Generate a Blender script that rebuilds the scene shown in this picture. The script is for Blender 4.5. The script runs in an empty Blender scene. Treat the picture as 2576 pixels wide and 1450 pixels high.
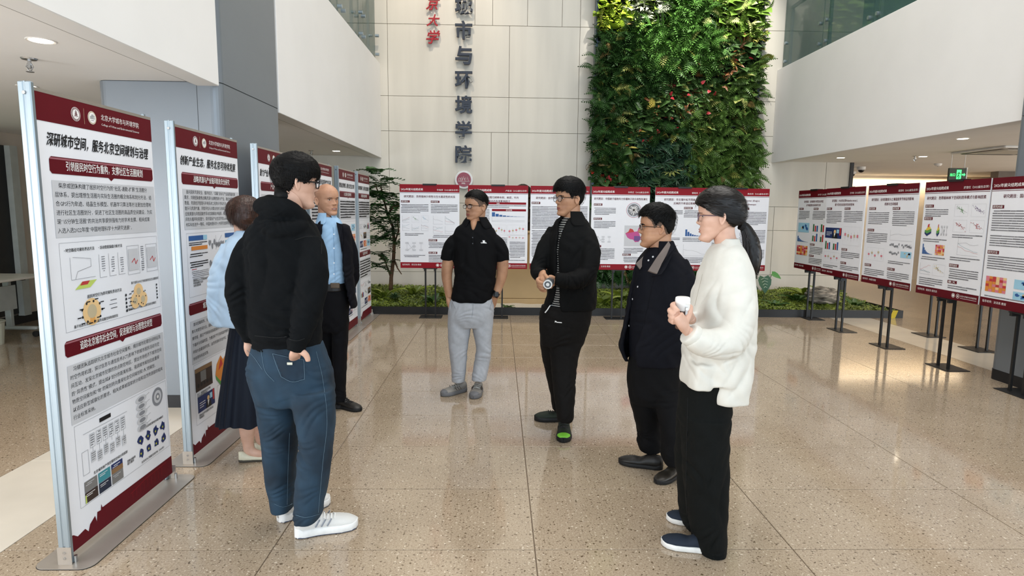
import bpy, math, random
import numpy as np
from mathutils import Vector, Matrix, noise
random.seed(7); rng = np.random.default_rng(7)
scene = bpy.context.scene
COL = scene.collection
PI = math.pi

# ------------------------------------------------------------ camera, world, large lights, exposure
F_PX, CAM_H = 1530.0, 1.55
PITCH, YAW, ROLL = math.radians(7.31), math.radians(1.33), math.radians(0.663)
def cam_axes():
    cy, sy, cp, sp = math.cos(YAW), math.sin(YAW), math.cos(PITCH), math.sin(PITCH)
    fwd = Vector((sy*cp, cy*cp, -sp)); right = Vector((cy, -sy, 0)); down = fwd.cross(right)
    cr, sr = math.cos(ROLL), math.sin(ROLL)
    return cr*right - sr*down, sr*right + cr*down, fwd
AX, AD, AF = cam_axes()
cam = bpy.data.cameras.new('camera'); camo = bpy.data.objects.new('camera', cam); COL.objects.link(camo)
cam.sensor_width = 36.0; cam.lens = 36.0*F_PX/2576.0; cam.clip_start = 0.05; cam.clip_end = 200
m = Matrix((AX, -AD, -AF)).transposed().to_4x4(); m.translation = Vector((0, 0, CAM_H)); camo.matrix_world = m
scene.camera = camo
scene.view_settings.view_transform = 'Standard'; scene.view_settings.look = 'None'
scene.view_settings.gamma = 1.0; scene.view_settings.use_curve_mapping = False
scene.view_settings.exposure = 0.40

cy_ = scene.cycles; cy_.max_bounces = 5; cy_.diffuse_bounces = 3; cy_.glossy_bounces = 3; cy_.transmission_bounces = 4; cy_.transparent_max_bounces = 8
cy_.caustics_reflective = False; cy_.caustics_refractive = False; cy_.adaptive_threshold = 0.02
world = bpy.data.worlds.new('world'); scene.world = world; world.use_nodes = True
bg = world.node_tree.nodes['Background']; bg.inputs[0].default_value = (0.80, 0.90, 1.0, 1); bg.inputs[1].default_value = 0.55

def area(name, loc, target, sx, sy, power, color, spread=180):
    d = bpy.data.lights.new(name, 'AREA'); d.shape = 'RECTANGLE'; d.size = sx; d.size_y = sy
    d.energy = power; d.color = color; d.spread = math.radians(spread)
    o = bpy.data.objects.new(name, d); COL.objects.link(o); o.location = loc
    o.rotation_euler = (Vector(target)-Vector(loc)).to_track_quat('-Z', 'Y').to_euler()
    return o
def spot(name, loc, target, power, color, ang=60, blend=0.6, r=0.05):
    d = bpy.data.lights.new(name, 'SPOT'); d.energy = power; d.color = color
    d.spot_size = math.radians(ang); d.spot_blend = blend; d.shadow_soft_size = r
    o = bpy.data.objects.new(name, d); COL.objects.link(o); o.location = loc
    o.rotation_euler = (Vector(target)-Vector(loc)).to_track_quat('-Z', 'Y').to_euler()
    return o
WARM = (1.0, 0.86, 0.72); COOL = (0.74, 0.88, 1.0)
area('daylight_through_facade', (2.8, -5.5, 3.6), (2.8, 6, 1.6), 17.5, 7.0, 760, COOL)
area('atrium_ceiling_light', (1.4, 4.6, 8.6), (1.4, 4.6, 0), 5.0, 8.5, 400, (1.0, 0.97, 0.93))
area('aisle_fill_light', (-6.1, 0.6, 1.25), (-2.5, 1.2, 1.5), 6.5, 2.1, 330, (0.90, 0.95, 1.0))  # added fill that brightens the left soffit, no window built at this stretch
area('side_cool_fill', (11.8, -1.8, 1.25), (3.0, 2.2, 1.2), 7.0, 2.1, 330, (0.72, 0.87, 1.0))  # added cool fill for the left banners and the blouse, from a solid wall
area('aisle_fill_light', (12.0, 6.0, 1.25), (6, 6.0, 1.5), 9.0, 2.1, 170, (1.0, 0.93, 0.84))  # added warm fill for the right aisle and its soffit, no window here
spot('planting_spot', (2.3, 8.3, 7.6), (2.5, 10.6, 4.9), 1800, (1.0, 0.95, 0.86), 36, 0.9)
spot('planting_spot', (4.0, 8.3, 7.6), (3.8, 10.6, 4.7), 1200, (1.0, 0.95, 0.86), 38, 0.9)
spot('letter_spot', (-1.3, 8.6, 7.4), (-1.0, 10.8, 4.6), 260, (1.0, 0.84, 0.66), 55, 0.8)

# ------------------------------------------------------------ helpers
def P(px, py, Y):
    d = AF + AX*((px-1288)/F_PX) + AD*((py-725)/F_PX)
    return Vector((0, 0, CAM_H)) + d*(Y/d.y)
def lin(c):
    if isinstance(c, str):
        c = c.lstrip('#'); c = tuple(int(c[i:i+2], 16)/255 for i in (0, 2, 4))
    return tuple(x/12.92 if x <= 0.04045 else ((x+0.055)/1.055)**2.4 for x in c)
MATS = {}
def mat(name, c, rough=0.6, metal=0.0, var=0.06, scale=8.0, bump=0.0, bscale=80.0, spec=0.5, trans=0.0, emit=0.0, c2=None, stretch=None, alpha=1.0, sheen=0.0, ior=1.45):
    if name in MATS: return MATS[name]
    M_ = bpy.data.materials.new(name); M_.use_nodes = True; nt = M_.node_tree; N = nt.nodes; K = nt.links
    b = N['Principled BSDF']; tc = N.new('ShaderNodeTexCoord'); src = tc.outputs['Object']
    if stretch:
        mp = N.new('ShaderNodeMapping'); mp.inputs['Scale'].default_value = stretch; K.new(src, mp.inputs[0]); src = mp.outputs[0]
    nz = N.new('ShaderNodeTexNoise'); nz.inputs['Scale'].default_value = scale; nz.inputs['Detail'].default_value = 2; K.new(src, nz.inputs[0])
    rp = N.new('ShaderNodeValToRGB'); K.new(nz.outputs[0], rp.inputs[0])
    l = lin(c); l2 = lin(c2) if c2 else tuple(min(1, x*(1+var)) for x in l); l1 = l if c2 else tuple(x*(1-var) for x in l)
    rp.color_ramp.elements[0].position = 0.32; rp.color_ramp.elements[1].position = 0.68
    rp.color_ramp.elements[0].color = (*l1, 1); rp.color_ramp.elements[1].color = (*l2, 1)
    K.new(rp.outputs[0], b.inputs['Base Color'])
    b.inputs['Roughness'].default_value = rough; b.inputs['Metallic'].default_value = metal
    b.inputs['Specular IOR Level'].default_value = spec; b.inputs['IOR'].default_value = ior
    if trans: b.inputs['Transmission Weight'].default_value = trans
    if sheen: b.inputs['Sheen Weight'].default_value = sheen
    if alpha < 1: b.inputs['Alpha'].default_value = alpha
    if emit:
        K.new(rp.outputs[0], b.inputs['Emission Color']); b.inputs['Emission Strength'].default_value = emit
    if bump:
        bz = N.new('ShaderNodeTexNoise'); bz.inputs['Scale'].default_value = bscale; bz.inputs['Detail'].default_value = 3; K.new(src, bz.inputs[0])
        bp = N.new('ShaderNodeBump'); bp.inputs['Strength'].default_value = bump; bp.inputs['Distance'].default_value = 0.004
        K.new(bz.outputs[0], bp.inputs['Height']); K.new(bp.outputs[0], b.inputs['Normal'])
    MATS[name] = M_; return M_

class MB:
    """collects geometry, builds ONE mesh object"""
    def __init__(s): s.v = []; s.f = []; s.mi = []; s.cur = 0
    def add(s, vs, fs):
        o = len(s.v); s.v.extend([tuple(v) for v in vs]); s.f.extend([tuple(i+o for i in f) for f in fs]); s.mi.extend([s.cur]*len(fs)); return s
    def box(s, x0, y0, z0, x1, y1, z1, bev=0.0):
        if bev <= 0:
            vs = [(x0,y0,z0),(x1,y0,z0),(x1,y1,z0),(x0,y1,z0),(x0,y0,z1),(x1,y0,z1),(x1,y1,z1),(x0,y1,z1)]
            return s.add(vs, [(0,3,2,1),(4,5,6,7),(0,1,5,4),(1,2,6,5),(2,3,7,6),(3,0,4,7)])
        b = min(bev, (x1-x0)/2.01, (y1-y0)/2.01, (z1-z0)/2.01)
        vs = []; 
        for zz, ins in ((z0, b), (z0+b, 0), (z1-b, 0), (z1, b)):
            X0, X1, Y0, Y1 = x0+ins, x1-ins, y0+ins, y1-ins
            c = b-ins if ins == 0 else 0
            c = b
            vs += [(X0+c,Y0,zz),(X1-c,Y0,zz),(X1,Y0+c,zz),(X1,Y1-c,zz),(X1-c,Y1,zz),(X0+c,Y1,zz),(X0,Y1-c,zz),(X0,Y0+c,zz)]
        fs = [tuple(range(7,-1,-1)), tuple(range(24,32))]
        for r in range(3):
            for i in range(8): fs.append((r*8+i, r*8+(i+1)%8, (r+1)*8+(i+1)%8, (r+1)*8+i))
        return s.add(vs, fs)
    def quad(s, a, b, c, d): return s.add([a, b, c, d], [(0,1,2,3)])
    def prism(s, pts, axis, a, b):
        """polygon pts extruded along axis index from a to b"""
        n = len(pts); vs = []
        for h in (a, b):
            for p in pts:
                q = [p[0], p[1]]; q.insert(axis, h); vs.append(tuple(q))
        fs = [tuple(range(n-1,-1,-1)), tuple(range(n, 2*n))] + [(i, (i+1)%n, n+(i+1)%n, n+i) for i in range(n)]
        return s.add(vs, fs)
    def cyl(s, c, r, h, n=20, r2=None, axis='z'):
        r2 = r if r2 is None else r2; vs = []
        for z, rr in ((0, r), (h, r2)):
            for i in range(n):
                a = 2*PI*i/n; p = (math.cos(a)*rr, math.sin(a)*rr, z)
                p = {'z': p, 'x': (p[2], p[0], p[1]), 'y': (p[1], p[2], p[0])}[axis]
                vs.append((c[0]+p[0], c[1]+p[1], c[2]+p[2]))
        return s.add(vs, [tuple(range(n-1,-1,-1)), tuple(range(n,2*n))] + [(i,(i+1)%n,n+(i+1)%n,n+i) for i in range(n)])
    def lathe(s, c, prof, n=24):
        vs = []; k = len(prof)
        for r, z in prof:
            for i in range(n):
                a = 2*PI*i/n; vs.append((c[0]+math.cos(a)*r, c[1]+math.sin(a)*r, c[2]+z))
        fs = [(j*n+i, j*n+(i+1)%n, (j+1)*n+(i+1)%n, (j+1)*n+i) for j in range(k-1) for i in range(n)]
        fs += [tuple(range(n-1,-1,-1)), tuple(range((k-1)*n, k*n))]
        return s.add(vs, fs)
    def tube(s, pts, rad, n=10, caps=True, flat=1.0, up=None):
        """tube through pts; rad scalar or list; flat = second radius ratio"""
        pts = [Vector(p) for p in pts]; k = len(pts)
        rad = [rad]*k if not hasattr(rad, '__len__') else rad
        vs = []; prev = Vector(up) if up else None
        for i, p in enumerate(pts):
            t = (pts[min(i+1,k-1)]-pts[max(i-1,0)]).normalized()
            if prev is None: prev = t.orthogonal()
            u = prev - t*prev.dot(t)
            u = u.normalized() if u.length > 1e-6 else t.orthogonal().normalized()
            w = t.cross(u); prev = u
            for j in range(n):
                a = 2*PI*j/n; vs.append(tuple(p + u*(math.cos(a)*rad[i]) + w*(math.sin(a)*rad[i]*flat)))
        fs = [(i*n+j, i*n+(j+1)%n, (i+1)*n+(j+1)%n, (i+1)*n+j) for i in range(k-1) for j in range(n)]
        if caps: fs += [tuple(range(n-1,-1,-1)), tuple(range((k-1)*n, k*n))]
        return s.add(vs, fs)
    def ball(s, c, rx, ry, rz, n=14, m_=9):
        vs = [(c[0], c[1], c[2]-rz)]
        for j in range(1, m_):
            t = -PI/2+PI*j/m_
            for i in range(n):
                a = 2*PI*i/n; vs.append((c[0]+rx*math.cos(t)*math.cos(a), c[1]+ry*math.cos(t)*math.sin(a), c[2]+rz*math.sin(t)))
        vs.append((c[0], c[1], c[2]+rz)); e = len(vs)-1
        fs = [(0, 1+(i+1)%n, 1+i) for i in range(n)] + [(e, e-n+i, e-n+(i+1)%n) for i in range(n)]
        fs += [(1+j*n+i, 1+j*n+(i+1)%n, 1+(j+1)*n+(i+1)%n, 1+(j+1)*n+i) for j in range(m_-2) for i in range(n)]
        return s.add(vs, fs)
    def build(s, name, mats, parent=None, smooth=False, loc=None):
        me = bpy.data.meshes.new(name); me.from_pydata(s.v, [], s.f)
        for m_ in (mats if isinstance(mats, (list, tuple)) else [mats]): me.materials.append(m_)
        if any(s.mi): me.polygons.foreach_set('material_index', s.mi)
        if smooth: me.polygons.foreach_set('use_smooth', [True]*len(me.polygons))
        me.update(); return link(name, me, parent, loc)
def link(name, me, parent=None, loc=None):
    o = bpy.data.objects.new(name, me); COL.objects.link(o)
    if loc is not None: o.location = loc
    if parent is not None: o.parent = parent
    return o
def tag(o, label, cat, group=None):
    o['label'] = label; o['category'] = cat
    if group: o['group'] = group
    return o
def thing(name, label, cat, loc=(0,0,0), rz=0.0, group=None):
    o = bpy.data.objects.new(name, None); COL.objects.link(o); o.location = loc; o.rotation_euler = (0, 0, rz); o.empty_display_size = 0.1
    return tag(o, label, cat, group)
def struct(o, label=None):
    o['kind'] = 'structure'
    if label: o['label'] = label
    return o

# ------------------------------------------------------------ materials of the setting
def floor_mat():
    M_ = bpy.data.materials.new('terrazzo'); M_.use_nodes = True; nt = M_.node_tree; N = nt.nodes; K = nt.links
    b = N['Principled BSDF']; ge = N.new('ShaderNodeNewGeometry'); pos = ge.outputs['Position']
    def noise_(sc, det=3):
        n = N.new('ShaderNodeTexNoise'); n.inputs['Scale'].default_value = sc; n.noise_dimensions = '2D'; n.inputs['Detail'].default_value = min(det, 2); K.new(pos, n.inputs[0]); return n.outputs[0]
    def ramp(fac, stops):
        r = N.new('ShaderNodeValToRGB'); K.new(fac, r.inputs[0]); e = r.color_ramp.elements
        e[0].position, e[0].color = stops[0][0], (*stops[0][1], 1); e[1].position, e[1].color = stops[-1][0], (*stops[-1][1], 1)
        for p, c in stops[1:-1]: x = e.new(p); x.color = (*c, 1)
        return r.outputs[0]
    base = ramp(noise_(2.2), [(0.3, lin('#a3907a')), (0.7, lin('#b4a18a'))])
    fine = ramp(noise_(120, 2), [(0.35, lin('#917e67')), (0.65, lin('#bfae97'))])
    mx = N.new('ShaderNodeMix'); mx.data_type = 'RGBA'; mx.inputs[0].default_value = 0.45; K.new(base, mx.inputs[6]); K.new(fine, mx.inputs[7])
    cur = mx.outputs[2]
    for sc, thr, col, seed in ((58, 0.15, '#7a6856', 0.0), (44, 0.09, '#d6c7b2', 7.3), (30, 0.06, '#64543f', 3.1)):
        mp = N.new('ShaderNodeMapping'); mp.inputs['Location'].default_value = (seed, seed*1.7, 0); K.new(pos, mp.inputs[0])
        wz = N.new('ShaderNodeTexNoise'); wz.noise_dimensions = '2D'; wz.inputs['Detail'].default_value = 0; wz.inputs['Scale'].default_value = sc*1.5; K.new(mp.outputs[0], wz.inputs[0])
        ad = N.new('ShaderNodeMix'); ad.data_type = 'RGBA'; ad.blend_type = 'ADD'; ad.inputs[0].default_value = 0.012; K.new(mp.outputs[0], ad.inputs[6]); K.new(wz.outputs[1], ad.inputs[7])
        vo = N.new('ShaderNodeTexVoronoi'); vo.voronoi_dimensions = '2D'; vo.inputs['Scale'].default_value = sc; K.new(ad.outputs[2], vo.inputs[0])
        # only some of the cells carry a chip
        sep = N.new('ShaderNodeSeparateColor'); K.new(vo.outputs['Color'], sep.inputs[0])
        ct = N.new('ShaderNodeMath'); ct.operation = 'MULTIPLY_ADD'; ct.inputs[1].default_value = 0.36; ct.inputs[2].default_value = thr-0.26; K.new(sep.outputs[0], ct.inputs[0])
        lt = N.new('ShaderNodeMath'); lt.operation = 'LESS_THAN'; K.new(vo.outputs['Distance'], lt.inputs[0]); K.new(ct.outputs[0], lt.inputs[1])
        m2 = N.new('ShaderNodeMix'); m2.data_type = 'RGBA'; K.new(lt.outputs[0], m2.inputs[0]); K.new(cur, m2.inputs[6]); m2.inputs[7].default_value = (*lin(col), 1); cur = m2.outputs[2]
    K.new(cur, b.inputs['Base Color'])
    rr = N.new('ShaderNodeMapRange'); K.new(noise_(5), rr.inputs[0]); rr.inputs[3].default_value = 0.06; rr.inputs[4].default_value = 0.11; K.new(rr.outputs[0], b.inputs['Roughness'])
    b.inputs['IOR'].default_value = 1.62
    return M_
TERR = floor_mat()
GROUT = mat('tile_joint', '#6f5f4e', 0.8)
PALE = mat('pale_stone_strip', '#d8cfc0', 0.14, var=0.05, scale=3)
WHITE = mat('white_plaster', '#eae8e5', 0.75, var=0.015, scale=2)
WHITE2 = mat('white_soffit', '#eeebe7', 0.8, var=0.015, scale=2)
STONE = mat('limestone_panel', '#cdc8bd', 0.55, var=0.05, scale=1.6, stretch=(3.0, 1, 0.35), bump=0.05, bscale=40)
STONE_J = mat('stone_joint', '#b9b3a6', 0.85)
STONE_D = mat('stone_joint_dark', '#6a655c', 0.85)
CLAD = mat('grey_cladding', '#7b8187', 0.38, metal=0.25, var=0.02, scale=2)
CLAD_J = mat('cladding_joint', '#3c4043', 0.7)
BLACK = mat('black_metal', '#1c1b1b', 0.45, var=0.1)
BLACKM = mat('black_baseboard', '#17171a', 0.5)
ALU = mat('aluminium', '#9fabb3', 0.38, metal=0.7, var=0.05, scale=3, stretch=(1, 1, 0.1))
STEEL = mat('brushed_base', '#b3aaa0', 0.35, metal=0.55, var=0.03)
BOARD = mat('white_print_board', '#f0f1f6', 0.42, var=0.01)
MAROON = mat('maroon_print', '#5e0717', 0.5, var=0.03, spec=.25)
RED = mat('red_print', '#8d1422', 0.5, var=0.03, spec=.25)
INK = mat('ink_black', '#17171b', 0.5)
GREYP = mat('grey_print', '#cfd0d4', 0.5, var=0.01)
GREYM = mat('mid_grey_print', '#8a8c92', 0.5)
GREYL = mat('text_grey_print', '#77777c', 0.5)
WPRINT = mat('white_print', '#f3f1ef', 0.45, var=0.01)
GLASS_T = mat('green_glass', '#4f6f68', 0.03, trans=0.0, alpha=0.45, var=0.02)

# ------------------------------------------------------------ the setting
WALL_Y, LX, RX = 10.8, -2.04, 4.79
SOF, FZ0, FZ1 = 2.45, 2.42, 4.0
# floor: joint bed, then tiles of 1.2 x 0.6125 m
bed = struct(MB().box(-9, -6, -0.12, 13, 16, -0.003).build('floor', GROUT), 'beige polished terrazzo tile floor')
TW, TD = 1.2, 0.6125
tile_me = None
def tile_mesh(w, d, name):
    mb = MB(); b = 0.0025; mb.box(b, b, -0.05, w-b, d-b, 0.0, 0.0012); o = mb.build(name, TERR); me = o.data; bpy.data.objects.remove(o); return me
T_FULL = tile_mesh(TW, TD, 'floor_tile')
def lay(name, me, x, y): o = link(name, me, bed, (x, y, 0)); return o
for i in range(-1, 5):
    for j in range(-1, 13): lay('floor_tile', T_FULL, -1.02+TW*i, 2.0075+TD*j)
def slab(x0, x1, y0, y1, mt, name='floor_slab', b=0.002):
    o = MB().box(x0+b, y0+b, -0.05, x1-b, y1-b, 0.0, 0.001).build(name, mt, bed); return o
slab(-9, -2.84, -6, 16, TERR, 'aisle_floor'); slab(5.6, 13, -6, 16, TERR, 'aisle_floor')
slab(-2.22, 4.98, -6, 1.395, TERR, 'front_floor'); slab(-2.22, 4.98, 9.97, 11, TERR, 'floor_under_planter')
for k in range(-2, 9):
    slab(-2.84, -2.22, k*1.2, k*1.2+1.2, PALE, 'pale_stone'); slab(4.98, 5.6, k*1.2, k*1.2+1.2, PALE, 'pale_stone')
slab(-2.84, -2.22, 10.8, 16, PALE, 'pale_stone'); slab(4.98, 5.6, 10.8, 16, PALE, 'pale_stone')

# stone back wall with panels
wb = struct(MB().box(-7, WALL_Y+0.03, 0, 6.22, WALL_Y+0.35, 9.2).build('wall_back', STONE_J), 'pale limestone panel wall')
def panel(x0, x1, z0, z1):
    g = 0.0028; MB().box(x0+g, WALL_Y, z0+g, x1-g, WALL_Y+0.04, z1-g, 0.003).build('stone_panel', STONE, wb)
rows = [(0.0, 0.44, (-7, -4.0, -1.91, 0.16, 1.36, 3.0, 4.9, 6.22)), (0.44, 1.24, (-7, -4.0, -1.91, -0.14, 1.36, 3.0, 4.9, 6.22)), (1.24, 1.66, (-7, -4.0, -1.91, 0.16, 1.36, 3.0, 4.9, 6.22)),
        (1.66, 2.88, (-7, -4.0, -1.91, -0.14, 0.16, 1.36, 3.0, 4.62, 5.78, 6.22)), (2.88, 3.47, (-7, -4.0, -1.91, 0.16, 1.36, 3.0, 4.9, 6.22)),
        (3.47, 4.65, (-7, -4.0, -1.91, 0.16, 1.36, 3.0, 4.9, 6.22)), (4.65, 5.85, (-7, -4, -1.91, -0.43, -0.13, 0.46, 1.05, 1.36, 3.0, 4.9, 6.22)), (5.85, 9.2, (-7, -4, -1.91, 0.16, 1.36, 3.0, 4.9, 6.22))]
for z0, z1, xs in rows:
    for a, b in zip(xs, xs[1:]): panel(a, b, z0, z1)
struct(MB().box(6.2, WALL_Y-0.02, 0, 6.26, WALL_Y+0.36, SOF).build('trim_1', BLACK), 'dark metal edge of the stone wall')

# mezzanine fascias, soffits, columns
def fascia(name, x0, x1, ya, yb):
    s = 1 if x1 > x0 else -1
    mb = MB(); mb.box(min(x0, x1), ya, FZ0, max(x0, x1), yb, FZ1, 0.004); return struct(mb.build(name, WHITE), 'white plaster mezzanine front')
fascia('wall_mezzanine_left', LX, LX-0.16, -6, 4.62); fascia('wall_mezzanine_left', LX, LX-0.16, 5.85, WALL_Y)
fascia('wall_mezzanine_right', RX, RX+0.16, 5.61, WALL_Y); fascia('wall_mezzanine_right', RX, RX+0.16, -6, 4.3)
for nm, xa, xb in (('ceiling_left', -6.3, LX-0.2), ('ceiling_right', RX+0.2, 12.0)):
    struct(MB().box(xa, -6, SOF, xb, WALL_Y+(0 if xa < 0 else 4.2), 2.62).build(nm, WHITE2), 'pale soffit under the mezzanine')
struct(MB().box(LX-0.2, -6, 2.435, LX-0.15, WALL_Y, 2.5).build('trim_2', mat('soffit_trim', '#8d8780', 0.7)), 'grey shadow trim along the soffit')
struct(MB().box(RX+0.15, -6, 2.435, RX+0.2, WALL_Y, 2.5).build('trim_3', MATS['soffit_trim']), 'grey shadow trim along the soffit')
for nm, xa, xb in (('floor_mezzanine_left', -6.3, LX-0.15), ('floor_mezzanine_right', RX+0.15, 12.0)):
    struct(MB().box(xa, -6, 2.64, xb, 15, 3.0).build(nm, WHITE2))
    struct(MB().box(xa, -6, 6.0, xb, 15, 6.3).build(nm.replace('floor', 'ceiling'), WHITE2))
struct(MB().box(-7, -6, 9.0, 12.5, 15.2, 9.3).build('ceiling', WHITE2))
LW = struct(MB().box(-6.5, -6, 0, -6.25, 15.2, 9.2).build('wall_left', mat('aisle_plaster', '#cfc4b6', 0.8, var=0.02)))
struct(MB().box(12.2, -6, 0, 12.5, 15.2, 9.2).build('wall_right', MATS['aisle_plaster']))
struct(MB().box(6.26, 14.3, 0, 12.2, 14.6, 2.6).build('wall_corridor', mat('warm_lit_plaster', '#efe2cc', 0.8, var=0.01)), 'cream wall at the end of the corridor')
struct(MB().box(10.2, 12.4, 0, 12.2, 12.6, 2.45).build('wall_corridor_return', mat('brown_grey_panel', '#6f665e', 0.6)))
struct(MB().box(-6.25, 3.0, 0.0, -6.235, 15, 0.12).build('baseboard_left', BLACKM), 'black skirting board')
w1 = struct(MB().box(-6.25, 4.2, 0.15, -6.19, 8.0, 2.28).build('window_1', BLACK), 'dark framed window of the side aisle')
for k in range(3): MB().box(-6.20, 4.28+k*1.0, 0.25, -6.18, 5.18+k*1.0, 2.2).build('pane', mat('aisle_window_glass', '#cfdcc8', 0.08, var=0.3, scale=1.2, emit=0.25), w1)
MB().box(-6.20, 7.90, 0.12, -6.12, 8.02, 2.28).build('window_frame', mat('window_white_frame', '#b9beb9', 0.5), w1)

def column(name, x0, x1, y0, y1, round_x, round_y, label):
    r = 0.07; pts = []
    for cx, cy, a0 in ((x1-r, y0+r, -PI/2), (x1-r, y1-r, 0), (x0+r, y1-r, PI/2), (x0+r, y0+r, PI)):
        for k in range(7): pts.append((cx+r*math.cos(a0+k*PI/12), cy+r*math.sin(a0+k*PI/12)))
    mb = MB(); mb.prism(pts, 2, 0, 9.0); o = struct(mb.build(name, CLAD_J), label)
    def off(p, d): return [(x+(d if x > (x0+x1)/2 else -d), y+(d if y > (y0+y1)/2 else -d)) for x, y in p]
    q = off(pts, 0.004)
    for z0, z1 in ((0.10, 2.445), (2.452, 4.9), (4.907, 9.0)): 
        o2 = MB().prism(q, 2, z0, z1).build('cladding_panel', CLAD, o)
    MB().prism(off(pts, 0.007), 2, 0, 0.10).build('plinth', BLACKM, o)
    return o
cl = column('column_left', -2.92, LX, 4.62, 5.85, 1, 1, 'grey metal clad column beside the banners')
MB().box(-2.203, 4.6155, 0.1, -2.199, 4.62, 2.445).build('panel_joint', CLAD_J, cl)
column('column_right', 4.74, 5.55, 4.35, 5.61, 1, 1, 'grey metal clad column at the edge of the hall')

# glass balustrades of the mezzanine
def balustrade(name, x, ya, yb, n, sgn, label):
    r = thing(name, label, 'railing', (x, (ya+yb)/2, FZ1))
    L = (yb-ya)/n
    for k in range(n):
        a = -(yb-ya)/2+k*L
        MB().box(-0.008, a+0.006, 0.0, 0.008, a+L-0.006, 1.15).build('glass_pane', GLASS_T, r)
        for zz in (0.12, 0.42):
            for yy in (a+0.09, a+L-0.09):
                MB().cyl((-0.03*sgn if sgn < 0 else -0.03, yy, zz), 0.025, 0.06, 14, axis='x').build('glass_fixing', ALU, r)
    MB().box(sgn*0.10-0.03, -(yb-ya)/2, 1.0, sgn*0.10+0.03, (yb-ya)/2, 1.05, 0.01).build('handrail', ALU, r)
    for k in range(n+1):
        MB().box(sgn*0.10-0.02, -(yb-ya)/2+k*L*0.98+0.05, 0.0, sgn*0.10+0.02, -(yb-ya)/2+k*L*0.98+0.09, 1.0).build('post', ALU, r)
    return r
balustrade('glass_balustrade', LX-0.08, 5.9, WALL_Y-0.03, 4, -1, 'green glass balustrade on the mezzanine above the banners')
balustrade('glass_balustrade', RX+0.08, 5.65, WALL_Y-0.03, 4, 1, 'green glass balustrade above the wide white mezzanine front, mirroring plants')
# dark glazed rooms behind the balustrades
struct(MB().box(7.2, 0, 3.0, 7.3, 15, 6.0).build('wall_upper_right', mat('upper_glazing', '#54666a', 0.12, var=0.15, scale=1)))
struct(MB().box(-4.2, 0, 3.0, -4.1, 15, 6.0).build('wall_upper_left', mat('upper_panel', '#8b9384', 0.4, var=0.05)))

# ------------------------------------------------------------ lettering of the wall
TXT = {}
def text_geo(s, res=1, bold=0.0, shear=0.0, extrude=0.0, lsp=1.0):
    key = (s, res, bold, shear, extrude, lsp)
    if key not in TXT:
        c = bpy.data.curves.new('t', 'FONT'); c.body = s; c.resolution_u = res; c.offset = bold; c.shear = shear; c.extrude = extrude; c.space_line = lsp
        o = bpy.data.objects.new('t', c); me = bpy.data.meshes.new_from_object(o)
        v = np.empty(len(me.vertices)*3); me.vertices.foreach_get('co', v); v = v.reshape(-1, 3)
        f = [tuple(p.vertices) for p in me.polygons]
        bpy.data.meshes.remove(me); bpy.data.objects.remove(o); bpy.data.curves.remove(c); TXT[key] = (v, f)
    return TXT[key]
SLATE = mat('slate_letter', '#252c3a', 0.4, var=0.05); REDL = mat('red_letter', '#a01222', 0.4, var=0.05)
def wall_char(ch, x, z, size, mt, label, cat, shear=0.0, bold=0.025, grp=None):
    v, f = text_geo(ch, 3, bold, shear, 0.07)
    c = (v.max(0)+v.min(0))/2; ext = (v.max(0)-v.min(0))
    s = size/max(ext[0], ext[1]); mb = MB()
    mb.add([((p[0]-c[0])*s, (p[2])*s*-1, (p[1]-c[1])*s) for p in v], f)
    o = mb.build('sign_character', mt, None, False, (x, WALL_Y-0.06, z)); tag(o, label, cat, grp)
    for sx in (-0.07, 0.07): MB().cyl((sx*size/0.3, 0, 0.0), 0.006, 0.06, 8, axis='y').build('mounting_pin', ALU, o)
for ch, z in zip('城市与环境学院', (4.955, 4.55, 4.14, 3.74, 3.33, 2.91, 2.50)):
    wall_char(ch, -0.615, z, 0.30, SLATE, 'dark slate raised wall character '+{'城':'at the top edge, cut off','市':'just below the topmost one','与':'made of two hooked strokes, third of the column','环':'fourth of the column','境':'dense one, fifth of the column','学':'second from the emblem','院':'directly above the round emblem'}[ch], 'sign letter', grp='vertical dark wall lettering')
for ch, z in zip('京大学', (4.965, 4.70, 4.43)):
    wall_char(ch, -1.13, z, 0.235 if ch != '大' else 0.22, REDL, 'small red calligraphic wall character, '+{'京':'topmost and cut off','大':'three stroke one in the middle','学':'lowest of the red column'}[ch], 'sign letter', shear=0.28, bold=0.012, grp='red calligraphic wall lettering')

def disc_pts(cx, cy, r, n=28): return [(cx+r*math.cos(2*PI*i/n), cy+r*math.sin(2*PI*i/n)) for i in range(n)]
emb = thing('wall_emblem', 'round maroon emblem plaque with white rim below the wall characters', 'emblem', (-0.61, WALL_Y-0.05, 2.065))
MB().cyl((0, 0, 0), 0.155, 0.05, 40, axis='y').build('rim', mat('emblem_rim', '#d9d6d2', 0.3, metal=0.2), emb)
MB().cyl((0, -0.004, 0), 0.125, 0.004, 40, axis='y').build('face', mat('emblem_face', '#85142f', 0.15, var=0.1), emb)
mb = MB()
for ln in ([(-.085,-.02),(-.085,.02),(-.07,.03),(-.055,.02),(-.055,-.02)], [(-.055,.0),(-.035,.045),(-.02,.0)], [(-.02,.0),(-.005,.06),(.01,.0)], [(.01,.0),(.03,.04),(.045,-.005),(.06,.05),(.08,-.02)], [(-.1,-.03),(.1,-.03)], [(-.03,-.03),(-.03,.01)], [(.02,-.03),(.02,.02)]):
    mb.tube([(x, -0.006, z) for x, z in ln], 0.0026, 6)
mb.build('skyline_motif', WPRINT, emb)
mb = MB(); r0 = 0.132
for k in range(40): a = 2*PI*k/40; mb.tube([(r0*math.cos(a), -0.001, r0*math.sin(a)), ((r0+0.016)*math.cos(a), -0.001, (r0+0.016)*math.sin(a))], 0.0022, 5)
mb.build('rim_marks', GREYM, emb)
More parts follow.
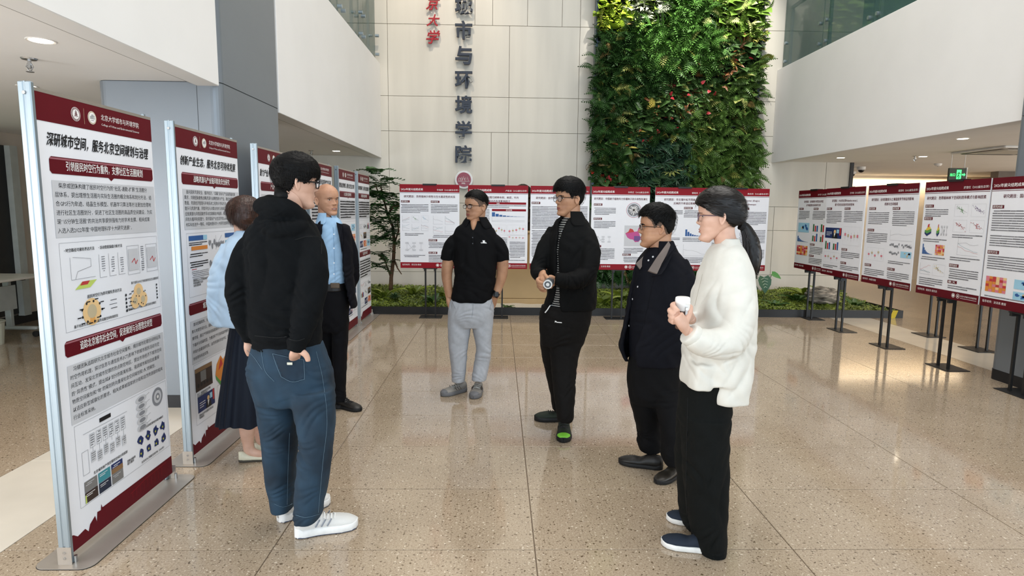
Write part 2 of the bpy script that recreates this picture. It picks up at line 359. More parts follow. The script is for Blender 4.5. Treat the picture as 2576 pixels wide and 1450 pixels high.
v, f = text_geo('1952', 1, 0.02); mb = MB(); mb.add([(p[0]*0.035-0.045, -0.006, p[1]*0.035-0.075) for p in v], f); mb.build('emblem_text', WPRINT, emb)

# ------------------------------------------------------------ ceiling fittings
GLOW = mat('lamp_glow', '#fff0d8', 0.4, emit=14.0, var=0.01); CHROME = mat('chrome', '#b5b5b5', 0.2, metal=0.9)
CREAM = mat('white_plastic', '#e4e0da', 0.45)
def downlight(px, py, label, power=16, r=0.055):
    d = AF + AX*((px-1288)/F_PX) + AD*((py-725)/F_PX); t = (SOF-CAM_H)/d.z; p = Vector((0, 0, CAM_H))+d*t
    o = thing('downlight', label, 'ceiling light', (p.x, p.y, SOF), 0, 'recessed soffit downlights')
    mb = MB(); mb.lathe((0, 0, 0), [(r, -0.001), (r+0.014, -0.004), (r+0.018, -0.001), (r+0.018, 0.003)], 24); mb.build('ring', CREAM, o)
    MB().cyl((0, 0, -0.0035), r, 0.003, 24).build('lens', GLOW, o)
    spot('downlight_lamp', (p.x, p.y, SOF-0.02), (p.x, p.y, 0), power, WARM, 120, 0.8, 0.05)
downlight(103, 102, 'round recessed downlight nearest the top left corner', 26)
downlight(68, 217, 'round recessed downlight just above the tallest banner post', 26)
downlight(846, 380, 'round recessed downlight over the far banners', 26)
downlight(2115, 397, 'round recessed downlight next to the stone wall end', 30)
downlight(2422, 349, 'round recessed downlight nearest the right column', 30)
downlight(2322, 394, 'round recessed downlight beside the sprinkler head', 30)
def ceil_pt(px, py, z=SOF):
    d = AF + AX*((px-1288)/F_PX) + AD*((py-725)/F_PX); return Vector((0, 0, CAM_H))+d*((z-CAM_H)/d.z)
def sprinkler(px, py, label):
    p = ceil_pt(px, py); o = thing('sprinkler_head', label, 'sprinkler', (p.x, p.y, SOF), 0, 'soffit sprinkler heads')
    MB().lathe((0, 0, 0), [(0.045, 0.0), (0.04, -0.008), (0.012, -0.01)], 20).build('escutcheon', CHROME, o)
    mb = MB(); mb.cyl((0, 0, -0.06), 0.011, 0.055, 12); 
    for sx in (-1, 1): mb.tube([(sx*0.01, 0, -0.03), (sx*0.022, 0, -0.05), (sx*0.004, 0, -0.075)], 0.004, 6)
    mb.build('body', CHROME, o)
    MB().cyl((0, 0, -0.082), 0.022, 0.004, 16).build('deflector', CHROME, o)
sprinkler(73, 147, 'chrome sprinkler head above the tallest banner')
sprinkler(783, 379, 'small sprinkler head above the bald man')
sprinkler(2302, 393, 'sprinkler head beside the exit sign')
def dome(px, py, label, z=SOF, s=1.0):
    p = ceil_pt(px, py); o = thing('dome_camera', label, 'camera', (p.x, p.y, SOF), 0, 'ceiling dome cameras')
    MB().lathe((0, 0, 0), [(0.075*s, 0.0), (0.075*s, -0.05*s), (0.06*s, -0.06*s)], 24).build('housing', CREAM, o)
    mb = MB(); mb.ball((0, 0, -0.06*s), 0.055*s, 0.055*s, 0.05*s, 18, 10); mb.build('dome', mat('smoked_dome', '#1a1718', 0.1), o, True)
dome(2167, 420, 'larger white dome camera under the soffit'); dome(2145, 432, 'smaller dome camera beside the dark wall edge', s=0.9)
p = ceil_pt(2360, 412); o = thing('smoke_detector', 'white smoke detector behind the exit sign', 'smoke detector', (p.x, p.y, SOF))
MB().lathe((0, 0, 0), [(0.06, 0), (0.06, -0.02), (0.045, -0.04), (0.02, -0.045)], 20).build('shell', CREAM, o); MB().cyl((0, 0, -0.052), 0.012, 0.01, 10).build('sensor_tip', GREYM, o)
# air conditioning cassette
ac = thing('ceiling_cassette', 'white square air conditioning cassette in the soffit', 'air conditioner', (7.0, 8.35, SOF))
MB().box(-0.48, -0.48, -0.03, 0.48, 0.48, 0.0, 0.01).build('cover', CREAM, ac)
for k in range(4):
    mb = MB(); mb.box(-0.36, -0.42, -0.034, 0.36, -0.36, -0.028); o = mb.build('outlet_slot', BLACK, ac); o.rotation_euler = (0, 0, k*PI/2)
MB().box(-0.26, -0.26, -0.036, 0.26, 0.26, -0.03, 0.004).build('grille', mat('cassette_grille', '#cbc6be', 0.5), ac)
# exit sign
ex = thing('exit_sign', 'lit green running man exit sign hanging under the soffit', 'exit sign', (6.78, 9.0, SOF), 0.0)
MB().box(-0.135, -0.015, -0.40, 0.125, 0.015, -0.21, 0.004).build('case', mat('exit_case', '#23301f', 0.4), ex)
EXG = mat('exit_green', '#3bf06a', 0.5, emit=2.2, var=0.01)
mb = MB(); yy = -0.0165
def flat(mb, pts, y): mb.add([(x, y, z) for x, z in pts], [tuple(range(len(pts)))])
flat(mb, [(-0.02,-0.37),(0.05,-0.37),(0.05,-0.235),(-0.02,-0.235)], yy)
flat(mb, [(0.06,-0.315),(0.09,-0.315),(0.09,-0.33),(0.115,-0.305),(0.09,-0.28),(0.09,-0.295),(0.06,-0.295)], yy)
v, f = text_geo('出口', 1, 0.02); mb.add([(-0.12+p[0]*0.042, yy, -0.325+p[1]*0.045) for p in v], f); mb.build('exit_symbol', EXG, ex)
mb = MB(); mb.tube([(0.018, yy-.001, -0.258), (0.0181, yy-.001, -0.257)], 0.008, 8); mb.tube([(0.016, yy, -0.27), (0.008, yy, -0.31), (0.022, yy, -0.335), (0.012, yy, -0.362)], 0.006, 6); mb.tube([(0.008, yy, -0.31), (-0.002, yy, -0.335), (-0.015, yy, -0.34)], 0.006, 6); mb.tube([(0.016, yy, -0.278), (0.032, yy, -0.295), (0.042, yy, -0.285)], 0.005, 6); mb.tube([(0.014, yy, -0.275), (0.0, yy, -0.285), (-0.008, yy, -0.3)], 0.005, 6)
mb.build('running_figure', MATS['exit_case'], ex)
MB().box(0.125, -0.018, -0.40, 0.14, 0.018, -0.20).build('end_cap', CREAM, ex)
for sx in (-1, 1): MB().tube([(sx*0.10, 0, -0.21), (sx*0.10, 0, -0.02), (sx*0.12, 0, 0)], 0.005, 8).build('hanger', CREAM, ex)
area('corridor_cove', (9.6, 14.15, 2.38), (9.6, 14.3, 1.2), 3.4, 0.1, 17, (1.0, 0.80, 0.56))
# switch plate on the wall
sw = thing('wall_switch', 'small white switch plate on the stone wall behind the shrub', 'switch', (-1.86, WALL_Y, 1.25)); MB().box(-0.045, -0.012, -0.045, 0.045, 0, 0.045, 0.004).build('plate', CREAM, sw); MB().box(-0.02, -0.016, -0.025, 0.02, -0.01, 0.025, 0.002).build('rocker', CREAM, sw)

# ------------------------------------------------------------ printed boards
class Print:
    """flat print on a board facing local -y; x right, z up, origin at board's lower left"""
    def __init__(s): s.parts = {}
    def _a(s, part, mt, vs, fs, lay):
        mb, ml = s.parts.setdefault(part, (MB(), []))
        if mt not in ml: ml.append(mt)
        mb.cur = ml.index(mt); mb.add([(x, -0.0005*lay, z) for x, z in vs], fs)
    def rect(s, part, mt, x0, z0, x1, z1, lay=1): s._a(part, mt, [(x0,z0),(x1,z0),(x1,z1),(x0,z1)], [(0,1,2,3)], lay)
    def poly(s, part, mt, pts, lay=1): s._a(part, mt, pts, [tuple(range(len(pts)))], lay)
    def disc(s, part, mt, cx, cz, r, lay=1, n=24, sx=1.0): s.poly(part, mt, [(cx+r*sx*math.cos(2*PI*i/n), cz+r*math.sin(2*PI*i/n)) for i in range(n)], lay)
    def ring(s, part, mt, cx, cz, r, w, lay=1, n=28, sx=1.0):
        vs = []
        for i in range(n):
            a = 2*PI*i/n; vs += [(cx+(r-w)*sx*math.cos(a), cz+(r-w)*math.sin(a)), (cx+r*sx*math.cos(a), cz+r*math.sin(a))]
        s._a(part, mt, vs, [(2*i, 2*i+1, (2*i+3) % (2*n), (2*i+2) % (2*n)) for i in range(n)], lay)
    def line(s, part, mt, pts, w, lay=1):
        for (x0, z0), (x1, z1) in zip(pts, pts[1:]):
            d = math.hypot(x1-x0, z1-z0) or 1e-9; nx, nz = -(z1-z0)/d*w/2, (x1-x0)/d*w/2
            s._a(part, mt, [(x0-nx,z0-nz),(x1-nx,z1-nz),(x1+nx,z1+nz),(x0+nx,z0+nz)], [(0,1,2,3)], lay)
    def frame(s, part, mt, x0, z0, x1, z1, w, lay=1): s.line(part, mt, [(x0,z0),(x1,z0),(x1,z1),(x0,z1),(x0,z0)], w, lay)
    def text(s, part, mt, st, x, z, size, lay=2, w=None, align='l', bold=0.0, shear=0.0, lsp=1.0, sy=1.0):
        v, f = text_geo(st, 1, 0.0, shear, 0.0, lsp); k = size
        wid = (v[:, 0].max())*k
        kx = k if w is None else k*w/wid
        wid = v[:, 0].max()*kx
        ox = {'l': x, 'c': x-wid/2, 'r': x-wid}[align]
        for b_ in ((-.5, .5) if bold >= .015 else (0,)): s._a(part, mt, [(ox+(p[0]+b_*bold*1.6)*kx, z+(p[1]+b_*bold*.9)*k*sy) for p in v], f, lay+b_*.2)
    def bars(s, part, mt, x0, x1, z, n, step, h, seed, lay=2, last=0.7):
        r = random.Random(seed)
        for i in range(n):
            x = x0 + (0.0 if r.random() < 0.8 else 0.01); e = x1 if i < n-1 else x0+(x1-x0)*last
            while x < e-0.004:
                l = min(r.uniform(0.03, 0.14), e-x); s.rect(part, mt, x, z-i*step-h, x+l, z-i*step-h*r.uniform(0.0, 0.3), lay); x += l+0.0022
    def build(s, parent, dx, dy, dz):
        for nm, (mb, ml) in s.parts.items():
            nm = nm.split('#')[0]; o = mb.build(nm, ml, parent, False, (dx, dy, dz))
            if nm not in ('header_band', 'heading_band', 'text_panel', 'footer_band'): o['kind'] = 'stuff'
PC = {k: mat('print_'+k, c, 0.5, var=0.04) for k, c in dict(blue='#2f5f9e', navy='#1d2f63', teal='#3f8f9a', green='#5a9a4a', dgreen='#2f6b3c', yellow='#e3c64a', orange='#de8a3a', peach='#f0c98f', peach2='#e8a85a', red='#c23a3a', pink='#dc7f8c', purple='#6d4b86', magenta='#c2508f', sky='#9fcfe6', brown='#8a6a4a', photo1='#3a2c28', photo2='#7c7a78', photo3='#1f2a40', tan='#c8b896', lime='#c6d96a').items()}
def emblem_pku(p, part, cx, cz, r):
    p.disc(part, WPRINT, cx, cz, r, 2); p.disc(part, MAROON, cx, cz, r*0.94, 3); p.ring(part, WPRINT, cx, cz, r*0.70, r*0.06, 4)
    for k in range(26):
        a = 2*PI*k/26; p.line(part, WPRINT, [(cx+r*0.76*math.cos(a), cz+r*0.76*math.sin(a)), (cx+r*0.88*math.cos(a), cz+r*0.88*math.sin(a))], r*0.09, 4)
    p.disc(part, WPRINT, cx, cz, r*0.64, 4)
    for y0, hw in ((0.36, 0.16), (0.10, 0.30), (-0.16, 0.40)):
        for sx in (-1, 1): p.line(part, MAROON, [(cx+sx*r*0.06, cz+r*(y0+0.16)), (cx+sx*r*0.12, cz+r*y0), (cx+sx*r*hw, cz+r*(y0-0.18))], r*0.09, 5)
    p.line(part, MAROON, [(cx, cz+r*0.2), (cx, cz-r*0.45)], r*0.08, 5)
def emblem_college(p, part, cx, cz, r):
    p.disc(part, WPRINT, cx, cz, r, 2); p.disc(part, PC['tan'], cx, cz, r*0.95, 3); p.disc(part, WPRINT, cx, cz, r*0.80, 4)
    for ln in ([(-.5,-.1),(-.5,.2),(-.3,.2),(-.3,-.1)], [(-.25,-.1),(-.1,.5),(.02,-.1)], [(.02,-.1),(.15,.55),(.3,-.1)], [(.3,.1),(.45,.4),(.55,-.1)], [(-.6,-.12),(.6,-.12)], [(-.35,-.38),(.35,-.38)]):
        p.line(part, GREYL, [(cx+x*r, cz+z*r) for x, z in ln], r*0.07, 5)
def wrap(s, n):
    out = []; cur = ''; w = 0.0
    for ch in s:
        cw = 0.55 if ord(ch) < 128 else 1.0
        if w+cw > n and ch not in '，。、”': out.append(cur); cur = ''; w = 0.0
        cur += ch; w += cw
    out.append(cur); return '\n'.join(out)

def chart(p, kind, x, z, w, h, seed, part='figures'):
    r = random.Random(seed); lw = 0.0016
    if kind == 'line':
        p.line(part, GREYM, [(x, z+h), (x, z), (x+w, z)], lw, 2)
        for c in (GREYL, PC['teal'], PC['red'])[:r.randint(1, 3)]:
            a = r.uniform(.1, .9); b = r.uniform(.1, .9); p.line(part, c, [(x+w*t/5, z+h*min(.95, max(.04, a+(b-a)*t/5+r.uniform(-.08, .08)))) for t in range(6)], lw, 3)
    elif kind == 'bar':
        p.line(part, GREYM, [(x, z+h), (x, z), (x+w, z)], lw, 2)
        for i, c in enumerate(('dgreen', 'red', 'blue')): p.rect(part, PC[c], x+w*(0.12+0.28*i), z, x+w*(0.32+0.28*i), z+h*r.uniform(.6, .95), 3)
    elif kind == 'hist':
        p.line(part, GREYM, [(x, z), (x+w, z)], lw, 2)
        for i in range(9): p.rect(part, PC['blue'], x+w*i/9, z, x+w*(i+.85)/9, z+h*math.exp(-i*.45), 3)
    elif kind == 'scatter':
        p.frame(part, GREYP, x, z, x+w, z+h, lw, 2); c = PC[r.choice(('green', 'purple', 'red', 'yellow', 'sky'))]
        for i in range(26):
            t = r.gauss(.45, .17); p.disc(part, c, x+w*min(.95, max(.05, t)), z+h*min(.93, max(.06, .9-t*.75+r.gauss(0, .09))), w*.022, 3, 6)
        p.line(part, GREYL, [(x+w*.1, z+h*.8), (x+w*.95, z+h*.3)], lw, 4)
    elif kind == 'map':
        p.rect(part, PC['sky'], x, z, x+w, z+h, 2)
        for i in range(4):
            cx, cz = x+w*r.uniform(.15, .85), z+h*r.uniform(.3, .75); p.poly(part, PC[r.choice(('navy', 'brown', 'tan', 'blue'))], [(cx+w*.13*r.uniform(.4, 1)*math.cos(k*PI/4), cz+h*.26*r.uniform(.3, 1)*math.sin(k*PI/4)) for k in range(8)], 3)
    elif kind == 'heat':
        for i in range(6):
            for j in range(6): p.rect(part, PC[r.choice(('red', 'orange', 'pink', 'peach'))], x+w*i/6, z+h*j/6, x+w*(i+.95)/6, z+h*(j+1)/6, 3)
    elif kind == 'photo':
        p.rect(part, PC['photo1'], x, z, x+w, z+h, 2); p.rect(part, PC['photo2'], x+w*.3, z+h*.35, x+w*.62, z+h*.8, 3); p.rect(part, PC['brown'], x, z+h*.82, x+w, z+h, 3)
        for i in range(5): p.disc(part, INK, x+w*(.15+.18*i), z+h*.24, w*.06, 4, 10)
    elif kind == 'photoblue':
        p.rect(part, PC['navy'], x, z, x+w, z+h, 2); p.rect(part, PC['sky'], x+w*.7, z+h*.5, x+w*.85, z+h*.85, 3); p.rect(part, PC['red'], x+w*.88, z+h*.3, x+w*.97, z+h, 3)
        p.disc(part, PC['peach'], x+w*.6, z+h*.62, w*.07, 4, 12); p.poly(part, INK, [(x+w*.45, z), (x+w*.48, z+h*.45), (x+w*.6, z+h*.52), (x+w*.74, z+h*.42), (x+w*.78, z)], 4); p.poly(part, WPRINT, [(x+w*.57, z+h*.1), (x+w*.55, z+h*.48), (x+w*.65, z+h*.48)], 5)
        p.bars(part, WPRINT, x+w*.08, x+w*.42, z+h*.6, 3, h*.14, h*.05, seed, 4)
    elif kind == 'flow':
        bx = [(x+w*a, z+h*b) for a, b in ((.1, .8), (.45, .8), (.8, .8), (.1, .2), (.45, .2), (.8, .2), (.45, .5))]
        for a, b in bx: p.frame(part, GREYM, a-w*.08, b-h*.07, a+w*.08, b+h*.07, lw, 2); p.rect(part, GREYP, a-w*.06, b-h*.03, a+w*.06, b+h*.03, 3)
        for (a, b), (c, d) in zip(bx, bx[3:]+bx[:1]): p.line(part, GREYL, [(a, b-h*.07), (c, d+h*.07)], lw, 2)
    elif kind == 'box':
        p.frame(part, GREYP, x, z, x+w, z+h, lw, 2)
        for i in range(5):
            cx = x+w*(.12+.19*i); q = z+h*r.uniform(.3, .6); p.line(part, GREYL, [(cx, q-h*.2), (cx, q+h*.3)], lw, 3); p.rect(part, PC['tan'] if i % 2 else PC['pink'], cx-w*.05, q, cx+w*.05, q+h*.15, 4)
    elif kind == 'ringtree':
        p.ring(part, PC['pink'], x+w/2, z+h/2, w*.5, w*.02, 2); p.ring(part, PC['teal'], x+w/2, z+h/2, w*.46, w*.015, 2); p.disc(part, GREYL, x+w/2, z+h/2, w*.4, 2, 30)
        for k in range(34):
            a = 2*PI*k/34; p.line(part, WPRINT, [(x+w/2, z+h/2), (x+w/2+w*.41*r.uniform(.5, 1)*math.cos(a), z+h/2+w*.41*r.uniform(.5, 1)*math.sin(a))], w*.02, 3)
    elif kind == 'china':
        p.rect(part, GREYP, x, z, x+w, z+h, 2); pts = [(.05,.62),(.2,.7),(.28,.86),(.42,.82),(.5,.7),(.66,.72),(.72,.9),(.92,.96),(.86,.76),(.74,.66),(.8,.5),(.86,.36),(.74,.22),(.56,.2),(.46,.32),(.3,.34),(.16,.42)]
        p.poly(part, PC['magenta'], [(x+w*a, z+h*b) for a, b in pts], 3); p.poly(part, PC['red'], [(x+w*a, z+h*b) for a, b in pts[:6]], 4); p.poly(part, PC['purple'], [(x+w*a, z+h*b) for a, b in ((.5,.5),(.8,.5),(.84,.36),(.72,.24),(.5,.28))], 4)
    elif kind == 'relief':
        for c, pts in (('navy', [(0,.2),(.3,0),(.8,.25),(.8,.4),(.3,.2),(0,.35)]), ('green', [(0,.35),(.3,.2),(.8,.4),(.8,.6),(.3,.45),(0,.5)]), ('yellow', [(.1,.5),(.3,.45),(.75,.6),(.6,.8),(.3,.7)]), ('red', [(.3,.7),(.5,.75),(.55,1),(.35,.95)])): p.poly(part, PC[c], [(x+w*a, z+h*b) for a, b in pts], 3)
    elif kind == 'world':
        for i in range(7):
            cx, cz = x+w*(.08+.14*i), z+h*r.uniform(.35, .75); p.poly(part, GREYM, [(cx+w*.09*r.uniform(.5, 1.1)*math.cos(k*PI/4), cz+h*.24*r.uniform(.4, 1.1)*math.sin(k*PI/4)) for k in range(8)], 2)
        for i in range(6): p.line(part, GREYL, [(x+w*r.random(), z+h*r.random()), (x+w*.5, z+h*.4)], lw*1.2, 3)

# ---- tall banner stands
def banner(Y0, W, title, heads, bodies, label, detail, seed, rzd=0.0, X=-1.86):
    Hh = 1.96; zb = 0.04
    t = thing('banner_stand', label, 'banner stand', (X, Y0+W/2, 0), PI/2+math.radians(rzd), 'tall maroon headed banners along the mezzanine')
    x0 = -W/2
    pts = []; r = 0.05; hw, hd = W/2+0.055, 0.125
    for cx, cy, a0 in ((hw-r, hd-r, 0), (-hw+r, hd-r, PI/2), (-hw+r, -hd+r, PI), (hw-r, -hd+r, -PI/2)):
        for k in range(6): pts.append((cx+r*math.cos(a0+k*PI/10), cy+r*math.sin(a0+k*PI/10)))
    o = MB().prism(pts, 2, 0.0, 0.006).build('base_plate', STEEL, t)
    MB().prism([(a*1.003, b*1.01) for a, b in pts], 2, 0.0005, 0.003).build('base_edge', BLACK, o)
    for sx in (-1, 1):
        px = sx*(W/2)
        mb = MB()
        a, b = (px-0.022, px) if sx < 0 else (px-0.022, px)
        for ya, yb in ((-0.026, -0.002), (0.002, 0.026)) if sx < 0 else ((0.011, 0.019), (0.021, 0.030)): mb.box(a, ya, 0.006, b, yb, 2.03, 0.004)
        mb.box(a+0.003, -0.003 if sx < 0 else 0.018, 0.006, b-0.003, 0.003 if sx < 0 else 0.022, 2.03); p_ = mb.build('post', ALU, t)
        ex_ = px-0.024 if sx < 0 else px
        MB().box(ex_, -0.03, 0.006, ex_+0.002, 0.03, 0.085).build('foot_bracket', STEEL, p_)
        for zz in (0.035, 0.06): MB().cyl((ex_-0.002, 0.0, zz), 0.006, 0.006, 10, axis='x').build('bolt', CHROME, p_)
        MB().cyl((ex_-0.002, 0.0, 1.985), 0.007, 0.006, 10, axis='x').build('hanging_bolt', CHROME, p_)
        MB().cyl((px, -0.03, 0.006), 0.008, 0.03, 8).build('thumb_screw', CHROME, p_)
    MB().box(-W/2, -0.012, zb+Hh, W/2, 0.012, zb+Hh+0.014).build('top_rail', STEEL, t)
    MB().box(-W/2, -0.010, zb, W/2, 0.010, zb+Hh).build('panel', BOARD, t)
    p = Print(); U = W; V = Hh
    def z(fr): return V*(1-fr)
    p.rect('header_band', MAROON, 0, z(.0575), U, V, 1)
    emblem_pku(p, 'header_emblems', U*.30, z(.029), .030); p.line('header_emblems', PC['tan'], [(U*.365, z(.012)), (U*.365, z(.047))], .0015, 2); emblem_college(p, 'header_emblems', U*.43, z(.029), .029)
    p.text('header_text', WPRINT, '北京大学城市与环境学院', U*.505, z(.0285), .03, 2, w=U*.36, bold=.012); p.text('header_text', WPRINT, 'College of Urban and Environmental Sciences', U*.505, z(.042), .0145, 2, w=U*.36)
    p.text('title_text', INK, title, U*.07, z(.104), .052, 2, w=U*.88, bold=.05, shear=.25, sy=1.15)
    def head(fr, st):
        hb = 'heading_band#%g' % fr
        a, b = U*.08, U*.985; r = .012; zz0, zz1 = z(fr+.036), z(fr)
        pts = [(a+r, zz0), (b-r, zz0), (b, zz0+r), (b, zz1-r), (b-r, zz1), (a+r, zz1), (a, zz1-r), (a, zz0+r)]
        p.poly(hb, MAROON, pts[:2][:1]+[(U*.535, zz0), (U*.56, zz0-.014), (U*.585, zz0)]+pts[1:], 1)
        p.rect('heading_text', mat('rose_print', '#a4656e', .45), a+.004, zz1-.011, b-.004, zz1-.004, 2)
        p.text('heading_text', WPRINT, st, (a+b)/2, zz0+.020, .043, 3, w=min(U*.68, len(st)*.033), align='c', bold=.02)
    head(.128, heads[0]); head(.527, heads[1])
    for fr, n, body, fe in ((.178, 29.2, bodies[0], .30), (.582, 31, bodies[1], .716)):
        p.rect('text_panel#%g' % fr, GREYP, U*.085, z(fe), U*.99, z(fr), 1)
        if body:
            s = wrap('　'+body, n); nl = s.count('\n')+1; st = (fe-fr-.006)*V/nl
            p.text('body_text', INK, s, U*.10, z(fr)-st*.78, U*.86/n, 2, lsp=st/(U*.86/n), bold=.012)
        else:
            p.bars('body_text', INK, U*.10, U*.96, z(fr+.006), 7, (fe-fr-.01)*V/7, .02, seed+int(n), 2)
    p.frame('figures', GREYM, U*.10, z(.508), U*.985, z(.312), .0012, 1); p.frame('figures', GREYM, U*.10, z(.915), U*.985, z(.722), .0012, 1)
    detail(p, U, z, seed)
    p.poly('footer_band', MAROON, [(0, 0), (U, 0), (U, z(.948)), (U*.27, z(.948)), (U*.262, z(.938)), (U*.255, z(.952)), (U*.225, z(.950)), (U*.215, z(.972)), (U*.205, z(.955)), (U*.16, z(.966)), (U*.145, z(.980)), (U*.12, z(.968)), (U*.06, z(.972)), (U*.03, z(.962)), (0, z(.958))], 1)
    for k in range(9): p.line('footer_motif', RED, [(U*(.55+.04*k), z(.985)), (U*(.55+.04*k), z(.966-.001*k))], .002, 2)
    p.line('footer_motif', RED, [(U*.53, z(.968)), (U*.70, z(.958)), (U*.93, z(.956))], .003, 2)
    p.build(t, x0, -0.0108, zb)
    return t
def det1(p, U, z, seed):
    F = 'figures'
    p.text('caption_text', INK, '• 时空路径可视化表达方法', U*.13, z(.332), .017, 2, bold=.02); p.text('caption_text', INK, '• 活动密度插值分析方法', U*.40, z(.332), .017, 2, bold=.02)
    p.line(F, GREYM, [(U*.17, z(.345)), (U*.17, z(.395)), (U*.36, z(.395))], .0016, 2); p.line(F, GREYL, [(U*.19, z(.345)), (U*.33, z(.352)), (U*.33, z(.37)), (U*.22, z(.378)), (U*.2, z(.395))], .0016, 3)
    p.poly(F, PC['lime'], [(U*.19, z(.418)), (U*.25, z(.402)), (U*.37, z(.402)), (U*.31, z(.418))], 2); p.poly(F, PC['red'], [(U*.23, z(.41)), (U*.25, z(.402)), (U*.31, z(.402)), (U*.29, z(.41))], 3)
    for k in range(3): p.line(F, GREYL, [(U*(.40+.085*k), z(.345)), (U*(.40+.085*k), z(.40)), (U*(.46+.085*k), z(.40))], .0016, 2); p.bars(F, GREYL, U*(.42+.085*k), U*(.45+.085*k), z(.35+.004*k), 7, .011, .004, seed+k, 2)
    for a in (.66, .855): p.frame(F, GREYM, U*a, z(.405), U*(a+.12), z(.332), .0016, 2); p.rect(F, GREYP, U*(a+.01), z(.395), U*(a+.11), z(.34), 2); p.line(F, PC['red'], [(U*(a+.04), z(.375)), (U*(a+.07), z(.365)), (U*(a+.08), z(.38)), (U*(a+.10), z(.37))], .005, 3)
    p.bars(F, GREYL, U*.80, U*.83, z(.335), 12, .011, .005, seed, 2)
    p.text('caption_text', INK, '居民时空行为的可视化表达方法', U*.28, z(.442), .018, 2, bold=.02); p.text('caption_text', INK, '基于居民GPS行为轨迹的社区生活圈划定', U*.68, z(.43), .014, 2, bold=.02)
    p.disc(F, PC['peach'], U*.31, z(.475), .062, 2, 32); p.disc(F, PC['peach2'], U*.31, z(.493), .018, 2.6); p.disc(F, PC['tan'], U*.31, z(.474), .032, 3)
    for k in range(9): p.disc(F, INK, U*(.31+.085*math.cos(k*.7)), z(.475+.024*math.sin(k*.7)), .006, 4, 10); p.rect(F, INK, U*(.29+.1*math.cos(k*.7+.3)), z(.4755+.027*math.sin(k*.7)), U*(.32+.1*math.cos(k*.7+.3)), z(.473+.027*math.sin(k*.7)), 4)
    for a, b, l_ in ((.75, .452, 0), (.71, .475, .25), (.79, .475, .5)): p.disc(F, PC['peach'], U*a, z(b), .040, 2+l_, 26); p.disc(F, PC['tan'], U*a, z(b), .018, 3+l_*.5, 20)
    for k in range(12): p.disc(F, INK, U*(.75+.07*math.cos(k)), z(.468+.02*math.sin(k*1.7)), .004, 4+k*.05, 8)
    for k in range(5): p.disc(F, INK, U*.62, z(.455+.010*k), .007, 3, 12); p.disc(F, INK, U*.95, z(.445+.009*k), .006, 3, 12); p.bars(F, INK, U*.64, U*.69, z(.453+.010*k), 1, .01, .005, k, 3); p.bars(F, INK, U*.46, U*.56, z(.458+.02*k/2), 1, .01, .003, k, 3) if k < 3 else None
    p.text('caption_text', INK, '基于社区生活圈的公共服务设施空间布局优化', U*.16, z(.503), .0155, 2, bold=.02); p.text('caption_text', INK, '社区生活圈的公共服务设施空间共享模式', U*.62, z(.496), .0145, 2, bold=.02)
    # lower figure
    p.rect(F, INK, U*.30, z(.742), U*.40, z(.732), 2); p.line(F, GREYM, [(U*.16, z(.75)), (U*.55, z(.75))], .0016, 2)
    for i in range(6):
        p.frame(F, GREYM, U*(.21+.055*i), z(.79), U*(.25+.055*i), z(.758), .0016, 2); p.bars(F, GREYL, U*(.215+.055*i), U*(.245+.055*i), z(.76), 5, .011, .005, seed+i, 2); p.line(F, GREYM, [(U*(.23+.055*i), z(.79)), (U*(.23+.055*i), z(.80+.01*(i % 3)))], .0016, 2)
        p.rect(F, GREYP, U*(.21+.055*i), z(.825+.006*(i % 2)), U*(.25+.055*i), z(.80+.006*(i % 2)), 2); p.bars(F, GREYL, U*(.213+.055*i), U*(.247+.055*i), z(.803+.006*(i % 2)), 4, .01, .004, seed+9+i, 3)
    p.frame(F, GREYM, U*.14, z(.845), U*.19, z(.79), .0016, 2)
    for k in range(5): p.disc(F, GREYP, U*.70, z(.738+.019*k), .020, 2, 24, 2.4); p.disc(F, GREYM, U*.70, z(.738+.019*k), .011, 3, 20, 2.4); p.line(F, GREYL, [(U*.75, z(.735+.019*k)), (U*.79, z(.731+.019*k))], .0015, 3)
    p.disc(F, GREYM, U*.88, z(.755), .05, 2, 30); p.disc(F, GREYP, U*.88, z(.755), .035, 3, 26); p.disc(F, GREYM, U*.88, z(.755), .020, 4, 22); p.disc(F, WPRINT, U*.88, z(.755), .009, 5, 16)
    p.text('caption_text', INK, '北京城市财产类犯罪的空间分异机制', U*.22, z(.856), .016, 2, bold=.02); p.text('caption_text', INK, '综合叠加效应的犯罪地空间影响模式', U*.66, z(.822), .014, 2, bold=.02)
    for i in range(4):
        for j in range(2):
            cx, cz = U*(.665+.085*i), z(.845+.036*j); rr = random.Random(i+7*j)
            p.poly(F, PC['navy'], [(cx+.028*rr.uniform(.5, 1.1)*math.cos(k*PI/5), cz+.030*rr.uniform(.5, 1.1)*math.sin(k*PI/5)) for k in range(10)], 2); p.disc(F, PC['green'], cx-.003, cz-.004, .007, 3, 8); p.disc(F, PC['yellow'], cx-.005, cz-.006+.004*j, .005, 4, 8)
    for k, (c, i, j) in enumerate((('photo2', 0, 1), ('teal', 1, 1), ('navy', 2, 1), ('photo1', 0, 0), ('photo3', 1, 0), ('photo2', 2, 0))):
        a, b = U*(.14+.115*i), z(.912-.026*j); p.rect('book_covers', PC[c], a, b, a+U*.105, b+.049, 2); p.bars('book_covers', WPRINT if c != 'photo2' else GREYP, a+.008, a+U*.08, b+.04, 2, .008, .003, k, 3)
    p.rect('book_covers', PC['brown'], U*.37, z(.886), U*.475, z(.873), 3); p.rect('book_covers', PC['lime'], U*.14, z(.912), U*.15, z(.893), 3)
    p.text('caption_text', INK, '团队出版的\n研究著作', U*.52, z(.882), .014, 2, bold=.02); p.text('caption_text', INK, '北京市人口老龄空间分布（2020年）', U*.66, z(.91), .014, 2, bold=.02)
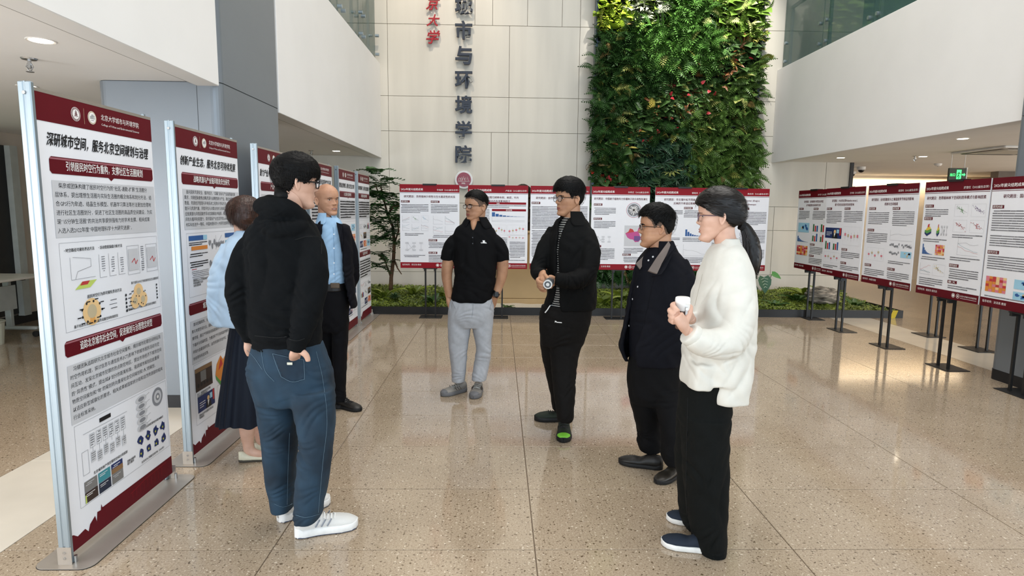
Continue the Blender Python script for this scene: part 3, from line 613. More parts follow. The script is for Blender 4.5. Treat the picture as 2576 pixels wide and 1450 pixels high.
def det2(p, U, z, seed):
    F = 'figures'
    p.rect(F, PC['blue'], U*.13, z(.335), U*.34, z(.32), 2); p.rect(F, PC['sky'], U*.34, z(.335), U*.40, z(.32), 2); p.bars(F, INK, U*.13, U*.40, z(.34), 2, .012, .006, 1); p.rect(F, PC['orange'], U*.16, z(.365), U*.40, z(.353), 2)
    p.bars(F, INK, U*.13, U*.40, z(.375), 2, .014, .006, 2); p.bars(F, INK, U*.13, U*.40, z(.40), 3, .014, .007, 3); p.rect(F, PC['red'], U*.15, z(.425), U*.22, z(.423), 2); p.bars(F, GREYL, U*.15, U*.40, z(.43), 5, .011, .004, 4)
    chart(p, 'world', U*.42, z(.38), U*.26, .11, 5); chart(p, 'world', U*.42, z(.45), U*.26, .11, 6); p.rect(F, PC['blue'], U*.70, z(.335), U*.97, z(.32), 2); chart(p, 'map', U*.70, z(.39), U*.26, .09, 8)
    p.text('caption_text', INK, '创新性Nature子刊综合研究团队\n环境发展模式设计\n支持主要成果', U*.16, z(.462), .0155, 2, bold=.02); p.text('caption_text', INK, '全球贸易网络', U*.46, z(.462), .0155, 2, bold=.02)
    chart(p, 'photo', U*.11, z(.81), U*.26, .145, 3); p.text('caption_text', INK, '在上一届国际研究生学院\n发言·研究团队成员', U*.13, z(.822), .0155, 2, bold=.02)
    chart(p, 'photoblue', U*.13, z(.88), U*.26, .10, 4); p.text('caption_text', INK, '团队成员参与国际学术会议\n特邀报告', U*.14, z(.892), .0155, 2, bold=.02)
    p.poly(F, PC['orange'], [(U*.42, z(.79)), (U*.45, z(.755)), (U*.52, z(.732)), (U*.56, z(.75)), (U*.60, z(.74)), (U*.62, z(.775)), (U*.5, z(.82))], 2); p.poly(F, PC['green'], [(U*.42, z(.79)), (U*.5, z(.82)), (U*.62, z(.775)), (U*.62, z(.79)), (U*.5, z(.835)), (U*.43, z(.805))], 3); p.poly(F, PC['red'], [(U*.47, z(.78)), (U*.52, z(.74)), (U*.55, z(.765))], 3)
    p.frame(F, GREYM, U*.44, z(.90), U*.60, z(.83), .0016, 2); chart(p, 'flow', U*.63, z(.90), U*.33, .12, 9)
    p.text('caption_text', INK, '城市可持续转型\n与碳中和路径', U*.46, z(.91), .0155, 2, bold=.02)
def det_g(p, U, z, seed):
    r = random.Random(seed); kinds = ['photo', 'map', 'line', 'bar', 'scatter', 'flow', 'photoblue', 'heat', 'world', 'box']; r.shuffle(kinds); i = 0
    for fz, rows_ in ((.375, 1), (.44, 1), (.497, 1), (.785, 1), (.845, 1), (.905, 1)):
        for c in range(3):
            chart(p, kinds[i % 10], U*(.13+.29*c), z(fz), U*.24, .085, seed+i); i += 1
    p.bars('caption_text', INK, U*.15, U*.9, z(.51), 1, .01, .008, seed); p.bars('caption_text', INK, U*.15, U*.9, z(.912), 1, .01, .008, seed+1)
B1 = ('柴彦威团队构建了居民时空行为的“社区-通勤-扩展”生活圈分层体系，提出理想生活圈与实际生活圈的概念体系和划分方法，结合GPS行为轨迹、结晶生长模型、机器学习算法等方法更加合理地进行社区生活圈划分，促进了社区生活圈的高品质空间建设，为实现“15分钟生活圈”的共治共享提供强有力的学术支撑。相关成果入选入选2022年度“中国地理科学十大研究进展”。',
      '冯健团队追踪研究北京城市社会空间重构，揭示城市犯罪空间特征及时空作用机理，探讨信息与通信技术(ICT)影响下的城市居民活动与空间互动，发现北京城市犯罪的热点防控地区，提出市场经济下城市空间的“异质性”模式，提出城乡划分的距离标准。强调城市规划应由重视物质空间规划和“地”的规划转向重视社会空间规划和“人”的规划，以适应新型城镇化的要求。相关成果被国家统计局和自然资源部的相关行业标准采纳。')
B2 = ('面向国家资源安全、循环经济、“双碳”目标与产业高质量发展需求，刘刚团队聚焦战略资源与战略性新兴产业，融合地理时空大数据、资源经济管理与环境系统工程等多学科方法，构建了全产业链多元资源代谢、风险评估与决策支持方法体系，突破高技术全供应链溯源与风险回联传导动态建模技术瓶颈，揭示了资源供需格局、风险与循环利用潜力，获评国际产业生态学会Laudise奖、科学技术奖科技进步一等奖、中国地理科学十大研究进展等。',
      '面向低碳城市、无废城市建设需求，刘刚团队融合产业生态、数字建模与地理空间方法，围绕固废处置、食物损失浪费与居民健康饮食等关键领域，通过产学研协同探索城市不同时间规划、技术路径、经济管理下循环与低碳转型，为推进矿产开发和废弃物资源化、城市绿色化建设环境大会最佳研究奖、自然资源科学进步奖、国际学术论文和循环经济协会青年科技奖等。')
banner(2.52, .83, '深研城市空间，服务北京空间规划与治理', ('引领居民时空行为重构，支撑社区生活圈规划', '追踪北京城市社会空间，促进规划与治理理念转型'), B1, 'tall banner nearest the camera with six book covers near its foot', det1, 1)
banner(3.57, .85, '创新产业生态，服务北京可持续发展', ('战略资源与产业链风险及安全研究', '城市循环低碳转型与治理研究'), B2, 'tall banner with world maps, partly behind the woman in the pale blue shirt', det2, 2)
banner(4.76, .85, '助力产业人口协同，服务首都高质量发展', ('产业布局与人口空间研究', '城市人口流动与就业研究'), ('面向“京津冀”协同发展战略，研究团队聚焦产业布局与人口空间格局，构建多尺度空间分析方法体系，揭示产业转移与人口流动的机理，为首都高质量发展提供决策支撑。', None), 'tall banner mostly hidden behind the head of the man in jeans', det_g, 3)
banner(6.02, .85, '深耕人文地理，服务北京历史文化名城', ('文化遗产保护与更新研究', '城市历史地理研究'), (None, None), 'tall banner with only its upper right corner showing behind the bald man', det_g, 4)
banner(7.12, .84, '聚焦自然地理，服务北京生态文明', ('水土过程与生态保护研究', '北京生态格局研究'), (None, None), 'tall banner next to last before the planter, beside the navy suit sleeve', det_g, 5)
banner(8.09, .74, '城市更新研究，服务北京宜居建设', ('城市更新与宜居环境研究', '社区治理与参与研究'), (None, None), 'farthest tall banner standing at the end of the planter', det_g, 6)

# ---- poster boards on twin pole stands
def poster(cx, cy, rz, W, label, grp, name_, title, layout, foot, seed, Hh=1.17, z0=.72, blank=False):
    RED = MAROON if abs(rz) > .1 else MATS['red_print']
    t = thing('poster_stand', label, 'poster stand', (cx, cy, 0), rz, grp)
    MB().box(-.16, -.02, 0, .16, .22, .008, .002).build('base_plate', BLACK, t)
    for sx in (-1, 1):
        MB().box(sx*.07-.011, .045, .008, sx*.07+.011, .067, z0+Hh-.02).build('pole', BLACK, t)
        MB().prism([(-.015, -.02), (-.015, .02), (.05, .02), (.062, -.02)], 0, sx*.07-.014, sx*.07+.014).build('tray_bracket', BLACK, t).location = (0, 0, z0-.02)
    MB().box(-.10, -.012, z0-.012, .10, .07, z0-.002).build('tray', BLACK, t)
    MB().box(-.095, -.012, z0+Hh-.012, .095, .07, z0+Hh+.010).build('top_clip', BLACK, t)
    MB().box(-.10, .02, z0+.3, .10, .045, z0+.33).build('cross_bar', BLACK, t)
    MB().box(-W/2, 0, z0, W/2, .010, z0+Hh).build('board', BOARD if not blank else mat('board_back', '#8f8a90', .6), t)
    if blank: return t
    p = Print(); U, V = W, Hh
    def z(f): return V*(1-f)
    p.rect('header_band', RED, 0, z(.092), U, V, 1); p.rect('header_text', MAROON, 0, z(.103), U, z(.099), 1)
    p.text('header_text', WPRINT, '2026年拔尖结题成果', U*.02, z(.071), .035, 2, w=U*.37, bold=.02); p.text('header_text', WPRINT, name_+'（2022级生态学）', U*.98, z(.072), .027, 2, w=U*.36, align='r', bold=.01)
    tl = title.split('\n')
    for k, s in enumerate(tl): p.text('title_text', MAROON, s, U*.5, z(.155+.045*k), .036, 2, w=min(U*.92, len(s)*.034 if ord(s[-1]) > 128 else len(s)*.0185), align='c', bold=.02)
    def tagb(x, zf, s): p.rect('section_tag', MAROON, U*x, z(zf+.026), U*(x+.145), z(zf), 2); p.text('section_tag', WPRINT, s, U*x+.006, z(zf+.021), .024, 3, w=U*.12, bold=.02)
    for it in layout:
        k = it[0]
        if k == 'tag': tagb(*it[1:])
        elif k == 'txt': p.bars('body_text', GREYL, U*it[1], U*it[2], z(it[3]), it[4], .0215, .0105, seed*31+int(it[3]*1000)+int(it[1]*100), 2)
        elif k == 'band': p.rect('section_band', RED, U*it[1], z(it[3]+.026), U*it[2], z(it[3]), 2); p.text('section_band', WPRINT, it[4], U*(it[1]+it[2])/2, z(it[3]+.021), .022, 3, align='c', bold=.02)
        else: chart(p, k, U*it[1], z(it[3]+it[4]), U*it[2], V*it[4], seed*17+int(it[1]*90)+int(it[3]*400))
    p.rect('footer_band', RED, 0, 0, U, z(.93), 1); p.text('footer_text', WPRINT, '指导老师：'+foot, U*.03, z(.967), .026, 2, bold=.01)
    p.ring('footer_emblems', WPRINT, U*.63, z(.963), .022, .004, 2); p.disc('footer_emblems', WPRINT, U*.63, z(.963), .013, 2); p.ring('footer_emblems', WPRINT, U*.70, z(.963), .022, .004, 2); p.disc('footer_emblems', WPRINT, U*.70, z(.963), .009, 2)
    p.text('footer_text', WPRINT, '北京大学城市与环境学院', U*.735, z(.965), .019, 2, w=U*.24)
    p.rect('footer_text', WPRINT, U*.735, z(.978), U*.975, z(.9755), 2)
    p.build(t, -U/2, -0.0006, z0)
    return t
G1, G2 = 'poster boards in front of the planter', 'poster boards along the pale floor strip'
T, X = '研究意义', 'txt'
lay1 = [('tag', .02, .19, T), ('tag', .52, .19, '研究结论'), (X, .02, .48, .235, 6), (X, .52, .97, .235, 6), ('line', .04, .12, .37, .08), ('scatter', .20, .12, .37, .08), ('scatter', .36, .12, .37, .08), ('line', .04, .12, .47, .08), ('line', .20, .12, .47, .08), ('line', .36, .12, .47, .08), ('line', .56, .16, .37, .1), ('line', .76, .16, .37, .1), ('line', .56, .16, .49, .09), ('line', .76, .16, .49, .09), (X, .08, .4, .58, 2), (X, .55, .92, .60, 2), ('flow', .08, .34, .67, .14), ('tag', .48, .65, '研究结论'), (X, .48, .96, .69, 4), ('tag', .48, .80, '意义展望'), (X, .48, .97, .84, 5), (X, .06, .42, .84, 2)]
lay2 = [('band', .03, .97, .20, '背景'), (X, .03, .97, .235, 2), ('band', .40, .97, .28, '研究结果'), (X, .03, .36, .28, 12), ('hist', .40, .55, .32, .05), ('line', .40, .55, .38, .05), ('box', .40, .24, .47, .12), ('box', .66, .30, .47, .12), ('box', .66, .30, .59, .06), (X, .03, .36, .56, 16), (X, .70, .96, .67, 11), (X, .40, .66, .62, 9), (X, .03, .96, .89, 2)]
lay3 = [('tag', .02, .19, '研究背景'), (X, .03, .48, .24, 15), ('tag', .52, .19, '研究方法'), (X, .53, .97, .24, 10), (X, .03, .48, .53, 18), ('tag', .52, .42, '研究结果'), ('line', .55, .38, .47, .14), (X, .53, .97, .64, 13)]
lay4 = [('tag', .04, .20, '研究背景'), (X, .05, .42, .25, 5), ('tag', .04, .37, '研究方法'), (X, .05, .42, .41, 5), ('flow', .08, .30, .58, .10), ('tag', .04, .70, '研究结果'), (X, .05, .42, .74, 8), ('ringtree', .60, .26, .18, .19), ('china', .58, .34, .46, .25), (X, .58, .92, .73, 4), ('tag', .56, .80, '研究意义'), (X, .58, .94, .84, 4)]
lay5 = [('tag', .02, .23, '研究意义'), (X, .03, .48, .27, 4), ('tag', .50, .23, '研究结果'), (X, .50, .96, .27, 5), ('line', .10, .28, .42, .14), ('hist', .54, .34, .50, .08), (X, .50, .96, .60, 3), (X, .03, .45, .60, 3), ('line', .52, .40, .68, .14), ('line', .06, .36, .68, .14), (X, .50, .96, .84, 4), (X, .03, .45, .84, 4)]
lay6 = [('tag', .04, .23, '研究背景'), (X, .05, .46, .27, 8), ('tag', .52, .23, '研究结论'), (X, .52, .97, .28, 9), ('line', .06, .38, .48, .14), (X, .52, .97, .50, 10), (X, .05, .46, .66, 8), (X, .52, .97, .74, 7)]
poster(-.965, 8.60, 0, .83, 'poster board at the shrub end of the back row with green and pink scatter charts', G1, '毕瑞源', '研究题目：热带雨林多样性与生长稳定性的关系', lay1, '郭志海 教授', 1)
poster(-.01, 8.60, 0, .84, 'poster board behind the man in the black polo shirt', G1, '卢星涵', '亚热带山地常见树种木材、树皮、叶片\n分解动态及其影响因子', lay2, '沈泽昊 教授', 2)
poster(.86, 8.60, 0, .83, 'poster board behind the man in glasses holding a can', G1, '李思远', '研究题目：自然保护地植被恢复力的空间格局', lay3, '朱彪 教授', 3)
poster(1.715, 8.60, 0, .82, 'poster board with magenta map and ring diagram by the man in the grey collared jacket', G1, '孙熙正', '研究题目：中国被子植物风力传播种子的多样性及演化', lay4, '王志恒 教授', 4)
poster(2.615, 8.60, 0, .83, 'poster board with small blue histogram between two heads', G1, '曹皓天', '研究题目：华北落叶松不同高度木质部\n反映的干旱适应策略', lay5, '刘鸿雁 教授', 5)
poster(3.43, 8.66, 0, .83, 'poster board behind the ponytail, last of the back row', G1, '施沈月', 'Mycorrhizal associations shape\nnitrogen cycling pathways', lay6, '朱彪 教授', 6)
layR1 = [('tag', .05, .22, T), (X, .05, .40, .26, 6), ('tag', .52, .22, '研究结果'), (X, .50, .97, .26, 6), ('map', .06, .36, .41, .12), ('hist', .06, .36, .58, .07), ('heat', .06, .36, .70, .12), ('bar', .52, .20, .41, .10), ('bar', .76, .20, .41, .10), ('bar', .52, .20, .53, .10), ('bar', .76, .20, .53, .10), ('tag', .48, .66, '研究结论'), (X, .48, .97, .70, 5), ('tag', .48, .80, '参考'), (X, .48, .97, .84, 4)]
layR2 = [('tag', .04, .22, T), (X, .05, .46, .26, 8), ('tag', .52, .22, '研究方法'), (X, .52, .97, .26, 7), ('photoblue', .05, .44, .45, .12), ('bar', .05, .18, .60, .10), ('bar', .27, .18, .60, .10), ('box', .05, .42, .73, .12), ('box', .54, .40, .43, .20), ('tag', .52, .67, '研究结果'), (X, .52, .97, .71, 4), ('tag', .52, .82, T), (X, .52, .97, .86, 3), (X, .05, .45, .88, 2)]
layR3 = [('tag', .05, .22, '研究背景'), (X, .05, .48, .27, 7), ('tag', .54, .22, '研究结果'), (X, .55, .96, .26, 8), ('tag', .05, .44, '研究方法'), (X, .05, .48, .48, 6), ('line', .54, .42, .44, .10), ('world', .54, .20, .56, .06), ('world', .77, .20, .56, .06), ('world', .54, .20, .64, .06), ('map', .77, .20, .64, .06), ('box', .08, .36, .63, .13), ('tag', .05, .80, '研究结论'), (X, .05, .48, .85, 4), (X, .54, .96, .74, 2), ('tag', .54, .81, '研究意义'), (X, .54, .96, .85, 4)]
layR4 = [('tag', .03, .20, T), (X, .04, .42, .24, 4), ('scatter', .52, .20, .20, .10), ('scatter', .77, .20, .20, .10), ('scatter', .52, .20, .33, .10), ('scatter', .77, .20, .20+.13, .10), ('tag', .03, .31, '研究方法'), ('relief', .06, .14, .37, .11), ('relief', .26, .06, .37, .11), ('flow', .33, .12, .37, .11), (X, .04, .44, .50, 2), ('hist', .05, .18, .55, .09), ('heat', .27, .15, .55, .09), (X, .04, .44, .66, 2), ('line', .04, .18, .72, .10), ('scatter', .26, .20, .72, .10), ('line', .62, .30, .48, .14), (X, .52, .96, .45, 2), (X, .52, .96, .64, 2), ('tag', .52, .70, '研究结论'), (X, .53, .96, .74, 5), (X, .04, .44, .85, 4), ('tag', .52, .84, '意义'), (X, .53, .96, .88, 2)]
layR5 = [('tag', .03, .21, '研究内容'), (X, .04, .96, .25, 9), (X, .04, .96, .44, 5), ('tag', .03, .56, '研究方法'), (X, .04, .96, .60, 6), ('heat', .05, .26, .76, .12), ('map', .40, .26, .76, .07), ('map', .40, .26, .85, .06), ('map', .72, .22, .76, .07), (X, .05, .9, .91, 1)]
q = -PI/2
poster(4.56, 8.80, q, .90, 'poster board at the far end of the side row, overlapped by its neighbour', G2, '方子然', '研究题目：全球植物多样性热点地区\n与气候因素关系的研究分析', layR1, '唐志尧 教授', 7)
poster(4.50, 7.90, q, .90, 'poster board of the side row with black and orange flower pictures', G2, '王天佑', '研究题目：UVA对向日葵Helianthus annuus L.\n紫外花纹及其相关性状的影响', layR2, '陶胜利 教授', 8)
poster(4.50, 6.945, q, .90, 'middle poster board of the side row with narrow grey maps', G2, '周西利', '研究题目：全球蒸散发与土壤湿度季节特征的影响\n机制与空间格局', layR3, '朱建霞 教授', 9)
poster(4.50, 5.97, q, .86, 'poster board of the side row with green, purple, red and yellow scatter charts', G2, '武雪仪', '研究题目：热带雨林林下空间利用率模式与影响因素', layR4, '郭庆华 研究员', 10)
poster(4.50, 5.08, q, .88, 'nearest poster board of the side row, cut by the frame edge', G2, '陈嘉', '研究题目：国产表土全氮含量的空间格局', layR5, '沈泽昊 教授', 11)
for yy, s in ((7.62, 'farther'), (6.80, 'nearer')):
    poster(5.68, yy, -q, .84, 'poster board turned away behind the side row, %s of the two' % s, 'poster boards turned away in the aisle', '', '', [], '', 0, blank=True)

# ---- folding table in the side aisle
tb = thing('folding_table', 'white flip top table on castors in the side aisle', 'table', (-5.74, 6.5, 0))
LG = mat('table_grey', '#b4b9b6', .4, metal=.2)
MB().box(-.35, -.9, .70, .35, .9, .725, .006).build('table_top', mat('table_white', '#e8e2d8', .4), tb)
for sy in (-1, 1):
    lg = MB().box(-.035, sy*.68-.025, .12, .035, sy*.68+.025, .70, .006).build('leg', LG, tb)
    MB().box(-.32, sy*.68-.03, .085, .32, sy*.68+.03, .125, .012).build('foot', LG, lg)
    for sx in (-1, 1): MB().cyl((sx*.29, sy*.68-.015, .035), .035, .03, 16, axis='y').build('castor', BLACK, lg)
    MB().box(-.16, sy*.68-.03, .67, .20, sy*.68+.03, .70).build('flip_bracket', BLACK, lg)
MB().box(.10, -.66, .34, .115, .66, .62).build('modesty_panel', LG, tb)
bn = thing('waste_bin', 'pale bin standing under the side aisle table', 'bin', (-5.62, 6.75, 0)); MB().lathe((0, 0, 0), [(.11, 0), (.13, .24), (.138, .25), (.125, .25)], 20).build('bucket', mat('pale_bin', '#dcdccb', .5), bn); MB().lathe((0, 0, .245), [(.136, 0), (.142, .01), (.136, .02)], 20).build('rim', mat('bin_rim', '#c5c5b5', .5), bn)

# ------------------------------------------------------------ planting
def leaf_mat(name, rough=.42):
    M_ = bpy.data.materials.new(name); M_.use_nodes = True; N = M_.node_tree.nodes; K = M_.node_tree.links
    at = N.new('ShaderNodeVertexColor'); at.layer_name = 'col'; b = N['Principled BSDF']
    nz = N.new('ShaderNodeTexNoise'); nz.inputs['Scale'].default_value = 30; nz.inputs['Detail'].default_value = 1
    mx = N.new('ShaderNodeMix'); mx.data_type = 'RGBA'; mx.blend_type = 'OVERLAY'; mx.inputs[0].default_value = .35
    K.new(at.outputs[0], mx.inputs[6]); K.new(nz.outputs[0], mx.inputs[7]); K.new(mx.outputs[2], b.inputs['Base Color']); b.inputs['Roughness'].default_value = rough
    return M_
LEAF = leaf_mat('leaf_tissue')
# leaf templates: x across, y along the leaf, z normal
def t_heart():
    v = [(0,0,0),(0,.35,-.03),(0,.7,-.05),(0,1,-.16),(-.26,-.1,.05),(-.42,.18,.07),(-.36,.5,.03),(-.16,.8,-.05),(.26,-.1,.05),(.42,.18,.07),(.36,.5,.03),(.16,.8,-.05)]
    return np.array(v), [(0,1,5,4),(1,2,6,5),(2,3,7,6),(1,0,8,9),(2,1,9,10),(3,2,10,11)]
def t_lance():
    v = [(0,0,0),(0,.5,.06),(0,1,-.12),(-.13,.3,.05),(-.11,.65,.02),(.13,.3,.05),(.11,.65,.02)]
    return np.array(v), [(0,1,4,3),(1,2,4),(1,0,5,6),(2,1,6)]
def t_fern(n=11, w=.26, droop=.35, lw=1.0):
    v = []; f = []
    for i in range(n):
        t = (i+.6)/n; y = t; zc = .25*math.sin(t*PI*.6)-droop*t*t; L = w*math.sin(PI*min(1, t*.92+.12))**.8+.02
        for s in (-1, 1):
            o = len(v); v += [(0, y, zc), (0, y+.045*lw, zc), (s*L, y+.10+.02*lw, zc-.06), (s*L*.55, y+.08+.035*lw*1.3, zc-.01), (s*L*.5, y+.03-.02*lw, zc-.01)]
            f.append((o, o+4, o+2, o+3, o+1) if s > 0 else (o+1, o+3, o+2, o+4, o))
    o = len(v); 
    for i in range(5):
        t = i/4*.97; zc = .25*math.sin(t*PI*.6)-droop*t*t; v += [(-.008, t, zc+.005), (.008, t, zc+.005)]
    f += [(o+2*i, o+2*i+1, o+2*i+3, o+2*i+2) for i in range(4)]
    return np.array(v), f
def t_palm(k=7):
    v = []; f = []
    for i in range(k):
        a = -1.9+3.8*i/(k-1); L = .55+.35*math.cos(a*.6); o = len(v); c, s = math.sin(a), math.cos(a)
        for (x, y, z) in ((0,0,0),(-.09,L*.5,.02),(0,L,-.1),(.09,L*.5,.02)): v.append((x*s+y*c, -x*c+y*s+.1, z))
        f.append((o, o+1, o+2, o+3))
    return np.array(v), f
TPL = {'heart': t_heart(), 'lance': t_lance(), 'fern': t_fern(), 'palm': t_palm()}
class Leaves:
    def __init__(s): s.V = []; s.Fc = []; s.C = []; s.n = 0
    def add(s, kind, pos, d, nrm, size, col, wid=1.0):
        v, f = TPL[kind]; d = np.array(d, float); d /= np.linalg.norm(d); nrm = np.array(nrm, float); x = np.cross(d, nrm); x /= (np.linalg.norm(x)+1e-9); nz = np.cross(x, d)
        M_ = np.stack([x*wid, d, nz]) * size; s.V.append(v@M_+np.array(pos)); s.Fc += [tuple(i+s.n for i in q) for q in f]; s.n += len(v)
        c = np.array(lin(col) if isinstance(col, str) else col)*rng.uniform(.75, 1.25); s.C.append(np.tile(np.append(np.clip(c, 0, 1), 1.0), (len(v), 1)))
    def mesh(s, name, m_=None):
        me = bpy.data.meshes.new(name); me.from_pydata(np.concatenate(s.V).tolist(), [], s.Fc); me.materials.append(m_ or LEAF)
        ca = me.color_attributes.new('col', 'FLOAT_COLOR', 'POINT'); ca.data.foreach_set('color', np.concatenate(s.C).ravel()); me.update(); return me
    def build(s, name, parent=None, stuff=True):
        o = link(name, s.mesh(name), parent)
        if stuff: o['kind'] = 'stuff'
        return o
# ---- living wall
GX0, GX1, GZ0, GZ1, GY = 1.62, 4.40, .30, 5.75, 10.62
gw = thing('living_wall', 'tall living wall of ferns and red flowers on the stone wall', 'green wall', ((GX0+GX1)/2, GY, GZ0))
ox, oy, oz = (GX0+GX1)/2, GY, GZ0
MB().box(GX0-ox, .02, 0, GX1-ox, .16, GZ1-oz).build('backing', mat('dark_felt', '#131a10', .9), gw)
mb = MB(); 
for sx in (-1, 1): MB().box(sx*(GX1-GX0)/2-.02, -.02, 0, sx*(GX1-GX0)/2+.02, .17, GZ1-oz).build('frame_post', mat('steel_frame', '#5b6a74', .35, metal=.6), gw)
for zz in (.0, 1.33, 2.7, 4.05, 5.4): MB().box(-(GX1-GX0)/2, -.012, zz, (GX1-GX0)/2, .03, zz+.03).build('frame_rail', MATS['steel_frame'], gw)
def region(u, w):
    """u across 0..1, w = height px row of the photograph scale 0 (top of frame) .. 1 (poster tops)"""
    r = rng.random(); band = abs((w-.14)-(1-u)*.66-.02)
    if w < .17 and u < .18: return ('heart', '#86a02a', .12) if r < .7 else ('lance', '#a9b23c', .12)
    if w < .13 and u < .42: return ('lance', '#9aa08a', .13) if r < .55 else ('heart', '#6f8a3a', .11)
    if w < .20 and u > .66: return ('heart', '#6f9038', .13) if r < .7 else ('lance', '#b3bd74', .12)
    if w < .36 and .25 < u < .72: return ('fern', '#4a7230', .30) if r < .6 else ('lance', '#38591f', .15)
    if w > .74 and .24 < u < .60: return ('palm', '#33523a', .13) if r < .8 else ('heart', '#3a5434', .10)
    if band < .12 and u > .12:
        if r < .03: return ('heart', '#8a3430', .075)
        if r < .11: return ('lance', '#8a5630', .12)
        if r < .15: return ('lance', '#c0b054', .12)
        return ('heart', '#425f30', .13)
    if w > .92 and u < .2: return ('heart', '#3c5f30', .12) if r < .8 else ('heart', '#b03226', .09)
    if u > .55: return ('heart', '#4a652c', .12) if r < .45 else (('fern', '#4f6c30', .24) if r < .75 else ('lance', '#5c7a3a', .11))
    return ('fern', '#2b4a20', .26) if r < .6 else ('lance', '#24401c', .14)
LV = Leaves(); big = []
for k in range(11500):
    x = rng.uniform(-1.42, 1.42); z = rng.uniform(0, GZ1-oz); zw = z+oz
    w = (5.05-zw)/3.05
    if zw < 1.9 and zw > .75 and rng.random() < .8: continue
    if w < -.12 and rng.random() < .5: continue
    kind, col, sz = region((x+1.42)/2.84, max(-.05, w)) if zw > .75 else (('heart', '#2c5226', .12) if rng.random() < .8 else ('fern', '#2b4d24', .2))
    bul = .05+.10*noise.noise((x*1.7, z*1.7, 3.3))
    if rng.random() < .22: kind, col, sz = [('lance', col, .13), ('heart', col, .11), ('palm', col, .11), ('fern', col, .24)][rng.integers(4)]
    a = rng.normal(0, .9); d = (math.sin(a), -.55-rng.random()*.5, -math.cos(a)*.5+.15); nr = (rng.normal(0, .45), -.75, .65)
    if kind == 'fern': d = (rng.normal(0, .55), -.45-rng.random()*.4, rng.uniform(-1.0, .55)); nr = (rng.normal(0, .6), -.8, .5)
    if rng.random() < .07 and zw < 4.6: col = ['#6b5a34', '#7f8440', '#9aa05c'][rng.integers(3)]
    LV.add(kind, (x, -.01-max(0, bul)*rng.random(), z), d, nr, sz*rng.uniform(.7, 1.35), col)
    if kind in ('heart', 'lance', 'palm') and len(big) < 2600 and zw > 1.85 and zw < 5.1: big.append((kind, x, z, d, nr, sz, col, bul))
LV.build('foliage', gw)
# the largest leaves and the red flowers as parts of their own
cache = {}
def leaf_part(name, kind, col, parent, pos, d, nrm, size):
    key = (kind, col)
    if key not in cache:
        L = Leaves(); L.add(kind, (0, 0, 0), (0, 1, 0), (0, 0, 1), 1.0, col); cache[key] = L.mesh(name)
    d = Vector(d).normalized(); x = d.cross(Vector(nrm)).normalized(); zz = x.cross(d)
    o = link(name, cache[key], parent); R_ = Matrix((x, d, zz)).transposed()
    o.location = pos; o.rotation_euler = R_.to_euler(); o.scale = (size,)*3; return o
rng.shuffle(big)
for kind, x, z, d, nr, sz, col, bul in big[:230]:
    kk = 'heart' if rng.random() < .7 else kind
    leaf_part('leaf', kind, col, gw, (x+rng.normal(0, .02), -.07-max(0, float(bul)), z), d, nr, sz*rng.uniform(1.25, 1.7))
for px, py in ((1687,240),(1695,248),(1735,238),(1797,240),(1785,228),(1685,300),(1700,325),(1657,335),(1672,338),(1637,350),(1615,357),(1633,355),(1528,450),(1525,460),(1538,455),(1855,150),(1885,145),(1778,285),(1765,210)):
    q_ = P(px, py, 10.45); leaf_part('red_flower', 'heart', '#a02c34', gw, (q_.x-ox, q_.y-oy, q_.z-oz), (rng.normal(0, .5), -.5, rng.normal(.2, .5)), (rng.normal(0, .2), -.8, .4), .075)
for px, py in ((1880,108),(1845,148),(1835,180),(1822,215),(1728,285),(1868,115),(1850,155)):
    q_ = P(px, py, 10.45)
    for k in range(3): leaf_part('dry_leaf', 'lance', '#8d5a34', gw, (q_.x-ox+rng.normal(0, .04), q_.y-oy, q_.z-oz+rng.normal(0, .04)), (rng.normal(0, .7), -.4, rng.normal(0, .7)), (rng.normal(0, .3), -.8, .4), .15)

# ---- planter tray with moss
PX0, PX1, PY0, PY1, PH = -2.35, 6.10, 8.90, 10.56, .115
pl = thing('planter_tray', 'long black planter tray at the foot of the stone wall', 'planter', (0, PY0, 0))
MB().box(PX0, 0, 0, PX1, .02, PH).build('front_rim', BLACK, pl); MB().box(PX1-.02, .02, 0, PX1, PY1-PY0, PH).build('end_rim', BLACK, pl); MB().box(PX0, .02, 0, PX0+.02, PY1-PY0, PH).build('end_rim', BLACK, pl); MB().box(PX0+.02, PY1-PY0-.02, 0, PX1-.02, PY1-PY0, PH).build('back_rim', BLACK, pl)
MB().box(PX0+.02, .02, 0, PX1-.02, PY1-PY0-.02, .06).build('soil_bed', mat('soil', '#4a3b2c', .95, var=.3, scale=30), pl)
def tape(x0, x1, k): return MB().prism([(x0, -.001), (x1, -.001), (x1+.04, PH+.002), (x0+.04, PH+.002)], 1, -.003, .0).build('warning_tape', mat('tape_yellow', '#d8c02a', .5), pl)
tape(PX1-.20, PX1-.12, 0)
moss_m = mat('moss', '#3c4a16', .95, c2='#6e7a2a', scale=9, bump=1.0, bscale=120)
def moss_h(x, y):
    t = (y-PY0)/(PY1-PY0); h = .10+.16*t*(1-.3*t)+.07*noise.noise((x*1.3, y*1.6, 0))+.035*noise.noise((x*4, y*4, 2))+.015*noise.noise((x*11, y*11, 4))
    if -.10 < x < .98: h = min(h, .085+.0*t)     # sand patch before the pedestal
    if x > 5.2: h *= max(.55, 1-(x-5.2)*.5)
    return max(.075, h)
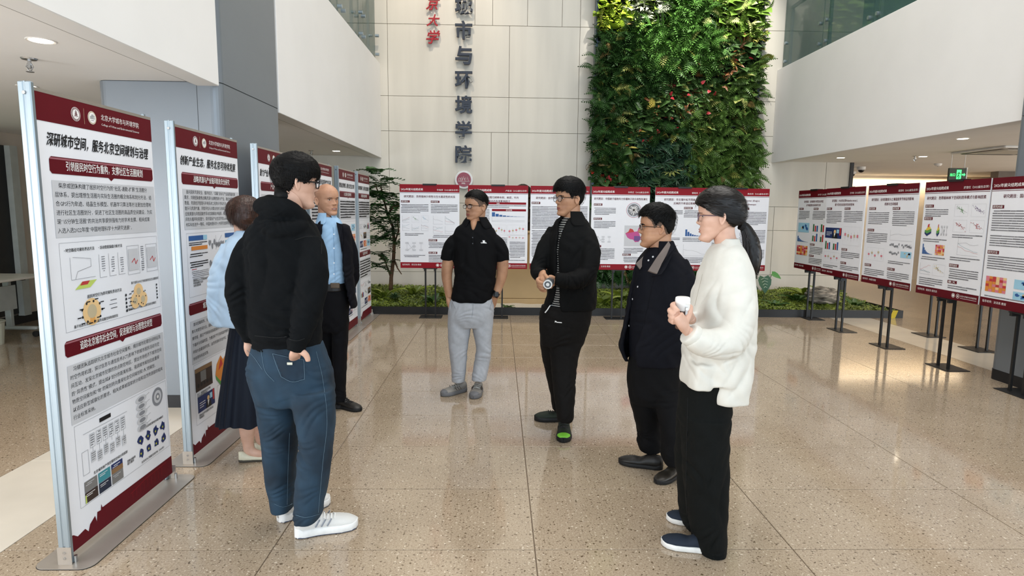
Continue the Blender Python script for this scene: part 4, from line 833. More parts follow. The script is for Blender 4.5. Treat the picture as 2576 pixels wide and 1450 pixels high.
def moss_patch(label, x0, x1):
    nx, ny = max(8, int((x1-x0)/.035)), 48; mb = MB(); vs = []; fs = []
    for i in range(nx+1):
        for j in range(ny+1):
            x = x0+(x1-x0)*i/nx; y = PY0+.03+(PY1-PY0-.06)*j/ny; e = min(1, (x-x0)/.12, (x1-x)/.12, j/3.0)
            vs.append((x, y, .07+(moss_h(x, y)-.07)*max(0, e)**.5))
    for i in range(nx):
        for j in range(ny): a = i*(ny+1)+j; fs.append((a, a+ny+1, a+ny+2, a+1))
    mb.add(vs, fs); o = mb.build('moss_bed', moss_m, None, True); tag(o, label, 'moss'); o['kind'] = 'stuff'
    L = Leaves()
    for k in range(int((x1-x0)*1900)):
        x = rng.uniform(x0+.03, x1-.03); y = PY0+.04+(PY1-PY0-.08)*rng.random()**1.4; h = moss_h(x, y); a = rng.uniform(0, 6.28)
        L.add('fern' if k % 4 == 0 else 'lance', (x, y, h-.006), (math.cos(a), math.sin(a), .55+rng.random()*.5), (0, -.4, 1), rng.uniform(.035, .075), rng.choice(['#57691d', '#6f8024', '#46561a', '#7d8a2e']))
    s_ = L.build('moss_sprigs', o); return o
moss_patch('yellow green moss bed under the shrub end of the planter', PX0+.03, -.06); moss_patch('yellow green moss bed from the pedestal to the free end of the planter', .95, PX1-.03)
sd = MB(); vs = []; fs = []
for i in range(31):
    for j in range(13): x = -.10+1.09*i/30; y = PY0+.025+(PY1-PY0-.06)*j/12; vs.append((x, y, .085+.02*noise.noise((x*5, y*5, 1))))
for i in range(30):
    for j in range(12): a = i*13+j; fs.append((a, a+13, a+14, a+1))
sd.add(vs, fs); o = sd.build('sand_patch', mat('white_sand', '#efe4d2', .95, var=.06, scale=60), None, True); tag(o, 'white sand patch in front of the bust pedestal', 'sand'); o['kind'] = 'stuff'

FERN = {}
def fern_mesh(col, n, w, droop, lw=1.0):
    k = (col, n, w, droop, lw)
    if k not in FERN:
        TPL['_t'] = t_fern(n, w, droop, lw); L = Leaves(); L.add('_t', (0, 0, 0), (0, 1, 0), (0, 0, 1), 1.0, col); FERN[k] = L.mesh('frond')
    return FERN[k]
def fern(px, py, Y, size, nf, cols, label, rise=.7, w=.2, droop=.45, n=15, zbase=None, name='fern', cat='fern', grp='planter ferns'):
    q_ = P(px, py, Y); zb = moss_h(q_.x, min(Y, PY1-.1))-.03 if zbase is None else zbase
    t = thing(name, label, cat, (q_.x, Y, zb), 0, grp)
    for k in range(nf):
        a = 2*PI*k/nf+rng.normal(0, .2); up = rise*rng.uniform(.6, 1.3); d = Vector((math.cos(a), math.sin(a)*.8, up)).normalized(); sd_ = d.cross(Vector((0, 0, 1))).normalized(); nn = sd_.cross(d)
        o = link('frond', fern_mesh(cols[k % len(cols)], n, w, droop), t); o.rotation_euler = Matrix((sd_, d, nn)).transposed().to_euler(); s_ = size*rng.uniform(.75, 1.2); o.scale = (s_,)*3
    MB().lathe((0, 0, -.02), [(.02, 0), (.03, .03), (.015, .06)], 10).build('crown', mat('fern_crown', '#3a4a1e', .8), t)
YG = ['#7d8f30', '#93a03c', '#6a7f28']; DG = ['#3d5c26', '#4c6e2c', '#31501f']
fern(965, 690, 9.6, .34, 11, YG, 'bright yellow green fern beside the farthest banner')
fern(1040, 700, 9.75, .26, 9, YG, 'yellow green fern behind the legs of the shrub end poster')
fern(1088, 748, 9.15, .22, 9, DG, 'small darker fern at the front of the planter next to the polo shirt man')
fern(1125, 715, 9.5, .25, 9, YG, 'yellow green fern half behind the polo shirt man')
fern(1275, 768, 9.05, .13, 8, DG, 'tiny fern on the sand edge beside the smart watch')
fern(1515, 735, 9.3, .30, 10, YG, 'yellow green fern behind the black jacket')
fern(1560, 728, 9.6, .30, 10, YG, 'large yellow green fern behind the twin poles below the magenta map poster')
fern(1950, 745, 9.3, .20, 9, DG, 'low dark fern behind the white blouse')
fern(2030, 700, 9.9, .36, 12, YG, 'tall yellow green fern behind the rock')
fern(2075, 705, 10.0, .28, 9, YG, 'pale fern peeking over the rock')
fern(2005, 735, 9.5, .24, 9, DG, 'dark fern at the shoulder of the rock')
fern(2150, 748, 9.4, .22, 10, DG, 'leafy fern near the free end of the planter')
# rosette succulent
q_ = P(992, 712, 9.35); t = thing('succulent', 'dark green rosette succulent among the moss', 'plant', (q_.x, 9.35, moss_h(q_.x, 9.35)))
for k in range(26):
    a = k*2.4; el = .25+k*.035; leaf_part('leaf', 'lance', '#3f5a34' if k % 2 else '#57734a', t, (0, 0, .01+.002*k), (math.cos(a), math.sin(a), el), (0, 0, 1), .17-.003*k)
# caladium like plant
q_ = P(1921, 728, 9.6); t = thing('arrow_leaf_plant', 'thin stemmed plant with one white veined arrow leaf beside the red poster corner', 'plant', (q_.x, 9.6, moss_h(q_.x, 9.6)))
MB().tube([(0, 0, 0), (-.01, -.02, .16), (-.03, -.03, .36)], .005, 6).build('stem', mat('stem_green', '#4b5a2c', .6), t); MB().tube([(0, 0, 0), (.05, 0, .2), (.12, 0, .42)], .005, 6).build('stem', MATS['stem_green'], t)
l1 = leaf_part('veined_leaf', 'heart', '#3c6a4a', t, (-.03, -.05, .37), (0.05, -.35, -1), (0, -1, .3), .26)
for k in range(4):
    for s in (-1, 1): MB().tube([(0, .06+.18*k, .012), (s*(.22-.04*k), .16+.17*k, .05-.01*k)], .012, 5).build('vein', mat('vein_white', '#c9d8c0', .5), l1)
leaf_part('leaf', 'heart', '#3f7a3a', t, (.12, 0, .42), (.8, -.3, -.35), (0, -.6, .8), .16)
# small shrub tree at the end of the planter
q_ = P(985, 700, 9.7); t = thing('planter_shrub', 'dark green shrub with a crooked trunk and long pinnate leaves beside the farthest banner', 'shrub', (q_.x, 9.7, .12))
def W(px, py, Y=9.7): v = P(px, py, Y); return (v.x-q_.x, v.y-9.7, v.z-.12)
BARK = mat('bark', '#5d4634', .9, var=.25, scale=25, bump=.6)
MB().tube([W(983, 735), W(984, 700), W(990, 650), (W(992, 610)), W(988, 570), W(975, 540), W(965, 500), W(958, 470)], [.035, .03, .027, .025, .022, .018, .014, .01], 10).build('trunk', BARK, t, True)
br = [((990, 620), (1003, 580), (1000, 555)), ((984, 700), (968, 655), (950, 640)), ((990, 650), (1000, 675), (1010, 690)), ((975, 540), (990, 520), (1003, 518)), ((965, 500), (950, 480), (942, 460))]
for a, b, c in br: MB().tube([W(*a), W(*b, 9.6), W(*c, 9.5)], [.016, .011, .007], 8).build('branch', BARK, t, True)
for (px, py), nf, s in (((958, 465), 9, .34), ((950, 500), 8, .36), ((985, 540), 8, .30), ((1000, 520), 6, .24), ((945, 560), 8, .34), ((960, 600), 7, .28), ((1000, 560), 7, .26), ((952, 640), 8, .26), ((995, 610), 7, .26), ((975, 660), 6, .22), ((945, 440), 6, .30), ((970, 500), 7, .3), ((940, 530), 7, .32), ((975, 580), 7, .28), ((940, 610), 7, .28), ((1000, 590), 6, .22), ((955, 670), 7, .24)):
    p0 = Vector(W(px, py, 9.6))
    for k in range(nf):
        a = 2*PI*k/nf+rng.normal(0, .3); d = Vector((math.cos(a), math.sin(a)*.9-.2, rng.uniform(-.35, .55))).normalized(); sd_ = d.cross(Vector((0, 0, 1))).normalized(); nn = sd_.cross(d)
        o = link('leaf_branch', fern_mesh(['#27451f', '#30542a', '#3b6030'][k % 3], 8, .32, .45, 2.0), t); o.location = p0; o.rotation_euler = Matrix((sd_, d, nn)).transposed().to_euler(); o.scale = (s,)*3
# rock
q_ = P(2070, 742, 9.35); mb = MB(); mb.ball((0, 0, .11), .26, .17, .15, 56, 36)
def rk(v):
    x, y, z = v; n1 = noise.noise((x*7, y*7, z*22+3)); n2 = noise.noise((x*18, y*18, z*60)); s_ = 1+.22*n1+.10*n2; return (x*s_, y*s_, max(0, z*(1+.12*n1)))
mb.v = [rk(v) for v in mb.v]; rko = mb.build('planter_rock', mat('veined_rock', '#2e2b29', .75, c2='#b9b0a2', scale=9, stretch=(1, 1, 5), bump=1.0, bscale=24), None, True, (q_.x, 9.35, moss_h(q_.x, 9.35)+.01)); tag(rko, 'grey layered rock lying in the moss behind the side posters', 'rock')
# ---- bronze bust on a tan pedestal
pd = thing('bust_pedestal', 'wide tan stone pedestal behind the back row posters', 'pedestal', (.40, 9.75, 0))
TAN = mat('tan_stone', '#c9aa7c', .5, var=.04, scale=3); MB().box(-.50, -.25, .07, .50, .25, .16, .004).build('plinth', TAN, pd); MB().box(-.49, -.24, .164, .49, .24, 1.19, .006).build('shaft', TAN, pd); MB().box(-.50, -.25, 1.19, .50, .25, 1.23, .006).build('cap', TAN, pd)

# ------------------------------------------------------------ people: tools
def crom(a, n):
    """Catmull-Rom resampling of rows"""
    a = np.asarray(a, float); k = len(a)
    if k < 3: return np.array([a[0]+(a[-1]-a[0])*t for t in np.linspace(0, 1, n*(k-1)+1)])
    p = np.vstack([2*a[0]-a[1], a, 2*a[-1]-a[-2]]); out = []
    for i in range(1, k):
        for j in range(n):
            t = j/n; p0, p1, p2, p3 = p[i-1], p[i], p[i+1], p[i+2]
            out.append(.5*((2*p1)+(-p0+p2)*t+(2*p0-5*p1+4*p2-p3)*t*t+(-p0+3*p1-3*p2+p3)*t**3))
    out.append(a[-1]); return np.array(out)
def loft(rows, rot=0.0, n=32, sub=5, ex=2.3):
    """rows: (cx, cy, cz, half width, half depth) -> closed solid of horizontal rings turned by rot about z"""
    R_ = crom(rows, sub); V = []; F = []; c, s = math.cos(rot), math.sin(rot)
    th = np.linspace(0, 2*PI, n, endpoint=False); ux = np.sign(np.cos(th))*np.abs(np.cos(th))**(2/ex); uy = np.sign(np.sin(th))*np.abs(np.sin(th))**(2/ex)
    for cx, cy, cz, a, b in R_:
        a, b = max(a, .004), max(b, .004); x = ux*a; y = uy*b
        V += list(zip(cx+x*c-y*s, cy+x*s+y*c, np.full(n, cz)))
    k = len(R_)
    for i in range(k-1):
        for j in range(n): F.append((i*n+j, i*n+(j+1) % n, (i+1)*n+(j+1) % n, (i+1)*n+j))
    F += [tuple(range(n-1, -1, -1)), tuple(range((k-1)*n, k*n))]
    if R_[0][2] > R_[-1][2]: F = [f[::-1] for f in F]
    return V, F
def sect(Y, rows, dy=0.0):
    """pixel silhouette rows (y, x left, x right, half depth m[, depth offset]) -> loft rows in metres"""
    out = []
    for r in rows:
        y, xl, xr, d = r[:4]; yo = Y+(r[4] if len(r) > 4 else 0)+dy; a, b = P(xl, y, yo), P(xr, y, yo); out.append(((a.x+b.x)/2, yo, (a.z+b.z)/2, (b.x-a.x)/2, d))
    return out
def limb(Y, rows, n=20, sub=5, flat=1.0):
    """pixel tube rows (x, y, radius px[, depth offset])"""
    pts = []
    for r in rows:
        yo = Y+(r[3] if len(r) > 3 else 0); q = P(r[0], r[1], yo); pts.append((q.x, q.y, q.z, r[2]*yo/F_PX))
    R_ = crom(pts, sub); mb = MB(); mb.tube([tuple(p[:3]) for p in R_], [max(.003, p[3]) for p in R_], n, True, flat)
    k = len(R_); e0, e1 = R_[0], R_[-1]
    return mb.v, mb.f
def cshell(Y, rows, rot, gap0, gaps, thick, n=44, sub=5, ex=2.3):
    """open C shaped shell: like loft(sect()) but with an opening of half angle gaps[i] about angle gap0"""
    S = sect(Y, rows); R_ = crom([list(r)+[g] for r, g in zip(S, gaps)], sub); V = []; F = []; c, s = math.cos(rot), math.sin(rot); m_ = 2*n
    for cx, cy, cz, a, b, g in R_:
        g = max(.02, g); th = np.linspace(gap0+g, gap0+2*PI-g, n)
        for kk, t_ in ((0, th), (1, th[::-1])):
            aa, bb = max(.01, a-kk*thick), max(.01, b-kk*thick)
            x = np.sign(np.cos(t_))*np.abs(np.cos(t_))**(2/ex)*aa; y = np.sign(np.sin(t_))*np.abs(np.sin(t_))**(2/ex)*bb
            V += list(zip(cx+x*c-y*s, cy+x*s+y*c, np.full(n, cz)))
    k = len(R_)
    for i in range(k-1):
        for j in range(m_): F.append((i*m_+j, i*m_+(j+1) % m_, (i+1)*m_+(j+1) % m_, (i+1)*m_+j))
    for i in (0, k-1):
        for j in range(n-1):
            q_ = (i*m_+j, i*m_+j+1, i*m_+m_-2-j, i*m_+m_-1-j); F.append(q_ if i else q_[::-1])
    if R_[0][2] > R_[-1][2]: F = [f[::-1] for f in F]
    return V, F
def remesh(chunks, voxel, smooth=6):
    V = []; F = []
    for v, f in chunks:
        o = len(V); V += [tuple(x) for x in v]; F += [tuple(i+o for i in q) for q in f]
    me = bpy.data.meshes.new('tmp'); me.from_pydata(V, [], F); o = bpy.data.objects.new('tmp', me); COL.objects.link(o)
    md = o.modifiers.new('r', 'REMESH'); md.mode = 'VOXEL'; md.voxel_size = voxel; md.adaptivity = 0
    if smooth: sm = o.modifiers.new('s', 'SMOOTH'); sm.factor = .5; sm.iterations = smooth
    dg = bpy.context.evaluated_depsgraph_get(); out = bpy.data.meshes.new_from_object(o.evaluated_get(dg)); bpy.data.objects.remove(o); bpy.data.meshes.remove(me); return out
def get_v(me):
    a = np.empty(len(me.vertices)*3); me.vertices.foreach_get('co', a); return a.reshape(-1, 3)
def get_n(me):
    a = np.empty(len(me.vertices)*3); me.vertex_normals.foreach_get('vector', a); return a.reshape(-1, 3)
def folds(me, Y, fl, fine=.0012, seed=0):
    """wrinkles: fl rows (px, py, radius px, direction angle deg in picture, wavelength px, amplitude m)"""
    V = get_v(me); N_ = get_n(me); k = Y/F_PX; d = np.zeros(len(V)); s = seed*1.7
    x, y, z = V.T
    w1 = np.sin(x*31+s+2.1*np.sin(z*17+s))*np.sin(z*23+1.3*np.sin(y*29+s)+s); w2 = np.sin(x*67+z*41+2*np.sin(y*37+z*19+s))
    d += fine*(1.6*w1+1.0*w2)
    for px, py, r, ang, wl, amp in fl:
        c = P(px, py, Y); a = math.radians(ang); dx, dz = math.cos(a), -math.sin(a); r_, l_ = r*k, wl*k
        q = ((x-c.x)**2+(z-c.z)**2)/(r_*r_); t = ((x-c.x)*dx+(z-c.z)*dz)+.35*l_*np.sin(((x-c.x)*-dz+(z-c.z)*dx+y*.7)/(l_*1.1)+s)
        pr = (x-c.x)*-dz+(z-c.z)*dx; t = t+.30*l_*np.sin(t/l_*1.9+px)+.5*pr*np.sin(t/l_*.9+py*.1); sn = np.abs(np.sin(PI*t/l_)); md = .35+.65*np.sin(pr/(l_*1.7)+t/(l_*2.3)+px*.37)**2; d += 1.25*amp*md*np.exp(-q*1.5)*(1.6*sn**.8-1.0)
    V = V+N_*d[:, None]; me.vertices.foreach_set('co', V.ravel()); me.update(); return me
def garment(name, chunks, mt, parent, Y, voxel=.0065, smooth=5, fl=(), fine=.0012, seed=0):
    me = remesh(chunks, voxel, smooth); folds(me, Y, fl, fine, seed); me.materials.clear()
    for m_ in (mt if isinstance(mt, list) else [mt]): me.materials.append(m_)
    me.polygons.foreach_set('use_smooth', [True]*len(me.polygons)); me.name = name
    return link(name, me, parent)
# ---- head
ZF = [(-.5,.17),(-.49,.26),(-.47,.325),(-.44,.355),(-.40,.362),(-.35,.335),(-.31,.338),(-.27,.352),(-.22,.350),(-.17,.335),(-.10,.330),(-.03,.325),(.03,.328),(.08,.358),(.14,.372),(.22,.365),(.30,.335),(.37,.285),(.43,.215),(.475,.12),(.495,.05),(.5,.0)]
ZB = [(-.5,.16),(-.47,.13),(-.43,.08),(-.38,.01),(-.32,-.07),(-.25,-.16),(-.15,-.29),(-.05,-.385),(.05,-.415),(.15,-.425),(.24,-.41),(.32,-.365),(.39,-.295),(.45,-.19),(.485,-.09),(.5,.0)]
ZW = [(-.5,.06),(-.48,.105),(-.45,.145),(-.40,.185),(-.33,.225),(-.25,.26),(-.15,.295),(-.05,.305),(.05,.318),(.14,.325),(.22,.320),(.30,.292),(.37,.245),(.43,.18),(.475,.105),(.495,.045),(.5,.0)]
def ip(tab, z): t = np.array(tab); return np.interp(z, t[:, 0], t[:, 1])
def smooth_tab(tab): 
    z = np.linspace(-.5, .5, 401); v = ip(tab, z); k = np.ones(13)/13; p = np.pad(v, 6, 'edge'); return np.stack([z, np.convolve(p, k, 'valid')], 1)
ZF, ZB, ZW = smooth_tab(ZF), smooth_tab(ZB), smooth_tab(ZW)
HN, HM = 110, 104
def head_grid(wide=1.0, jaw=1.0, nose=1.0, smile=0.0, brow=1.0, cheek=1.0):
    t = np.linspace(0, 1, HN); z = -.4985+.997*(t-.06*np.sin(2*PI*t)); V = np.zeros((HN, HM, 3)); th = np.linspace(0, 2*PI, HM, endpoint=False)
    th = th-.38*np.sin(th)*0.9      # denser columns at the face
    yf, yb, w = ip(ZF, z), ip(ZB, z), ip(ZW, z)*wide
    w = w*np.where(z < -.1, 1+(jaw-1)*np.clip((-.1-z)/.2, 0, 1), 1)
    yc = np.clip(np.where(z > -.2, -.04, -.04+(-.2-z)*.95), -.05, .24); yc = np.minimum(np.maximum(yc, yb+.02), yf-.02)
    c, s = np.cos(th), np.sin(th)
    for i in range(HN):
        ef = 2.35; front = c >= 0
        cc = np.sign(c)*np.abs(c)**(2/ef); ss = np.sign(s)*np.abs(s)**(2/ef)
        V[i, :, 0] = ss*w[i]; V[i, :, 1] = np.where(front, yc[i]+cc*(yf[i]-yc[i]), yc[i]+cc*(yc[i]-yb[i])); V[i, :, 2] = z[i]
    x, y, zz = V[..., 0], V[..., 1], V[..., 2]; fr = np.clip((y-.05)/.12, 0, 1); ax = np.abs(x)
    def G(cx, cz, sx, sz): return np.exp(-((ax-cx)/sx)**2-((zz-cz)/sz)**2)*fr
    A = np.interp(zz, [-.165,-.15,-.125,-.10,-.05,.02,.06,.08], [0,.03,.085,.105,.075,.038,.015,0])*nose; sg = np.interp(zz, [-.14,-.11,-.03,.06], [.052,.050,.036,.034])
    dy = A*np.exp(-(x/sg)**2)*fr + .030*nose*G(.060,-.118,.026,.024)
    dy += -.040*G(.135,.022,.072,.036)+.020*G(.135,.016,.048,.020)+.014*brow*G(.13,.080,.09,.022)-.012*G(0,.045,.05,.03)
    dy += .016*G(.0,-.236,.085,.016)+.020*G(.0,-.288,.075,.018)-.016*G(0,-.262,.10,.0075)-.010*G(0,-.33,.07,.02)+.012*G(0,-.415,.07,.04)
    dy += .014*cheek*G(.20,-.07,.07,.06)-.008*G(.16,-.20,.04,.06)+.012*smile*G(.15,-.15,.05,.05)-.010*smile*G(.125,-.235,.02,.03)
    V[..., 1] += dy; V[..., 0] += np.sign(x)*(.010*cheek*np.exp(-((zz+.06)/.07)**2)*np.exp(-((y-.18)/.12)**2))
    return V
class Head:
    def __init__(s, c, h, phi, pitch=0.0, roll=0.0, **kw):
        s.c = Vector(c); s.h = h; f = Vector((math.cos(math.radians(phi)), math.sin(math.radians(phi)), 0)); up = Vector((0, 0, 1)); r = f.cross(up)
        q = Matrix.Rotation(math.radians(pitch), 3, r); f, up = q@f, q@up; q = Matrix.Rotation(math.radians(roll), 3, f); r, up = q@r, q@up
        s.M = np.array([r, f, up]); s.G = head_grid(**kw)
        du = np.roll(s.G, -1, 1)-np.roll(s.G, 1, 1); dv = np.gradient(s.G, axis=0); n = np.cross(du, dv); n = n/(np.linalg.norm(n, axis=2, keepdims=True)+1e-9)
        # orient outward
        cen = s.G-np.array([0, -.03, 0]); sg = np.sign((n*cen).sum(2)); s.N = n*np.where(sg == 0, 1, sg)[..., None]
    def w(s, p): return np.asarray(p)@s.M*s.h+np.array(s.c)
    def skin(s):
        V = s.w(s.G.reshape(-1, 3)); F = [(i*HM+j, i*HM+(j+1) % HM, (i+1)*HM+(j+1) % HM, (i+1)*HM+j) for i in range(HN-1) for j in range(HM)]
        F += [tuple(range(HM-1, -1, -1)), tuple(range((HN-1)*HM, HN*HM))]
        out = [(V, F)]
        for sx in (-1, 1):
            mb = MB(); mb.ball((0, 0, 0), .024, .072, .122, 20, 16); v = np.array(mb.v)
            v[:, 1] *= 1-.35*np.clip(-v[:, 2]/.122, 0, 1); d = np.exp(-((v[:, 1]-.005)/.03)**2-((v[:, 2]-.01)/.055)**2); v[:, 0] += np.where(v[:, 0] > 0, -.045*d, 0)
            a = .55; v = np.stack([v[:, 0]*math.cos(a)-v[:, 1]*math.sin(a), v[:, 0]*math.sin(a)+v[:, 1]*math.cos(a), v[:, 2]], 1); v[:, 0] += np.interp(0, ZW[:, 0], ZW[:, 1])+.040; v[:, 1] -= .070; v[:, 1] -= .12*(v[:, 2]); v[:, 2] -= .045
            if sx < 0: v[:, 0] *= -1
            out.append((s.w(v), mb.f if sx > 0 else [q[::-1] for q in mb.f]))
        return out
    def patch(s, name, mt, parent, mask, off, jit=0.0, smooth=True):
        """surface patch lifted from the head where mask(x,y,z) > 0, off metres (scalar or function)"""
        x, y, z = s.G[..., 0], s.G[..., 1], s.G[..., 2]; m_ = mask(x, y, z); o = off(x, y, z) if callable(off) else np.full(x.shape, off)
        keep = m_ > 0; soft = np.clip(m_, 0, 1); o = np.where(keep, o*np.minimum(1, .25+soft*8), -.004)
        if jit: o = o+np.where(keep, rng.normal(0, jit, x.shape), 0)
        W_ = s.w(s.G.reshape(-1, 3))+(s.N.reshape(-1, 3)@s.M)*o.reshape(-1, 1)
        F = [(i*HM+j, i*HM+(j+1) % HM, (i+1)*HM+(j+1) % HM, (i+1)*HM+j) for i in range(HN-1) for j in range(HM) if keep[i, j] or keep[i, (j+1) % HM] or keep[i+1, j] or keep[i+1, (j+1) % HM]]
        if keep[-1].any(): F.append(tuple(range((HN-1)*HM, HN*HM)))
        used = sorted({i for f in F for i in f}); mp = {u: k for k, u in enumerate(used)}
        mb = MB(); mb.add(W_[used], [tuple(mp[i] for i in f) for f in F]); ob = mb.build(name, mt, parent, smooth); s.last = (W_, keep); return ob
    def tufts(s, name, mt, parent, mask, off, flow, n, length, lift=.25, width=.0013, seed=1, zone=True, mess=.14):
        n = int(n*2.6)
        r = np.random.default_rng(seed); x, y, z = s.G[..., 0], s.G[..., 1], s.G[..., 2]; keep = mask(x, y, z) > .01; o = off(x, y, z) if callable(off) else np.full(x.shape, off)
        idx = np.argwhere(keep); 
        # weigh by area so that the crown is not overfull
        wt = np.array([max(1e-3, math.hypot(s.G[i, j, 0], s.G[i, j, 1]+.03)) for i, j in idx]); sel = idx[r.choice(len(idx), n, p=wt/wt.sum())]; mb = MB()
        for i, j in sel:
            p = s.G[i, j]+s.N[i, j]*(o[i, j]*.75/s.h); nn = s.N[i, j]; fl = np.array(flow(*s.G[i, j]))+r.normal(0, mess, 3); fl -= nn*fl.dot(nn); fl /= np.linalg.norm(fl)+1e-9; sd_ = np.cross(fl, nn); zc = np.clip((s.G[i, j, 2]-.12)*4, 0, 1) if zone else 1.0; L = length*(.20+.80*zc)*r.uniform(.6, 1.3)/s.h; w_ = width*r.uniform(.7, 1.4)/s.h; lf = lift*(.25+.75*zc)
            q = [p, p+fl*L*.5+nn*L*lf*.6, p+fl*L+nn*L*lf*.4]; V = s.w(np.array([q[0]-sd_*w_, q[0]+sd_*w_, q[1]-sd_*w_*.8, q[1]+sd_*w_*.8, q[2]])); mb.add(V, [(0,1,3,2),(2,3,4)])
        o_ = mb.build(name, mt, parent); o_['kind'] = 'stuff'; return o_
    def face(s, parent, lips, hairm, brow_w=.055, teeth=False, eye_open=1.0):
        s.patch('lips', lips, parent, lambda x, y, z: (1-((x)/.105)**2-((z+.262+.25*x*x)/.036)**2)*(y > .1), .0006)
        if teeth: s.patch('teeth', mat('tooth', '#e8e2d6', .3), parent, lambda x, y, z: (1-(x/.07)**2-((z+.262)/.014)**2)*(y > .1), .0011)
        else: s.patch('mouth_line', mat('mouth_dark', '#5a2c28', .6), parent, lambda x, y, z: (1-(x/.10)**2-((z+.262+.3*x*x)/.009)**2)*(y > .1), .0011)
        for sx in (-1, 1):
            s.patch('eyebrow', hairm, parent, lambda x, y, z: (1-((x*sx-.135)/.085)**2-((z-.082+.9*(x*sx-.12)**2)/(brow_w*.3))**2)*(y > .05), .0018)
            s.patch('eye', mat('eye_white', '#d9d2ca', .25), parent, lambda x, y, z: (1-((x*sx-.135)/.056)**2-((z-.016)/(.0185*eye_open))**2)*(y > .05), .0007)
            s.patch('iris', mat('eye_dark', '#1a1210', .15), parent, lambda x, y, z: (1-((x*sx-.135)/.024)**2-((z-.016)/(.021*eye_open))**2)*(y > .05), .0013)
            s.patch('eyelid', mat('lid_line', '#2a1c18', .5), parent, lambda x, y, z: (1-((x*sx-.135)/.062)**2-((z-.034)/(.0075))**2)*(y > .05), .0013)
            s.patch('nostril', mat('mouth_dark', '#5a2c28', .6), parent, lambda x, y, z: (1-((x*sx-.034)/.016)**2-((z+.150)/.010)**2)*(y > .1), .0008)
    def glasses(s, parent, m_, y=.376, r=.0022, lw=.105, lh=.068, rim=True, round_=3.0):
        g = tag_part = bpy.data.objects.new('eyeglasses', None); COL.objects.link(g); g.parent = parent; h = s.h
        for sx in (-1, 1):
            pts = []
            for k in range(25):
                a = 2*PI*k/24; ex = 2/round_; px = math.copysign(abs(math.cos(a))**ex, math.cos(a))*lw; pz = math.copysign(abs(math.sin(a))**ex, math.sin(a))*lh; pts.append((sx*.138+px, y-.22*(abs(sx*.138+px)**2), .004+pz))
            MB().tube([tuple(p) for p in s.w(np.array(pts))], r*.8, 6, False).build('rim', m_, g)
            W_ = s.w(np.array(pts[:-1])*np.array([1, 1, 1])); mb = MB(); mb.add(W_, [tuple(range(24))]); mb.build('lens', mat('spectacle_lens', '#dfe8ee', .02, alpha=.16), g)
            tp = [(sx*(.138+lw), y-.015, .03), (sx*.30, y-.10, .032), (sx*.335, .10, .022), (sx*.345, -.05, .018), (sx*.335, -.13, -.03)]; MB().tube([tuple(p) for p in s.w(np.array(tp))], [r, r, r, r, r*.8], 6).build('temple', m_, g)
        MB().tube([tuple(p) for p in s.w(np.array([(-.138+lw, y-.004, .012), (0, y+.006, .024), (.138-lw, y-.004, .012)]))], r*.8, 6).build('bridge', m_, g)
        return g
def neck(h, px, py, Y, r0, r1, dy=0.0):
    a, b = h.w(np.array([[0, -.13, -.02], [0, -.10, -.30]])); c = P(px, py, Y+dy); R_ = crom([(*a, r0), (*b, r0*1.02), (c.x, c.y, c.z, r1), (c.x, c.y, c.z-.04, r1*1.35)], 5); mb = MB(); mb.tube([tuple(q[:3]) for q in R_], [q[3] for q in R_], 24); return mb.v, mb.f
def person(label, head, core, hands, skin_m, loc_px, voxel=.008):
    """body = head + continuous core + hands in ONE mesh"""
    me = remesh(core, voxel, 5); V = get_v(me).tolist(); F = [tuple(p.vertices) for p in me.polygons]; bpy.data.meshes.remove(me)
    for hv in hands:
        hm = remesh(hv, .0032, 3); o = len(V); V += get_v(hm).tolist(); F += [tuple(i+o for i in p.vertices) for p in hm.polygons]; bpy.data.meshes.remove(hm)
    for v, f in head.skin(): o = len(V); V += [tuple(q) for q in v]; F += [tuple(i+o for i in q) for q in f]
    me = bpy.data.meshes.new('person'); me.from_pydata(V, [], F); me.materials.append(skin_m); me.polygons.foreach_set('use_smooth', [True]*len(me.polygons)); me.update()
    return tag(link('person', me), label, 'person', 'people talking in a loose circle')
def fingers(Y, palm, chains):
    """palm: limb rows; chains: list of limb rows for each finger (x, y, r px, depth)"""
    return [limb(Y, palm, 16, 4, .62 if len(palm[0]) < 5 else palm[0][4])] + [limb(Y, [r[:4] for r in c], 12, 3) for c in chains]
SKIN = {k: mat('skin_'+k, c, .48, scale=16, bump=.12, bscale=160, c2=c2) for k, c, c2 in (('warm', '#a97a5e', '#c0906f'), ('fair', '#c59a84', '#d8ae99'), ('tan', '#a3765a', '#bb8c6c'), ('ruddy', '#b28064', '#c8987a'))}
LIP = mat('lip_rose', '#9a5a50', .5); LIPW = mat('lip_soft', '#b06a62', .45)
HAIRB = mat('black_hair', '#080707', .55, var=.3, scale=60, stretch=(1, 1, .3), spec=.16); HAIRD = mat('dark_brown_hair', '#100b09', .36, var=.35, scale=70, stretch=(1, 1, .25), spec=.35); HAIRR = mat('chestnut_hair', '#2a170e', .4, c2='#43261a', scale=60, stretch=(1.5, 1.5, .2)); STUB = mat('shaved_hair', '#5f4c40', .8, var=.3, scale=120)

